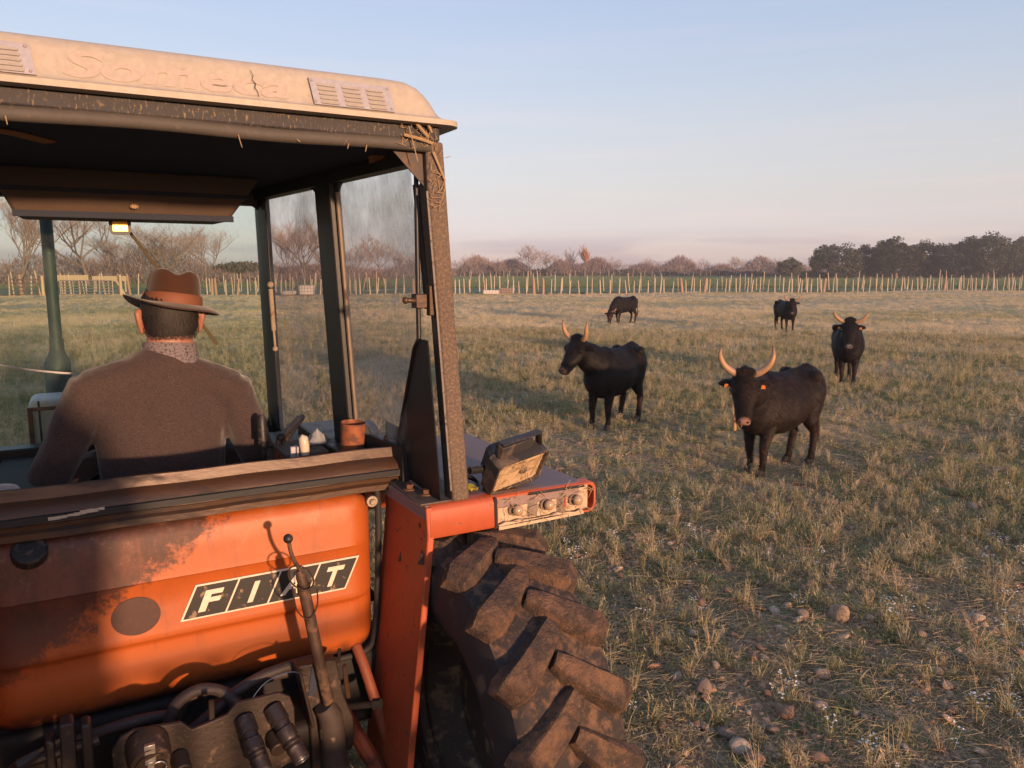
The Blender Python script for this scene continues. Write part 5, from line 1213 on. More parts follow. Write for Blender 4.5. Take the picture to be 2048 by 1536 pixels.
def cow(label, loc, face, poll, headdir, drop, hide, horns, tags=True, legs=None, nose=(0.30, 0.17, 0.15), hl=0.53, bell=False, scale=1.0, belly=0.0, coat=0, group="black cattle in the field", tail_side=1):
    """local frame: x forward, y left, feet on z = 0. poll: top of the head, headdir: horizontal facing of the head (local angle), drop: steepness of the face"""
    root = empty("cow", (loc[0], loc[1], float(gz(loc[0], loc[1]))), math.atan2(face[1], face[0])); root.scale = (scale,) * 3
    tag(root, label, "cow", group)
    P = Vector(poll); hd = Vector((math.cos(headdir), math.sin(headdir), 0)); hs = Vector((-hd.y, hd.x, 0))
    fd = (hd * math.cos(drop) - Vector((0, 0, 1)) * math.sin(drop)).normalized(); fu = fd.cross(hs) * -1
    if fu.dot(hd) < 0: fu = -fu                      # normal of the forehead, pointing forward/up
    mb = MB()
    # barrel
    sec = [(-0.70, 0.92, 0.06, 0.12), (-0.66, 0.92, 0.15, 0.19), (-0.56, 0.91, 0.235, 0.25), (-0.42, 0.875, 0.265, 0.285), (-0.24, 0.815 - belly * 0.3, 0.245, 0.30 + belly * 0.3), (0.02, 0.80 - belly * 0.5, 0.292, 0.335 + belly * 0.5), (0.22, 0.79, 0.282, 0.35), (0.40, 0.805, 0.255, 0.345), (0.52, 0.83, 0.205, 0.305), (0.61, 0.86, 0.13, 0.21)]
    mb.tube([(x, 0, z) for x, z, a, b in sec], 0, 28, ab=[(a, b) for x, z, a, b in sec], up=(0, 0, 1))
    mb.tube([(-0.66, 0, 1.10), (-0.50, 0, 1.145), (-0.28, 0, 1.10), (0.06, 0, 1.075), (0.34, 0, 1.125), (0.47, 0, 1.10)], [0.045, 0.055, 0.045, 0.05, 0.065, 0.055], 10)      # spine and withers
    for s_ in (-1, 1): mb.ball((-0.39, s_ * 0.19, 1.075), (0.085, 0.075, 0.07)); mb.ball((-0.68, s_ * 0.07, 1.00), (0.05, 0.045, 0.06)); mb.ball((0.36, s_ * 0.13, 0.92), (0.14, 0.10, 0.22))
    # neck
    nb = Vector((0.44, 0, 0.93)); low = P + fd * 0.10 - fu * 0.085
    mid = nb.lerp(low, 0.5) + Vector((0.03, 0, 0.015))
    nk = catmull([nb - Vector((0.10, 0, 0.02)), nb, mid, low], 4); m_ = len(nk)
    mb.tube(nk, 0, 20, ab=[(np.interp(i / (m_ - 1), [0, 0.33, 0.67, 1], [0.215, 0.195, 0.150, 0.115]), np.interp(i / (m_ - 1), [0, 0.33, 0.67, 1], [0.255, 0.240, 0.195, 0.125])) for i in range(m_)], up=(0, 0, 1) if P.z > 0.75 else (0.5, 0, 0.85))
    mb.tube([Vector((0.48, 0, 0.56)), Vector((0.56, 0, 0.66)), nb.lerp(low, 0.45) - Vector((0.0, 0, 0.16))], [0.10, 0.09, 0.045], 10)                                                # brisket and dewlap
    # head
    hsec = [(-0.045, 0.085, 0.060, -0.055), (0.0, 0.122, 0.098, -0.065), (0.07, 0.136, 0.125, -0.078), (0.17, 0.134, 0.134, -0.085), (0.26, 0.108, 0.120, -0.078), (0.36, 0.080, 0.095, -0.062), (0.45, 0.074, 0.078, -0.050), (hl - 0.015, 0.076, 0.070, -0.045), (hl + 0.012, 0.055, 0.048, -0.047)]
    mb.tube([P + fd * d + fu * off for d, a, b, off in hsec], 0, 20, ab=[(a, b) for d, a, b, off in hsec], up=fu)
    mb.tube([P - hs * 0.09 + fu * 0.0, P + fd * -0.03 + fu * 0.005, P + hs * 0.09], [0.045, 0.055, 0.045], 10)                                                                      # poll ridge
    for s_ in (-1, 1):
        mb.ball(P + fd * 0.165 + hs * s_ * 0.116 - fu * 0.030, (0.036, 0.036, 0.034), 10, 8)
        # ear: cupped leaf out to the side
        e0 = P + fd * 0.075 + hs * s_ * 0.11 - fu * 0.07
        e1 = e0 + hs * s_ * 0.085 - Vector((0, 0, 0.004)) - fu * 0.02; e2 = e0 + hs * s_ * 0.165 - Vector((0, 0, 0.012)) - fu * 0.03
        mb.tube([e0, e0.lerp(e1, 0.6), e1, e1.lerp(e2, 0.6), e2], 0, 10, ab=[(0.022, 0.024), (0.018, 0.040), (0.015, 0.048), (0.013, 0.038), (0.010, 0.012)], up=(fd * -1))
    # legs
    lg = legs or {}
    hooves = []
    for key, x0, s_ in (("fl", 0.36, 1), ("fr", 0.36, -1), ("hl", -0.48, 1), ("hr", -0.48, -1)):
        dx, dy = lg.get(key, (0, 0)); y0 = s_ * 0.125
        if key[0] == "f":
            pts = [(x0 - 0.02, y0 * 0.9, 0.80), (x0 - 0.03, y0 * 1.05, 0.62), (x0 + dx * 0.35, y0 * 1.05 + dy * 0.3, 0.50), (x0 + 0.02 + dx * 0.6, y0 + dy * 0.6, 0.335), (x0 + 0.02 + dx * 0.65, y0 + dy * 0.65, 0.29), (x0 + dx * 0.85, y0 + dy * 0.85, 0.17), (x0 + dx * 0.95, y0 + dy * 0.95, 0.105), (x0 + 0.02 + dx, y0 + dy, 0.055)]
            ab = [(0.105, 0.17), (0.088, 0.125), (0.066, 0.078), (0.048, 0.052), (0.044, 0.048), (0.031, 0.036), (0.040, 0.044), (0.040, 0.050)]
        else:
            pts = [(x0 + 0.03, y0 * 1.0, 0.86), (x0 + 0.07, y0 * 1.15, 0.70), (x0 + 0.06 + dx * 0.2, y0 * 1.1 + dy * 0.2, 0.57), (x0 - 0.05 + dx * 0.5, y0 + dy * 0.5, 0.445), (x0 - 0.085 + dx * 0.6, y0 + dy * 0.6, 0.385), (x0 - 0.055 + dx * 0.85, y0 + dy * 0.85, 0.20), (x0 - 0.04 + dx * 0.95, y0 + dy * 0.95, 0.105), (x0 - 0.01 + dx, y0 + dy, 0.055)]
            ab = [(0.12, 0.20), (0.105, 0.165), (0.082, 0.115), (0.052, 0.068), (0.044, 0.056), (0.032, 0.039), (0.041, 0.046), (0.042, 0.052)]
        mb.tube(pts, 0, 14, ab=ab, up=(1, 0, 0)); hooves.append(pts[-1])
    # tail
    ty = tail_side * 0.02
    mb.tube(catmull([(-0.66, 0, 1.06), (-0.735, ty, 1.0), (-0.755, ty, 0.80), (-0.745, ty * 2, 0.55)], 4), [0.035, 0.034, 0.033, 0.032, 0.030, 0.028, 0.026, 0.025, 0.024, 0.023, 0.022, 0.021, 0.020], 8)
    me = organic("body", mb, hide, 0.0135, 6)
    co = np.empty(len(me.vertices) * 3); me.vertices.foreach_get("co", co); co = co.reshape(-1, 3)
    rgba = np.zeros((len(co), 4)); rgba[:, :3] = (0.10, 0.05, 0.03)
    ms = np.array(P + fd * (hl - 0.005) + fu * -0.025); d = np.linalg.norm(co - ms, axis=1)
    k = np.clip((0.078 - d) / 0.03, 0, 1); rgba[:, :3] = np.where(k[:, None] > 0, np.array(nose), rgba[:, :3]); rgba[:, 3] = k * 0.9
    shin = (co[:, 2] < 0.42) & (co[:, 2] > 0.12) & (k <= 0); rgba[shin, 3] = 0.6 * np.clip(1 - abs(co[shin, 2] - 0.30) / 0.14, 0, 1); rgba[shin, :3] = (0.075, 0.030, 0.016)
    set_col(me, rgba)
    link_mesh("body", me, root)
    if coat:
        # short shaggy coat combed back and down
        nh = coat; tri = np.array([p.vertices[:3] for p in me.polygons]); vn = np.empty(len(me.vertices) * 3); me.vertices.foreach_get("normal", vn); vn = vn.reshape(-1, 3)
        pick = tri[rng.integers(0, len(tri), nh)]; w3 = rng.dirichlet((1, 1, 1), nh)
        pp = (co[pick] * w3[:, :, None]).sum(1); nn = vn[pick[:, 0]]
        ok = (pp[:, 2] > 0.16) & (np.linalg.norm(pp - ms, axis=1) > 0.09); pp, nn = pp[ok], nn[ok]; nh = len(pp)
        comb = np.column_stack([np.full(nh, -0.7), rng.normal(0, 0.25, nh), np.full(nh, -0.75) + rng.normal(0, 0.25, nh)]); comb -= nn * (comb * nn).sum(1, keepdims=True)
        comb /= np.linalg.norm(comb, axis=1, keepdims=True) + 1e-6
        ln = rng.uniform(0.022, 0.055, nh)[:, None]; tipv = pp + comb * ln + nn * (0.006 + rng.random((nh, 1)) * 0.010); sdv = np.cross(comb, nn) * 0.0024
        vv = np.empty((nh * 3, 3)); vv[0::3] = pp - sdv; vv[1::3] = pp + sdv; vv[2::3] = tipv
        hm = bpy.data.meshes.new("coat"); hm.from_pydata(vv.tolist(), [], np.arange(nh * 3).reshape(-1, 3).tolist()); hm.materials.append(COAT[hide.name]); hm.update()
        link_mesh("coat", hm, root)
    for x, y, z in hooves:
        mb = MB(); mb.tube([(x + 0.005, y, 0.075), (x + 0.015, y, 0.04), (x + 0.025, y, -0.01)], 0, 12, ab=[(0.040, 0.044), (0.044, 0.055), (0.047, 0.062)], up=(1, 0, 0)); mb.build("hoof", M["hoof"], root, smooth=50)
    # tail tuft
    mb = MB(); rs_ = random.Random(int(loc[0] * 100))
    for i in range(46):
        a = rs_.uniform(0, 2 * PI); r_ = rs_.uniform(0, 0.03); L_ = rs_.uniform(0.18, 0.34); z0 = rs_.uniform(0.50, 0.60)
        mb.tube([(-0.745 + r_ * 0.3 * math.cos(a), ty * 2 + r_ * 0.3 * math.sin(a), z0), (-0.745 + r_ * math.cos(a), ty * 2 + r_ * math.sin(a), z0 - L_ * 0.5), (-0.74 + r_ * 1.2 * math.cos(a), ty * 2 + r_ * 1.2 * math.sin(a), z0 - L_)], [0.006, 0.006, 0.001], 4)
    mb.build("tail_tuft", worn("tail_hair", (0.05, 0.024, 0.014), (0.09, 0.042, 0.022), None, 0.7, scale=20), root, smooth=80)
    # horns: points given as (side, up, forward) from the poll
    for s_ in (-1, 1):
        pts = horns[0] if s_ < 0 else horns[1]
        base = P + hs * s_ * 0.0
        path = catmull([base + hs * (s_ * a) + Vector((0, 0, 1)) * b + hd * c for a, b, c in pts], 6); m_ = len(path)
        rr_ = [np.interp(i / (m_ - 1), [0, 0.15, 0.6, 0.9, 1], [0.042, 0.039, 0.030, 0.015, 0.004]) for i in range(m_)]
        mb = MB(); mb.tube(path, rr_, 12); o = mb.build("horn", HORN, root, smooth=70)
        nv = len(o.data.vertices); u = np.repeat(np.arange(m_) / (m_ - 1), 12)[:nv]
        cols = np.stack([np.interp(u, [0, 0.2, 0.7, 0.88, 1], c) for c in ([0.24, 0.34, 0.36, 0.24, 0.07], [0.17, 0.20, 0.19, 0.13, 0.05], [0.13, 0.11, 0.09, 0.07, 0.04])], 1)
        set_col(o.data, np.concatenate([cols, np.ones((nv, 1))], 1))
        mb = MB(); mb.ball(P + fd * 0.172 + hs * s_ * 0.140 - fu * 0.018, 0.018, 10, 8); mb.build("eye", M["eye_black"], root, smooth=180)
        if tags:
            e = P + fd * 0.075 + hs * s_ * 0.185 - fu * 0.05 - Vector((0, 0, 0.045))
            mb = MB(); c_ = e + hd * 0.02; w_ = hs * 0.023; h_ = Vector((0, 0, 0.021))
            mb.prism([c_ - w_ - h_, c_ + w_ - h_, c_ + w_ * 0.9 + h_ * 0.5, c_ + w_ * 0.3 + h_, c_ - w_ * 0.3 + h_, c_ - w_ * 0.9 + h_ * 0.5], hd * 0.004); mb.build("ear_tag", M["tag_orange"], root)
    if nose:
        for s_ in (-1, 1):
            mb = MB(); mb.ball(P + fd * (hl - 0.004) + hs * s_ * 0.040 + fu * 0.012, (0.012, 0.012, 0.011), 8, 6); mb.build("nostril", M["eye_black"], root, smooth=180)
    return root, P, hd, hs

def local_of(loc, face, wp, s=1.0):
    f = Vector((face[0], face[1], 0)).normalized(); l = Vector((-f.y, f.x, 0)); d = Vector((wp[0] - loc[0], wp[1] - loc[1], 0))
    return (d.dot(f) / s, d.dot(l) / s, wp[2] / s)
def yaw_of(face, wdir):
    return math.atan2(wdir[1], wdir[0]) - math.atan2(face[1], face[0])

LYRE = [(0.070, -0.01, -0.02), (0.150, 0.025, 0.0), (0.225, 0.095, 0.02), (0.262, 0.19, 0.02), (0.250, 0.285, 0.0)]
# nearest cow: brown-black, looking into the camera
L2, F2 = (3.05, 8.66), (-0.80, -0.60)
cow("nearest dark brown cow with tall curved horns, orange ear tags and a collar bell", L2, F2, local_of(L2, F2, (2.44, 7.98, 1.205)), yaw_of(F2, (-0.26, -0.97)), R(66), HIDE_BROWN, (LYRE, [(a * 1.03, b * 1.04, c) for a, b, c in LYRE]), True,
    {"fl": (0.06, -0.02), "fr": (-0.02, 0.02), "hl": (0.02, 0.0), "hr": (0.12, 0.02)}, (0.34, 0.18, 0.14), belly=0.03, coat=42000, group="black cattle in the field")
L1, F1 = (1.50, 11.15), (-0.60, -0.80)
UP1 = [(0.070, -0.01, -0.02), (0.135, 0.015, 0.0), (0.19, 0.08, 0.03), (0.215, 0.17, 0.05), (0.225, 0.265, 0.05)]
cow("black cow with upright horns gazing past the camera, without ear tags", L1, F1, local_of(L1, F1, (0.90, 10.58, 1.32)), yaw_of(F1, (-0.72, -0.70)), R(52), HIDE_BLACK, (UP1, [(a * 0.95, b * 1.0, c) for a, b, c in UP1]), False,
    {"fl": (0.03, 0.0), "fr": (0.05, 0.0), "hl": (-0.02, 0), "hr": (0.1, 0)}, (0.075, 0.052, 0.048), belly=0.02, coat=36000)
L3, F3 = (6.62, 15.15), (-0.30, -0.955)
WIDE = [(0.075, -0.02, -0.02), (0.150, 0.0, 0.0), (0.225, 0.05, 0.02), (0.280, 0.12, 0.03), (0.295, 0.175, 0.02)]
cow("black cow facing straight on with orange ear tags, behind the nearest cow", L3, F3, local_of(L3, F3, (6.32, 14.40, 1.29)), yaw_of(F3, (-0.40, -0.91)), R(62), HIDE_BLACK, (WIDE, WIDE), True,
    {"fl": (0.05, -0.02), "fr": (0.0, 0.02), "hl": (0, 0), "hr": (0.1, 0)}, (0.16, 0.13, 0.13), belly=0.02, coat=22000)
L4, F4 = (10.22, 28.85), (0.10, -0.99)
cow("small distant black cow facing the camera, alone near the stake fence", L4, F4, local_of(L4, F4, (10.20, 28.15, 1.20)), yaw_of(F4, (-0.30, -0.95)), R(64), HIDE_BLACK, (WIDE, WIDE), False, {"fl": (0.02, 0), "fr": (0.04, 0)}, (0.12, 0.10, 0.10))
L5, F5 = (4.90, 33.6), (-0.80, -0.60)
cow("distant black cow grazing with its head down in the grass", L5, F5, (0.98, 0.10, 0.56), 0.55, R(72), HIDE_BLACK, (UP1[:1] + [(0.15, 0.0, 0.03), (0.23, 0.03, 0.08), (0.28, 0.09, 0.12), (0.29, 0.15, 0.12)], UP1[:1] + [(0.15, 0.0, 0.03), (0.23, 0.03, 0.08), (0.28, 0.09, 0.12), (0.29, 0.15, 0.12)]), False, {"fl": (0.10, 0), "fr": (-0.05, 0)}, (0.06, 0.05, 0.05))
# bell hanging from the nearest cow's neck
bl = empty("cow_bell", (2.31, 7.86, 0.60)); tag(bl, "pale wooden bell hanging from the neck of the nearest cow", "bell")
mb = MB(); mb.tube([(0.0, 0.0, 0.135), (0.002, 0.0, 0.128), (0.004, 0.0, 0.01), (0.004, 0.0, 0.0)], 0, 12, ab=[(0.016, 0.012), (0.024, 0.018), (0.030, 0.022), (0.026, 0.019)]); mb.build("bell_body", M["bell_strap"], bl, smooth=40)
mb = MB(); mb.tube(catmull([(0.0, 0.0, 0.13), (-0.01, 0.03, 0.22), (0.02, 0.12, 0.32)], 4), 0.007, 6); mb.build("bell_strap", M["bell_strap"], bl)
mb = MB(); mb.tube([(0.085, 0.02, 0.03), (0.078, 0.03, 0.11)], 0.005, 5); mb.build("strap_end", M["bell_strap"], bl)
print("cattle done")

# ================================================================== vegetation sources
def leaf_mat(name, a, b, dry, kind="World", trans=0.25, mixlo=0.45, mixhi=0.65, pscale=0.45):
    """thin plant matter: colour drifts over the field and from plant to plant, light passes through a little"""
    t = NT(name); c = t.coord("World")
    oi = t.n("ShaderNodeObjectInfo")
    col = t.mix(oi.outputs["Random"], a, b)
    f = t.rampv(t.math("ADD", t.noise(c, pscale, 4, 0.6), t.math("MULTIPLY", t.math("SUBTRACT", oi.outputs["Random"], 0.5), 0.35)), mixlo, mixhi)
    col = t.mix(f, col, dry)
    col = t.mix(t.math("MULTIPLY", t.noise(c, 30, 2), 0.5), col, t.mix(0.35, col, (0.02, 0.015, 0.01)))
    d = t.n("ShaderNodeBsdfDiffuse"); t.l(col, d.inputs[0])
    tl = t.n("ShaderNodeBsdfTranslucent"); t.l(col, tl.inputs[0])
    m = t.n("ShaderNodeMixShader"); m.inputs[0].default_value = trans
    t.l(d.outputs[0], m.inputs[1]); t.l(tl.outputs[0], m.inputs[2]); t.l(m.outputs[0], t.out.inputs[0])
    return t.m
GREEN = leaf_mat("field_green", (0.23, 0.245, 0.095), (0.35, 0.325, 0.145), (0.56, 0.44, 0.25), trans=0.35, mixlo=0.44, mixhi=0.70)
STRAW = leaf_mat("field_straw", (0.70, 0.57, 0.36), (0.60, 0.47, 0.29), (0.74, 0.58, 0.37), trans=0.35, mixlo=0.4, mixhi=0.7)
REDDRY = leaf_mat("russet_stalks", (0.58, 0.38, 0.24), (0.52, 0.34, 0.21), (0.62, 0.45, 0.29))
HERB = leaf_mat("low_herb", (0.17, 0.21, 0.09), (0.23, 0.25, 0.11), (0.36, 0.30, 0.155), mixlo=0.50, mixhi=0.8)
t = NT("white_petals"); t.bsdf((0.80, 0.78, 0.74), 0.8); PETAL = t.m
CROP = leaf_mat("crop_leaf", (0.15, 0.20, 0.10), (0.19, 0.23, 0.12), (0.26, 0.25, 0.14), mixlo=0.6, mixhi=0.8, pscale=0.05)

def blade(mb, rs, base, h, lean, w, m, segs=3):
    a = rs.uniform(0, 2 * PI); d = Vector((math.cos(a), math.sin(a), 0)); s_ = Vector((-d.y, d.x, 0)) * w
    vs = []
    for i in range(segs + 1):
        u = i / segs; p = Vector(base) + d * (lean * u * u) + Vector((0, 0, h * (u - 0.25 * (lean / max(h, 0.01)) * u * u)))
        k = 1 - u * 0.9
        vs += [p - s_ * k, p + s_ * k]
    mb.add(vs, [(2 * i, 2 * i + 1, 2 * i + 3, 2 * i + 2) for i in range(segs)], m)
def stem(mb, pts, r, m):
    mb.tube(pts, r, 3, m, caps=False)

def src_green(seed, n, R_, h, w):
    rs = random.Random(seed); mb = MB()
    for i in range(n):
        a = rs.uniform(0, 2 * PI); r_ = R_ * math.sqrt(rs.random())
        blade(mb, rs, (r_ * math.cos(a), r_ * math.sin(a), 0), h * rs.uniform(0.4, 1.1), h * rs.uniform(0.1, 0.8), w * rs.uniform(0.6, 1.2), 0 if rs.random() < 0.75 else 1, 2)
    return mb
def src_weed(seed, h, nst, flowers=False, mat_i=0):
    """upright branching weed: thin stems with short side leaves, some with white flower heads"""
    rs = random.Random(seed); mb = MB()
    for i in range(nst):
        a = rs.uniform(0, 2 * PI); lean = rs.uniform(0.05, 0.45) * h; hh = h * rs.uniform(0.55, 1.1)
        d = Vector((math.cos(a), math.sin(a), 0)); b0 = d * rs.uniform(0, 0.035)
        pts = [b0, b0 + d * lean * 0.4 + Vector((0, 0, hh * 0.5)), b0 + d * lean + Vector((0, 0, hh))]
        stem(mb, pts, [0.0022, 0.0018, 0.0010], 1 if rs.random() < 0.6 else 0)
        for j in range(rs.randint(5, 9)):
            u = rs.uniform(0.15, 1.0); p = pts[0].lerp(pts[1], u * 2) if u < 0.5 else pts[1].lerp(pts[2], u * 2 - 1)
            a2 = rs.uniform(0, 2 * PI); L_ = rs.uniform(0.018, 0.055); q_ = p + Vector((math.cos(a2), math.sin(a2), rs.uniform(0.1, 1.1))) * L_
            sd_ = Vector((-math.sin(a2), math.cos(a2), 0)) * rs.uniform(0.0015, 0.004)
            mm = mat_i if rs.random() < 0.65 else 1
            mb.add([p - sd_ * 0.3, p.lerp(q_, 0.5) - sd_, q_, p.lerp(q_, 0.5) + sd_], [(0, 1, 2, 3)], mm)
        if flowers:
            for j in range(rs.randint(1, 3)):
                p = pts[2] + Vector((rs.uniform(-0.022, 0.022), rs.uniform(-0.022, 0.022), rs.uniform(-0.02, 0.015)))
                for k in range(4):
                    a3 = k * PI / 2 + rs.random(); e = Vector((math.cos(a3), math.sin(a3), 0.45)) * 0.0080; f = Vector((-math.sin(a3), math.cos(a3), 0)) * 0.0042
                    mb.add([p, p + e * 0.6 + f, p + e, p + e * 0.6 - f], [(0, 1, 2, 3)], 2)
    return mb
def src_litter(seed, n, R_, ls=1.0):
    rs = random.Random(seed); mb = MB()
    for i in range(n):
        a = rs.uniform(0, 2 * PI); r_ = R_ * math.sqrt(rs.random()); b_ = rs.uniform(0, 2 * PI); L_ = rs.uniform(0.04, 0.22) * ls
        p = Vector((r_ * math.cos(a), r_ * math.sin(a), rs.uniform(0.002, 0.02))); d = Vector((math.cos(b_), math.sin(b_), rs.uniform(-0.05, 0.12)))
        mid = p + d * L_ * 0.5 + Vector((rs.uniform(-0.012, 0.012), rs.uniform(-0.012, 0.012), rs.uniform(0, 0.012)))
        stem(mb, [p, mid, p + d * L_], [0.0013, 0.0016, 0.0009], 1 if rs.random() < 0.85 else 0)
    return mb
def src_herb(seed, n, R_):
    rs = random.Random(seed); mb = MB()
    for i in range(n):
        a = rs.uniform(0, 2 * PI); r_ = R_ * math.sqrt(rs.random()); p = Vector((r_ * math.cos(a), r_ * math.sin(a), rs.uniform(0.004, 0.05)))
        b_ = rs.uniform(0, 2 * PI); L_ = rs.uniform(0.012, 0.042); d = Vector((math.cos(b_), math.sin(b_), rs.uniform(-0.1, 1.3))) * L_; s_ = Vector((-math.sin(b_), math.cos(b_), 0)) * L_ * 0.17
        mb.add([p, p + d * 0.5 + s_, p + d, p + d * 0.5 - s_], [(0, 1, 2, 3)], 0)
    return mb

SRC_N = [0]
def source_collection(name, items):
    """plants that are only strewn, kept outside the scene"""
    c = bpy.data.collections.new(name)
    for mb, mats in items:
        SRC_N[0] += 1
        o = bpy.data.objects.new("plant_%03d" % SRC_N[0], mb.mesh("plant", mats, 180)); c.objects.link(o)
    return c
def scatter(name, coll, xy, scale, idx, label, cat, tilt=0.15, z=None, stretch=1.0):
    n = len(xy); me = bpy.data.meshes.new(name); me.vertices.add(n)
    zz = gz(xy[:, 0], xy[:, 1]) if z is None else np.full(n, z)
    me.vertices.foreach_set("co", np.column_stack([xy, zz - 0.004]).ravel())
    def attr(nm, typ, key, val):
        a = me.attributes.new(nm, typ, "POINT"); a.data.foreach_set(key, np.ascontiguousarray(val).ravel())
    attr("idx", "INT", "value", idx.astype(np.int32))
    attr("scl", "FLOAT_VECTOR", "vector", np.column_stack([scale, scale, scale * stretch]).astype(np.float32))
    attr("rot", "FLOAT_VECTOR", "vector", np.column_stack([rng.normal(0, tilt, n), rng.normal(0, tilt, n), rng.uniform(0, 2 * PI, n)]).astype(np.float32))
    o = bpy.data.objects.new(name, me); COL.objects.link(o)
    g = bpy.data.node_groups.new(name, "GeometryNodeTree")
    g.interface.new_socket("Geometry", in_out="INPUT", socket_type="NodeSocketGeometry"); g.interface.new_socket("Geometry", in_out="OUTPUT", socket_type="NodeSocketGeometry")
    gi = g.nodes.new("NodeGroupInput"); go = g.nodes.new("NodeGroupOutput")
    ci = g.nodes.new("GeometryNodeCollectionInfo"); ci.inputs["Collection"].default_value = coll; ci.inputs["Separate Children"].default_value = True; ci.inputs["Reset Children"].default_value = True
    ip = g.nodes.new("GeometryNodeInstanceOnPoints"); ip.inputs["Pick Instance"].default_value = True
    def na(nm, typ):
        k = g.nodes.new("GeometryNodeInputNamedAttribute"); k.data_type = typ; k.inputs["Name"].default_value = nm; return k.outputs["Attribute"]
    e2r = g.nodes.new("FunctionNodeEulerToRotation")
    L = g.links.new
    L(gi.outputs[0], ip.inputs["Points"]); L(ci.outputs[0], ip.inputs["Instance"]); L(na("idx", "INT"), ip.inputs["Instance Index"])
    L(na("rot", "FLOAT_VECTOR"), e2r.inputs[0]); L(e2r.outputs[0], ip.inputs["Rotation"]); L(na("scl", "FLOAT_VECTOR"), ip.inputs["Scale"]); L(ip.outputs[0], go.inputs[0])
    o.modifiers.new("strew", "NODES").node_group = g
    tag(o, label, cat, kind="stuff"); return o

TYRES = [LW((1.175, -0.04, 0)), LW((2 * XC - 1.175, -0.04, 0))]
def wedge(r0, r1, n, a0=-47, a1=42):
    """random spots on the field in front of the camera"""
    r = np.sqrt(rng.uniform(r0 * r0, r1 * r1, n)); a = np.radians(rng.uniform(a0, a1, n))
    return np.column_stack([r * np.sin(a), r * np.cos(a)])
def keep(xy, p):
    m = rng.random(len(xy)) < p
    for tp_ in TYRES: m &= np.hypot(xy[:, 0] - tp_.x, xy[:, 1] - tp_.y) > 0.35
    m &= rng.random(len(xy)) < np.where(np.hypot(xy[:, 0], xy[:, 1]) > 7, thin(xy[:, 0], xy[:, 1]), 1)
    m &= xy[:, 1] < fence_y(xy[:, 0]) + 0.5
    nr = np.hypot(xy[:, 0], xy[:, 1]) < 14
    for sx_, sy_, ss_ in SP: m &= ~(nr & (np.hypot(xy[:, 0] - sx_ * 0.985, xy[:, 1] - sy_ * 0.985) < 0.05 + ss_ * 1.1))
    return xy[m]

named = [(0.818, 4.121, 0.045, "reddish rounded stone lying just beside the big muddy tyre"), (1.469, 4.296, 0.040, "pale split stone touching a smaller round red one"), (1.509, 4.433, 0.033, "small round red stone resting against a pale split one"),
         (1.848, 4.89, 0.034, "lone smooth round stone on a bare patch of soil"), (1.741, 4.012, 0.055, "broad flat tan stone among dry stalks in the foreground"), (1.399, 3.654, 0.056, "large smooth orange brown stone at the bottom of the picture"),
         (2.196, 3.588, 0.046, "angular upright stone towards the lower right corner"), (2.094, 4.675, 0.078, "largest long brown stone half hidden by weeds"), (1.088, 3.382, 0.066, "broad pale flat stone at the lower edge of the picture"),
         (2.975, 4.668, 0.062, "long flat pale stone near the right edge"), (1.24, 10.332, 0.060, "long pale stone beside the hoof of the untagged cow"), (1.057, 10.562, 0.050, "grey stone under the front hoof of the untagged cow")]
placed = [(1.128, 3.28, 0.055), (2.218, 3.336, 0.036), (3.337, 5.217, 0.032), (2.345, 3.882, 0.047), (2.37, 4.028, 0.037), (1.43, 3.28, 0.05), (0.503, 5.879, 0.044), (1.295, 6.047, 0.032), (0.988, 5.793, 0.034), (0.761, 5.934, 0.03), (3.933, 11.089, 0.048), (1.52, 5.157, 0.035), (1.072, 5.032, 0.045), (1.128, 4.531, 0.034), (0.75, 5.2, 0.028), (0.708, 5.073, 0.027), (0.66, 4.654, 0.029), (2.135, 5.243, 0.047), (2.568, 4.69, 0.035), (2.294, 4.654, 0.035), (3.863, 5.99, 0.04), (4.171, 6.285, 0.047), (4.41, 7.122, 0.06), (3.744, 6.476, 0.039), (2.856, 5.472, 0.037), (2.36, 5.99, 0.035), (2.836, 6.61, 0.044), (2.986, 6.543, 0.039), (1.784, 3.601, 0.033), (0.94, 3.558, 0.035), (0.748, 3.537, 0.033), (0.558, 3.882, 0.026), (0.712, 3.833, 0.023), (1.274, 3.923, 0.024), (1.147, 3.959, 0.024), (1.066, 3.857, 0.024), (1.021, 3.784, 0.026), (5.453, 8.41, 0.05), (4.428, 7.536, 0.039), (5.985, 11.016, 0.056), (4.939, 8.864, 0.045), (4.156, 9.237, 0.041), (2.994, 7.902, 0.046)]
pos = [(x, y, s_, lb) for x, y, s_, lb in named] + [(x, y, s_, None) for x, y, s_ in placed]
extra = np.vstack([wedge(3.2, 6.5, 150, 5, 40), wedge(6.5, 13, 120, 0, 38)])
for x, y in extra:
    pos.append((float(x), float(y), float(rng.choice([0.018, 0.023, 0.028, 0.034, 0.042, 0.052], p=[0.2, 0.25, 0.22, 0.16, 0.11, 0.06])), None))
pos = pos[:300]
SP = np.array([(x, y, s_) for x, y, s_, lb in pos])
gm = [GREEN, STRAW, PETAL]
C_NEAR = source_collection("near_plants", [(src_green(1, 34, 0.09, 0.11, 0.0022), gm), (src_green(2, 26, 0.07, 0.15, 0.0022), gm), (src_green(3, 44, 0.12, 0.08, 0.002), gm),
    (src_weed(4, 0.20, 9), gm), (src_weed(5, 0.26, 8), gm), (src_weed(6, 0.16, 12), gm), (src_herb(7, 90, 0.15), [HERB]), (src_herb(8, 70, 0.12), [HERB]), (src_herb(9, 110, 0.17), [GREEN]), (src_herb(10, 60, 0.10), [GREEN])])
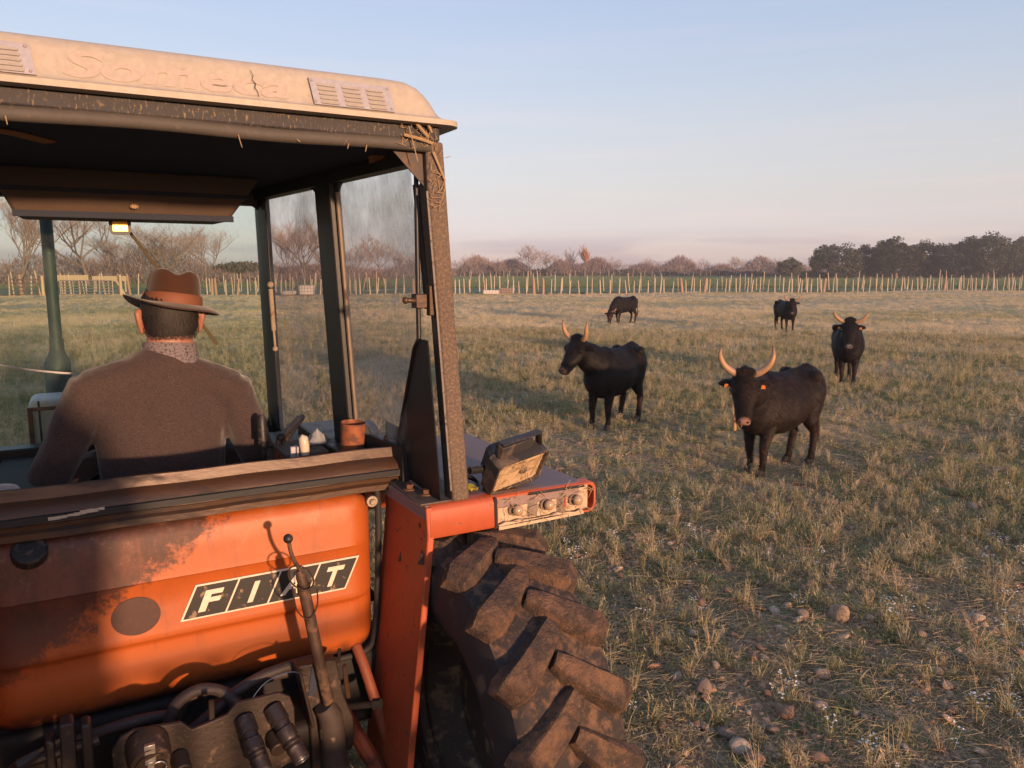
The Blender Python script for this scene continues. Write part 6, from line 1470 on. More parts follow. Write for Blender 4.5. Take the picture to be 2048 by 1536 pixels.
C_DRY = source_collection("dry_plants", [(src_weed(11, 0.26, 9, mat_i=1), [STRAW, STRAW, PETAL]), (src_weed(12, 0.20, 14, mat_i=1), [REDDRY, STRAW, PETAL]), (src_green(13, 26, 0.08, 0.20, 0.0018), [STRAW, STRAW]), (src_weed(14, 0.34, 6, mat_i=1), [STRAW, REDDRY, PETAL])])
C_LIT = source_collection("litter", [(src_litter(21, 16, 0.16), gm), (src_litter(22, 22, 0.2), gm), (src_litter(23, 12, 0.12), [REDDRY, STRAW]), (src_litter(24, 40, 0.16, 0.3), [REDDRY, STRAW]), (src_litter(25, 46, 0.18, 0.25), [GREEN, STRAW])])
C_FLW = source_collection("flowers", [(src_weed(31, 0.20, 4, True), gm), (src_weed(32, 0.25, 6, True), gm), (src_weed(33, 0.16, 3, True), gm)])
C_FAR = source_collection("far_plants", [(src_green(41, 44, 0.28, 0.17, 0.006), gm), (src_green(42, 40, 0.26, 0.20, 0.006), [STRAW, STRAW]), (src_green(43, 40, 0.3, 0.14, 0.007), [GREEN, GREEN]), (src_green(44, 26, 0.25, 0.26, 0.005), [STRAW, REDDRY])])
C_CROP = source_collection("crop_plants", [(src_green(51, 46, 0.7, 0.26, 0.03), [CROP, CROP]), (src_green(52, 46, 0.8, 0.22, 0.03), [CROP, CROP])])

xy = np.vstack([keep(p, np.clip(0.08 + 1.2 * patch(p[:, 0], p[:, 1]) ** 1.4 * np.clip((np.hypot(p[:, 0], p[:, 1]) - 2.0) / 6.5, 0.20, 1), 0, 1)) for p in (wedge(2.2, 8, 22000), wedge(8, 16, 46000), wedge(16, 30, 50000))])
r = np.hypot(xy[:, 0], xy[:, 1])
scatter("grass", C_NEAR, xy, rng.uniform(0.38, 0.85, len(xy)) * (1 + np.clip((r - 10) / 30, 0, 0.4)), rng.choice(10, len(xy), p=[0.03, 0.03, 0.05, 0.11, 0.07, 0.11, 0.16, 0.14, 0.17, 0.13]), "low green and olive weeds growing over the stony field", "grass")
xy = np.vstack([keep(p, np.clip(0.10 + 0.9 * (1 - abs(patch(p[:, 0] + 3, p[:, 1]) - 0.55) * 2), 0, 1) * 0.8) for p in (wedge(2.2, 7, 900), wedge(7, 16, 8000), wedge(16, 30, 14000))])
scatter("dry_grass", C_DRY, xy, rng.uniform(0.3, 0.8, len(xy)), rng.integers(0, 4, len(xy)), "straw coloured dead stalks standing among the weeds", "grass", 0.25)
xy = keep(np.vstack([wedge(2.0, 7, 9000), wedge(7, 14, 8000)]), 0.9); x2 = wedge(9, 30, 14000); x2 = x2[rng.random(len(x2)) > thin(x2[:, 0], x2[:, 1]) + 0.1]; xy = np.vstack([xy, x2])
scatter("straw_litter", C_LIT, xy, rng.uniform(0.6, 1.2, len(xy)), rng.choice(5, len(xy), p=[0.10, 0.10, 0.14, 0.33, 0.33]), "broken dry stalks lying flat on the soil", "litter", 0.05)
xy = np.vstack([keep(p, np.clip((patch(p[:, 0] * 0.8 + 5, p[:, 1] * 0.8) - 0.35) * 1.6, 0.03, 1)) for p in (wedge(3.0, 9, 1000), wedge(9, 24, 6000))])
scatter("wild_flowers", C_FLW, xy, rng.uniform(0.5, 0.9, len(xy)), rng.integers(0, 3, len(xy)), "tiny white wild flowers dotted over the field", "flowers")
xy = np.vstack([keep(wedge(24, 45, 20000), 1.0), keep(wedge(45, 105, 44000), 1.0)])
pf = patch(xy[:, 0] * 0.16 + 2, xy[:, 1] * 0.3) + rng.normal(0, 0.16, len(xy))
ix = np.where(pf < 0.30, rng.choice([0, 2], len(xy)), np.where(pf < 0.52, rng.choice([0, 1, 3], len(xy)), rng.choice([1, 3], len(xy))))
scatter("far_grass", C_FAR, xy, rng.uniform(0.45, 0.85, len(xy)), ix, "faded grass covering the field up to the fence", "grass")
yy = 95 + (278 - 95) * rng.random(16000) ** 1.5; xx = rng.uniform(-0.85, 0.95, 16000) * yy
xy = np.column_stack([xx, yy]); xy = xy[xy[:, 1] > fence_y(xy[:, 0]) + 1.5]
scatter("crop_plants", C_CROP, xy, rng.uniform(0.8, 1.5, len(xy)), rng.integers(0, 2, len(xy)), "bright green young crop beyond the stake fence", "crop", z=0.06)
print("plants done")

# ================================================================== stones
def stone_mat(nm, ca, cb):
    t = NT(nm); c = t.coord("Object"); oi = t.n("ShaderNodeObjectInfo")
    bc = t.mix(oi.outputs["Random"], ca, cb)
    col = t.mix(t.rampv(t.noise(c, 2.2, 6, 0.7), 0.4, 0.75), bc, (0.24, 0.155, 0.10))
    col = t.mix(t.rampv(t.noise(c, 14, 4, 0.7), 0.6, 0.75), col, (0.46, 0.36, 0.26))
    t.bsdf(col, 0.9, 0, t.bump(t.noise(c, 7, 7, 0.7), 0.5, 0.08), 0.2); return t.m
STONES = {"reddish": stone_mat("reddish_stone", (0.42, 0.235, 0.14), (0.35, 0.19, 0.115)), "tan": stone_mat("tan_stone", (0.47, 0.33, 0.22), (0.40, 0.275, 0.18)), "grey": stone_mat("grey_stone", (0.28, 0.215, 0.165), (0.24, 0.18, 0.14)), "pale": stone_mat("pale_stone", (0.54, 0.42, 0.31), (0.48, 0.37, 0.27))}
STONE = STONES["tan"]; stone_meshes = []
def stone_zone(x, y):
    r_ = math.hypot(x, y); px_ = 1024 + 1540 * x / max(y, 0.1)
    cols = ((1230, "below the untagged cow"), (1330, "right of the untagged cow"), (1430, "between the two front cows"), (1520, "below the nearest cow's head"), (1620, "below the nearest cow's belly"), (1720, "right of the nearest cow"), (1830, "below the far tagged cow"), (1940, "short of the right edge"), (9999, "at the right edge"))
    rows = ((3.6, "at the very bottom"), (4.2, "near the bottom"), (5.0, "in the front weeds"), (6.0, "in the middle weeds"), (7.4, "just short of the cattle"), (9.6, "level with the nearest cow"), (99, "level with the untagged cow"))
    return next(w for a, w in cols if px_ < a), next(w for a, w in rows if r_ < a)
for k in range(9):
    bm = bmesh.new(); bmesh.ops.create_icosphere(bm, subdivisions=2, radius=1.0)
    rs = random.Random(100 + k); ax_ = [Vector((rs.gauss(0, 1), rs.gauss(0, 1), rs.gauss(0, 1))).normalized() for _ in range(9)]; am = [rs.uniform(0.45, 0.85) for _ in ax_]
    fl = rs.uniform(0.45, 0.8); el2 = rs.uniform(0.7, 1.0)
    for v in bm.verts:
        for a_, m_ in zip(ax_, am):
            d_ = v.co.dot(a_)
            if d_ > m_: v.co -= a_ * (d_ - m_) * 0.75
        v.co.x *= 1.1; v.co.y *= el2; v.co.z *= fl
    me = bpy.data.meshes.new("stone"); bm.to_mesh(me); bm.free(); me.polygons.foreach_set("use_smooth", [True] * len(me.polygons)); me.materials.append(STONE); stone_meshes.append(me)
for k, (x, y, s_, lb) in enumerate(pos):
    s_ *= 1.12 if math.hypot(x, y) < 7 else 1.0
    o = bpy.data.objects.new("stone", stone_meshes[k % 9]); COL.objects.link(o)
    o.location = (x, y, float(gz(x, y)) + s_ * 0.30); o.scale = (s_ * random.uniform(0.9, 1.2), s_ * random.uniform(0.8, 1.05), s_ * random.uniform(0.8, 1.05)); o.rotation_euler = (random.gauss(0, 0.25), random.gauss(0, 0.25), random.uniform(0, 6.28))
    cl = ["reddish", "tan", "grey", "pale"][(k * 7 + k // 3) % 4]
    if lb: cl = "reddish" if "red" in lb or "orange" in lb else "pale" if "pale" in lb else "grey" if "grey" in lb else "tan"
    o.material_slots[0].link = "OBJECT"; o.material_slots[0].material = STONES[cl]
    sz = "tiny" if s_ < 0.019 else "small" if s_ < 0.032 else "medium sized" if s_ < 0.042 else "large"
    zn = stone_zone(x, y)
    tag(o, lb or "%s %s stone %s, %s" % (sz, cl, zn[0], zn[1]), "stone", "loose stones on the field")
C_PEB = bpy.data.collections.new("pebbles")
for k in range(4): C_PEB.objects.link(bpy.data.objects.new("pebble_%d" % k, stone_meshes[k]))
xy = np.vstack([wedge(2.4, 8, 4600, -5, 41), wedge(8, 18, 5000, -5, 41)])
C_CLOD = bpy.data.collections.new("clods")
t = NT("soil_clod"); c = t.coord("World"); oi = t.n("ShaderNodeObjectInfo"); t.bsdf(t.mix(oi.outputs["Random"], (0.27, 0.17, 0.11), (0.42, 0.29, 0.20)), 0.95, 0, t.bump(t.noise(c, 120, 4), 0.5, 0.006), 0.1); CLOD = t.m
for k in range(4):
    cm_ = stone_meshes[k + 4].copy(); cm_.materials.clear(); cm_.materials.append(CLOD); C_CLOD.objects.link(bpy.data.objects.new("clod_%d" % k, cm_))
xc = np.vstack([wedge(2.3, 6, 14000, -5, 41), wedge(6, 11, 12000, -5, 41)])
scatter("soil_clods", C_CLOD, xc, rng.gamma(2.0, 0.0042, len(xc)) + 0.003, rng.integers(0, 4, len(xc)), "crumbs of dry brown soil between the weeds", "soil", 0.4)
scatter("gravel", C_PEB, xy, np.clip(0.006 + rng.gamma(1.5, 0.0058, len(xy)), 0, 0.034), rng.integers(0, 4, len(xy)), "small gravel pressed into the brown soil", "gravel", 0.3)

# ================================================================== fences and corral
M["stake"] = worn("chestnut_stake", (0.54, 0.43, 0.32), (0.44, 0.34, 0.25), None, 0.85, scale=3, stretch=(4, 4, 0.6), bump=0.3, kind="World")
M["stake_red"] = worn("weathered_red_post", (0.38, 0.235, 0.155), (0.31, 0.19, 0.125), None, 0.85, scale=3, bump=0.3, kind="World")
M["wire"] = worn("fence_wire", (0.16, 0.13, 0.12), None, None, 0.6, 0.5, bump=0)
M["gate_steel"] = worn("galvanised_gate", (0.34, 0.31, 0.29), (0.25, 0.22, 0.2), (0.22, 0.12, 0.07), 0.5, 0.4)
M["gate_rust"] = worn("rusty_gate", (0.17, 0.09, 0.06), None, None, 0.7, 0.2)
M["ibc_white"] = worn("white_tank_plastic", (0.66, 0.62, 0.58), (0.56, 0.5, 0.46), (0.3, 0.24, 0.2), 0.6, scale=3, dscale=6, lo=0.6, hi=0.75)
M["ibc_brown"] = worn("brown_crate", (0.20, 0.13, 0.09), None, (0.1, 0.06, 0.04), 0.8, scale=3)
M["pale_board"] = worn("pale_yellow_board", (0.50, 0.38, 0.22), (0.42, 0.30, 0.18), None, 0.8, scale=2)
post_meshes = []
for k in range(5):
    rs = random.Random(60 + k); mb = MB(); n = 5; pts = [(0, 0, -0.2)]
    for i in range(1, 5): pts.append((rs.gauss(0, 0.018), rs.gauss(0, 0.018), i * 0.25))
    mb.tube(pts, [0.5 * v for v in (1.1, 1.05, 1.0, 0.92, 0.8)], 6); post_meshes.append(mb)
# unit posts: height 1, radius 0.5 -> scaled per post
POST = [mb.mesh("post", M["stake"], 60) for mb in post_meshes]; POSTR = [mb.mesh("post", M["stake_red"], 60) for mb in post_meshes[:2]]
def stake_fence(label, xs, yf, hgt, dia, lean, thick_every=0, wires=(0.3, 0.6, 0.9), z0=0.0, seed=1):
    rs = random.Random(seed); f = empty("stake_fence", (xs[0], float(yf(xs[0])), 0)); tag(f, label, "fence")
    o0 = Vector((xs[0], float(yf(xs[0])), 0))
    for i, x in enumerate(xs):
        y = float(yf(x)) + rs.gauss(0, 0.12); thick = thick_every and rs.random() < 1 / thick_every
        p = bpy.data.objects.new("post", (rs.choice(POSTR) if thick else rs.choice(POST))); COL.objects.link(p); p.parent = f
        h = hgt * (rs.gauss(1, 0.09) if not thick else rs.uniform(1.0, 1.12)); d = dia * rs.uniform(0.75, 1.25) * (2.3 if thick else 1)
        p.location = Vector((x, y, z0)) - o0; p.scale = (d, d, h); p.rotation_euler = (rs.gauss(0, lean), rs.gauss(0, lean), rs.uniform(0, 6))
    for h in wires:
        mb = MB(); mb.tube([Vector((x, float(yf(x)), z0 + h + 0.02 * math.sin(i * 2.1))) - o0 for i, x in enumerate(xs[::3] + [xs[-1]])], 0.006, 3); w = mb.build("wire", M["wire"], f, smooth=None)
    return f
def jit(a, b, step, seed, j=0.35):
    rs = random.Random(seed); x = a; r_ = []
    while x < b: r_.append(x); x += step * (1 + rs.uniform(-j, j))
    return r_
stake_fence("near fence of slender chestnut stakes running across the field behind the cattle", jit(-31, 74, 0.66, 3, 0.45), fence_y, 1.36, 0.11, 0.045, 14, seed=4)
stake_fence("second row of thinner grey stakes just behind the near fence", jit(-30, 76, 1.2, 5, 0.6), lambda x: fence_y(x) + 6.5, 1.75, 0.10, 0.06, 0, seed=6)
stake_fence("far fence along the hedge on the other side of the green crop", jit(-60, 130, 2.2, 8, 0.5), lambda x: 262 + 0.02 * x, 1.9, 0.14, 0.05, 0, wires=(0.8,), seed=7)
stake_fence("short run of leaning stakes beyond the corral, in front of dark scrub", jit(-29, -14, 0.75, 12, 0.4), lambda x: 84 + 0.1 * x, 1.9, 0.08, 0.10, 0, seed=9)
# corral at the left: stout posts, gates, pale boards behind
def corral_y(x): return 67.9 + (x + 44) * 0.13
stake_fence("corral fence of tall split stakes seen through the windscreen", jit(-46, -31, 0.62, 21, 0.5), corral_y, 1.75, 0.13, 0.07, 6, seed=22)
def gate(label, xa, xb, hgt, nbar, nver, mat, dy=0.0):
    g = empty("field_gate", (xa, float(corral_y(xa)) - 0.5 + dy, 0.0)); tag(g, label, "gate", None)
    W_ = xb - xa
    for i in range(nbar):
        z = 0.15 + (hgt - 0.15) * i / (nbar - 1); mb = MB(); mb.tube([(0, 0, z), (W_, 0, z)], 0.035, 6); mb.build("rail", mat, g)
    for i in range(nver):
        x = W_ * i / (nver - 1); mb = MB(); mb.tube([(x, 0.03, 0.06), (x, 0.03, hgt + 0.05)], 0.035, 6); mb.build("upright", mat, g)
    return g
gate("pale tubular steel gate in the corral, left of the hat", -39.6, -35.0, 1.35, 6, 5, M["gate_steel"])
gate("rusty tubular gate at the far left behind the exhaust stack", -43.6, -41.2, 1.45, 5, 3, M["gate_rust"])
def stout_post(label, x, dy, h, d, lean=0.0):
    mb = MB(); mb.tube([(0, 0, -0.2), (lean * 0.5, 0, h * 0.5), (lean, 0, h)], [d * 0.55, d * 0.5, d * 0.46], 8); o = mb.build("gate_post", M["pale_board"], smooth=50)
    o.location = (x, float(corral_y(x)) - 0.5 + dy, 0); tag(o, label, "post", "stout corral posts")
stout_post("thick yellow gate post next to the rusty gate", -41.0, 0, 1.75, 0.26); stout_post("thick pale post on the hinge side of the steel gate", -39.9, 0, 1.9, 0.24); stout_post("thick pale post on the latch side of the steel gate", -34.6, 0, 1.85, 0.26)
stout_post("slanting brace post beside the steel gate", -34.2, 0.0, 1.3, 0.2, -0.8); stout_post("tall thin post nearest the hat brim in the corral fence", -31.9, 0, 2.1, 0.18)
for k, (xa, xb, lb) in enumerate(((-43.5, -39.6, "long pale boards behind the steel gate, nearer half"), (-39.2, -35.6, "long pale boards behind the steel gate, farther half"))):
    mb = MB(); mb.box(0, xb - xa, -0.05, 0.05, 1.15, 1.75 - 0.1 * k); o = mb.build("board_wall", M["pale_board"], bevel=0.02); o.location = (xa - 3.2, 78.5, 0.0); tag(o, lb, "boards")
    for px_ in (0.3, xb - xa - 0.3):
        mb = MB(); mb.box(px_ - 0.06, px_ + 0.06, -0.02, 0.10, -0.1, 1.2); mb.build("board_leg", M["stake"], o)
def crate(label, x, y, w, d, h, mat, rz):
    c_ = empty("bulk_crate", (x, y, 0), rz); tag(c_, label, "crate", "crates by the fence")
    mb = MB(); mb.box(-w / 2 + 0.04, w / 2 - 0.04, -d / 2 + 0.04, d / 2 - 0.04, 0.10, h - 0.03); mb.build("tank", mat, c_, bevel=0.05, bseg=3)
    for i in range(6):
        x_ = -w / 2 + w * i / 5; mb = MB(); mb.box(x_ - 0.015, x_ + 0.015, -d / 2 - 0.01, -d / 2 + 0.02, 0.02, h); mb.build("cage_bar", M["gate_steel"], c_)
    for i in range(4):
        z = 0.12 + (h - 0.15) * i / 3; mb = MB(); mb.box(-w / 2, w / 2, -d / 2 - 0.03, -d / 2 - 0.012, z - 0.014, z + 0.014); mb.build("cage_rail", M["gate_steel"], c_)
    mb = MB(); mb.box(-w / 2, w / 2, -d / 2, d / 2, 0.0, 0.09); mb.build("pallet", M["ibc_brown"], c_)
    return c_
crate("tall white caged tank by the fence, seen through the quarter window", -18.2, 68.9, 1.25, 1.0, 0.95, M["ibc_white"], 0.1)
crate("low white caged tank left of the tall one, through the quarter window", -19.7, 68.6, 1.0, 1.0, 0.45, M["ibc_white"], -0.1)
crate("low white tank lying by the fence beside the brown crate", -1.95, 71.0, 1.45, 1.0, 0.45, M["ibc_white"], 0.12)
crate("brown slatted crate standing by the fence", -0.55, 72.0, 1.25, 1.0, 0.62, M["ibc_brown"], 0.05)
print("fences done")

# ================================================================== trees
def bark(name, a, b): return worn(name, a, b, None, 0.9, scale=2, bump=0.3, kind="World")
M["bark"] = bark("bare_bark", (0.24, 0.17, 0.13), (0.17, 0.12, 0.095)); M["twig"] = worn("winter_twigs", (0.34, 0.235, 0.185), (0.27, 0.185, 0.15), None, 0.9, scale=0.4, bump=0, kind="World", fine=0)
M["twig_orange"] = worn("russet_leaves", (0.42, 0.19, 0.07), (0.33, 0.15, 0.06), None, 0.9, scale=0.6, bump=0, kind="World", fine=0)
M["oak_leaf"] = leaf_mat("oak_leaf", (0.068, 0.080, 0.050), (0.088, 0.100, 0.060), (0.105, 0.105, 0.065), trans=0.1, pscale=0.25)
M["ivy_leaf"] = leaf_mat("ivy_leaf", (0.09, 0.085, 0.058), (0.12, 0.105, 0.07), (0.14, 0.115, 0.08), trans=0.1, pscale=0.4)
M["scrub_twig"] = worn("scrub_twigs", (0.30, 0.205, 0.175), (0.22, 0.155, 0.135), None, 0.95, scale=0.25, bump=0, kind="World", fine=0)

def bare_tree(seed, h, spread, tw=0.03, dens=1.0, up=0.35, trunk_h=0.28, ivy=False):
    rs = random.Random(seed); T = MB(); W = MB()
    def grow(p, d, L_, r_, lv):
        n = 3 if lv < 3 else 2; pts = [p]; q_ = Vector(p); dd = Vector(d)
        for i in range(n):
            dd = (dd + Vector((rs.gauss(0, 0.20), rs.gauss(0, 0.20), rs.gauss(0, 0.12) + (0.06 if lv > 0 else 0)))).normalized(); q_ = q_ + dd * (L_ / n); pts.append(q_.copy())
        if lv <= 2: T.tube(pts, [r_ * (1 - 0.45 * i / n) for i in range(n + 1)], 6 if lv < 2 else 4, caps=False)
        else:
            s_ = Vector((rs.gauss(0, 1), rs.gauss(0, 1), rs.gauss(0, 1))).cross(dd); s_ = (s_.normalized() if s_.length > 1e-5 else Vector((1, 0, 0))) * tw * (1.0 if lv == 3 else 0.6)
            vs = []
            for i, q2 in enumerate(pts): k = 1 - 0.7 * i / n; vs += [q2 - s_ * k * 0.5, q2 + s_ * k * 0.5]
            W.add(vs, [(2 * i, 2 * i + 1, 2 * i + 3, 2 * i + 2) for i in range(n)])
        if lv >= 4: return
        nc = {0: rs.randint(5, 7), 1: rs.randint(5, 7), 2: int(rs.randint(6, 8) * dens), 3: int(rs.randint(6, 9) * dens)}[lv]
        for c in range(nc):
            u = rs.uniform(0.35 if lv else 0.55, 1.0) if c else 1.0
            i = min(int(u * n), n - 1); b_ = pts[i].lerp(pts[i + 1], u * n - i)
            a = rs.uniform(0, 2 * PI); o_ = Vector((math.cos(a), math.sin(a), 0)) * spread + Vector((0, 0, up))
            nd = (dd * (0.55 if lv else 0.35) + o_ * rs.uniform(0.6, 1.1) + Vector((0, 0, rs.uniform(-0.15, 0.35)))).normalized()
            grow(b_, nd, L_ * {0: rs.uniform(1.0, 1.45), 1: rs.uniform(0.55, 0.8), 2: rs.uniform(0.5, 0.75), 3: rs.uniform(0.45, 0.7)}[lv], r_ * {0: 0.5, 1: 0.5, 2: 0.5, 3: 0.5}[lv], lv + 1)
    grow(Vector((0, 0, -0.3)), Vector((rs.gauss(0, 0.05), rs.gauss(0, 0.05), 1)), h * trunk_h, h * 0.017, 0)
    return T, W
def leaf_cloud(rs, mb, c, rad, n, size):
    c = Vector(c)
    for i in range(n):
        d = Vector((rs.gauss(0, 1), rs.gauss(0, 1), rs.gauss(0, 1))).normalized(); p = c + Vector((d.x * rad[0], d.y * rad[1], d.z * rad[2])) * (rs.random() ** 0.4)
        u_ = Vector((rs.gauss(0, 1), rs.gauss(0, 1), rs.gauss(0, 1))).normalized(); v_ = u_.orthogonal().normalized(); s_ = size * rs.uniform(0.6, 1.3)
        mb.add([p - u_ * s_, p + v_ * s_ * 0.6, p + u_ * s_, p - v_ * s_ * 0.6], [(0, 1, 2, 3)])
def oak(seed, h, w):
    rs = random.Random(seed); T = MB(); L_ = MB()
    T.tube([(0, 0, -0.3), (rs.gauss(0, 0.15), rs.gauss(0, 0.1), h * 0.2), (rs.gauss(0, 0.3), 0, h * 0.42)], [h * 0.045, h * 0.036, h * 0.03], 7)
    for i in range(8):
        a = rs.uniform(0, 2 * PI); r_ = w * rs.uniform(0.25, 0.42)
        T.tube([(0, 0, h * rs.uniform(0.2, 0.4)), (r_ * 0.5 * math.cos(a), r_ * 0.5 * math.sin(a), h * 0.45), (r_ * math.cos(a), r_ * math.sin(a), h * rs.uniform(0.5, 0.75))], [h * 0.02, h * 0.014, h * 0.006], 5)
    for i in range(96):
        a = rs.uniform(0, 2 * PI); el_ = rs.uniform(-1.0, 1.0); rr_ = rs.uniform(0.72, 1.0)
        ce = math.sqrt(max(0, 1 - (el_ if el_ > 0 else el_ * 0.75) ** 2)) * rr_
        c = (w * 0.46 * ce * math.cos(a), w * 0.46 * ce * math.sin(a), h * (0.54 + 0.40 * el_ * rr_) + rs.gauss(0, 0.02 * h))
        s_ = w * rs.uniform(0.07, 0.14); leaf_cloud(rs, L_, c, (s_, s_, s_ * 0.7), 95, 0.30)
    return T, L_
def tree_meshes(gen, mt, mc, *a, **k):
    T, W = gen(*a, **k); return T.mesh("trunk", mt, 60), W.mesh("crown", mc, None)
BARE = [tree_meshes(bare_tree, M["bark"], M["twig"], 1, 10.0, 0.95, 0.032, 1.25), tree_meshes(bare_tree, M["bark"], M["twig"], 2, 10.0, 0.8, 0.032, 1.3), tree_meshes(bare_tree, M["bark"], M["twig"], 3, 10.0, 1.1, 0.032, 1.25, 0.25, 0.24), tree_meshes(bare_tree, M["bark"], M["twig"], 5, 10.0, 0.55, 0.032, 1.2, 0.6, 0.30)]
BARE_FAR = [tree_meshes(bare_tree, M["bark"], M["twig"], 11, 10.0, 0.95, 0.10, 0.8), tree_meshes(bare_tree, M["bark"], M["twig"], 12, 10.0, 0.7, 0.10, 0.8, 0.5)]
ORANGE = tree_meshes(bare_tree, M["bark"], M["twig_orange"], 14, 10.0, 0.5, 0.16, 0.9, 0.6)
OAK = [tree_meshes(oak, M["bark"], M["oak_leaf"], k, 10.0, w) for k, w in ((1, 15), (2, 13), (3, 17))]
def tree(name, meshes, x, y, h, rz, label, group, sx=1.0):
    r_ = empty(name, (x, y, 0), rz); r_.scale = (h / 10 * sx, h / 10 * sx, h / 10); tag(r_, label, "tree", group)
    for nm, me in zip(("trunk", "crown"), meshes):
        o = bpy.data.objects.new(nm, me); COL.objects.link(o); o.parent = r_
    return r_
GL = "bare trees beyond the corral"
def at(px, D): return (px - 1024) / 1540.0 * D
for px, D, h, k, lb in ((-70, 88, 15, 1, "tall bare tree cut by the left edge, behind the rusty gate"), (40, 98, 12, 3, "slender bare tree between the left edge and the exhaust stack"), (185, 104, 16.5, 0, "broad bare tree straight behind the exhaust and the mirror"),
                         (255, 118, 13, 2, "bare tree standing behind the mirror strap"), (345, 112, 15.0, 2, "wide spreading bare tree above the hat"), (430, 135, 12, 1, "bare tree low against the sky right of the hat"),
                         (612, 118, 12.5, 1, "bushy bare tree seen through the quarter window"), (590, 135, 10, 3, "thin bare tree behind the quarter window pillar")):
    tree("bare_tree", BARE[k], at(px, D), D, h, px * 0.7, lb, GL)
for i, (px, D, h, k, lb) in enumerate(((660, 170, 9.5, 0, "bare tree hidden mostly by the door pillar"), (715, 190, 10.0, 0, "round bare tree at the left of the side window"), (762, 215, 13.5, 0, "tallest bare tree in the middle of the side window"), (800, 230, 9.5, 1, "low bare tree right of centre in the side window"), (835, 240, 10, 0, "bare tree beside the rubber seal in the side window"),
     (930, 250, 7.6, 1, "low reddish tree just right of the cab pillar"), (962, 255, 9.0, 0, "rounded bare tree near the cab pillar on the far hedge"), (1000, 262, 7.0, 1, "small bare tree left of the tallest far tree"), (1062, 258, 12.5, 0, "tallest bare tree on the far hedge"), (1100, 262, 10.0, 0, "bare tree leaning against the right of the tallest far tree"),
     (1135, 255, 10.0, 1, "gnarled bare tree left of the orange tree"), (1205, 300, 6.0, 0, "first small round tree right of the orange tree"), (1228, 310, 7.5, 0, "domed small tree on the hazy far hedge"), (1262, 330, 5.5, 1, "low shrubby tree above the white horned cow"), (1295, 320, 8.0, 1, "pair stemmed thin tree in the far hedge centre"), (1330, 330, 6.0, 0, "faint low tree in the far hedge centre"),
     (1375, 330, 8.0, 0, "bare domed tree left of the evergreen oaks"), (1410, 340, 7.0, 1, "hazy brown tree left of the evergreen oaks"), (1470, 330, 9.5, 0, "large hazy bare tree well left of the oaks"), (1520, 330, 8.0, 1, "brown tree close to the first evergreen oak"), (1555, 340, 7.5, 0, "brown tree showing behind the first evergreen oak"))):
    tree("bare_tree", BARE_FAR[k], at(px, D), D, h, px * 0.37, lb, "bare trees on the far hedge")
tree("orange_tree", ORANGE, at(1170, 250), 250, 10.5, 0.4, "narrow tree with orange leaves on the far hedge", None, 0.8)
for i, (px, D, h, k, sx, lb) in enumerate(((1572, 190, 5.2, 1, 0.9, "small round evergreen oak at the left end of the row"), (1665, 195, 8.9, 0, 0.95, "evergreen oak with its trunk showing, second of the row"), (1725, 205, 8.6, 1, 1.0, "evergreen oak third of the row, half behind the second"), (1785, 198, 10.3, 1, 1.0, "tall evergreen oak in the middle of the row"), (1840, 208, 9.8, 2, 0.8, "evergreen oak right of the tall middle one"), (1900, 200, 9.6, 0, 0.9, "evergreen oak left of the tallest one"),
     (1965, 196, 11.2, 2, 0.85, "tallest broad evergreen oak near the right edge"), (2040, 200, 10.4, 1, 1.05, "evergreen oak at the right edge of the picture"), (2120, 202, 11.5, 0, 1.0, "evergreen oak just past the right edge"))):
    tree("evergreen_oak", OAK[k], at(px, D), D, h, i * 1.3, lb, "evergreen oaks", sx)
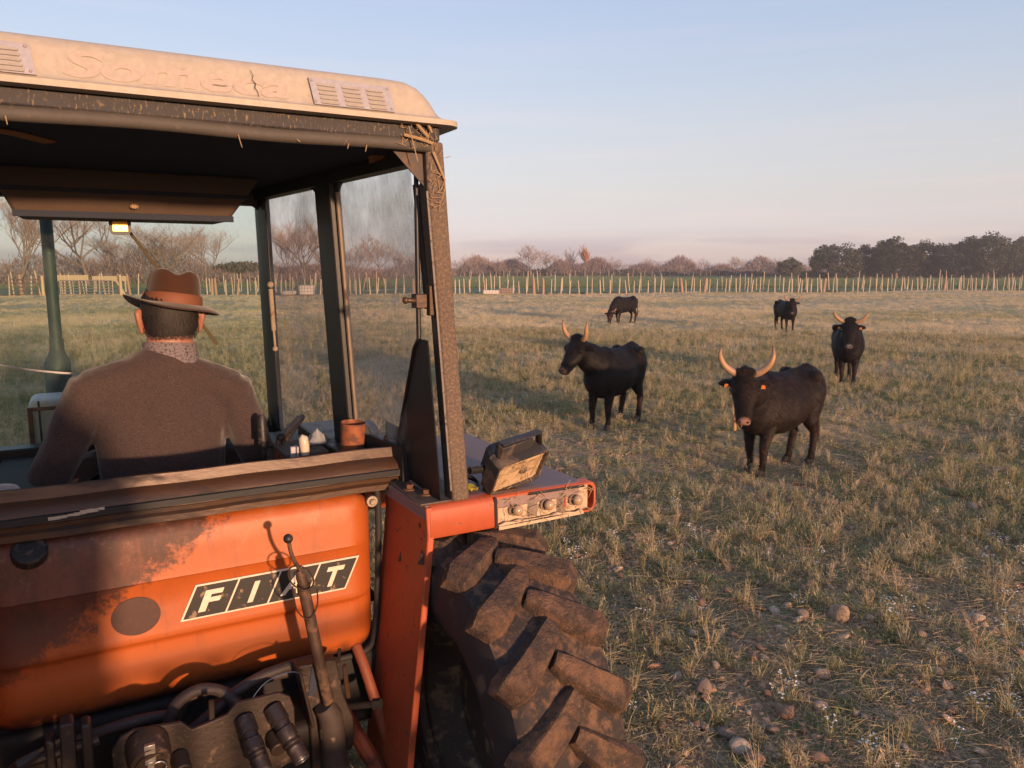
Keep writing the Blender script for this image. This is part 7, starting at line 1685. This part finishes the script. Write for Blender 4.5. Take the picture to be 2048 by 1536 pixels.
# low scrub that fills in under the trees
def scrub(name, label, pts, n, h, w, seed, mat, size=0.5, twigs=True):
    rs = random.Random(seed); mb = MB()
    for i in range(n):
        u = rs.random() * (len(pts) - 1); k = min(int(u), len(pts) - 2); f = u - k
        x = pts[k][0] * (1 - f) + pts[k + 1][0] * f + rs.gauss(0, w * 0.3); y = pts[k][1] * (1 - f) + pts[k + 1][1] * f + rs.uniform(-w, w)
        hh = h * (0.55 + 0.45 * math.sin(x * 0.31 + seed) * math.sin(x * 0.117 + 2 * seed)) * (pts[k][2] * (1 - f) + pts[k + 1][2] * f)
        z = hh * rs.random() ** 0.8; a = rs.uniform(0, 2 * PI); d = Vector((math.cos(a) * 0.6, math.sin(a) * 0.6, rs.uniform(0.1, 1.2))).normalized() * size * rs.uniform(0.6, 1.8)
        s_ = Vector((-math.sin(a), math.cos(a), rs.gauss(0, 0.4))) * size * (0.10 if twigs else 0.4); p = Vector((x, y, z))
        mb.add([p - s_, p + s_, p + d + s_ * 0.3, p + d - s_ * 0.3], [(0, 1, 2, 3)])
    o = mb.build(name, mat, smooth=None); tag(o, label, "scrub", kind="stuff"); return o
scrub("undergrowth", "tangled brown scrub under the bare trees behind the corral", [(at(-200, 100), 100, 1), (at(200, 112), 112, 1), (at(470, 120), 120, 0.9), (at(560, 130), 130, 0.8), (at(700, 160), 160, 0.9), (at(900, 220), 220, 0.8)], 42000, 6.2, 5, 2, M["scrub_twig"], 0.55)
scrub("undergrowth", "ivy covered dark bushes right of the hat", [(at(400, 122), 122, 0.7), (at(520, 128), 128, 0.8), (at(690, 170), 170, 0.5)], 9000, 5.0, 3, 3, M["ivy_leaf"], 0.35, False)
scrub("undergrowth", "dusky hedge along the far side of the crop", [(at(880, 268), 268, 1), (at(1200, 275), 275, 0.9), (at(1600, 285), 285, 0.9), (at(2200, 285), 285, 1)], 46000, 7.5, 5, 5, M["scrub_twig"], 1.0)
scrub("undergrowth", "dark ground line at the foot of the far hedge", [(at(880, 264), 264, 1), (at(1250, 268), 268, 1), (at(1600, 262), 262, 0.8), (at(2200, 235), 235, 1.0)], 12000, 2.4, 2, 8, M["ivy_leaf"], 0.6, False)
scrub("undergrowth", "dark evergreen scrub growing under the oaks", [(at(1600, 200), 200, 0.6), (at(1750, 205), 205, 1), (at(2250, 205), 205, 1)], 9000, 3.4, 4, 13, M["oak_leaf"], 0.45, False)
scrub("treeline", "faint wooded skyline beyond everything else", [(-560, 560, 1), (-100, 600, 1), (300, 620, 1), (700, 560, 1)], 16000, 11, 16, 9, M["scrub_twig"], 2.2)
print("trees done")

# ================================================================== evening haze
t = NT("evening_haze"); pv = t.n("ShaderNodeVolumePrincipled"); pv.inputs["Density"].default_value = 0.00062; pv.inputs["Color"].default_value = (0.92, 0.88, 0.90, 1); pv.inputs["Anisotropy"].default_value = 0.1
t.l(pv.outputs[0], t.out.inputs["Volume"])
mb = MB(); mb.box(-900, 900, -60, 720, -1.2, 22)
tag(mb.build("haze", t.m, smooth=None), kind="stuff")
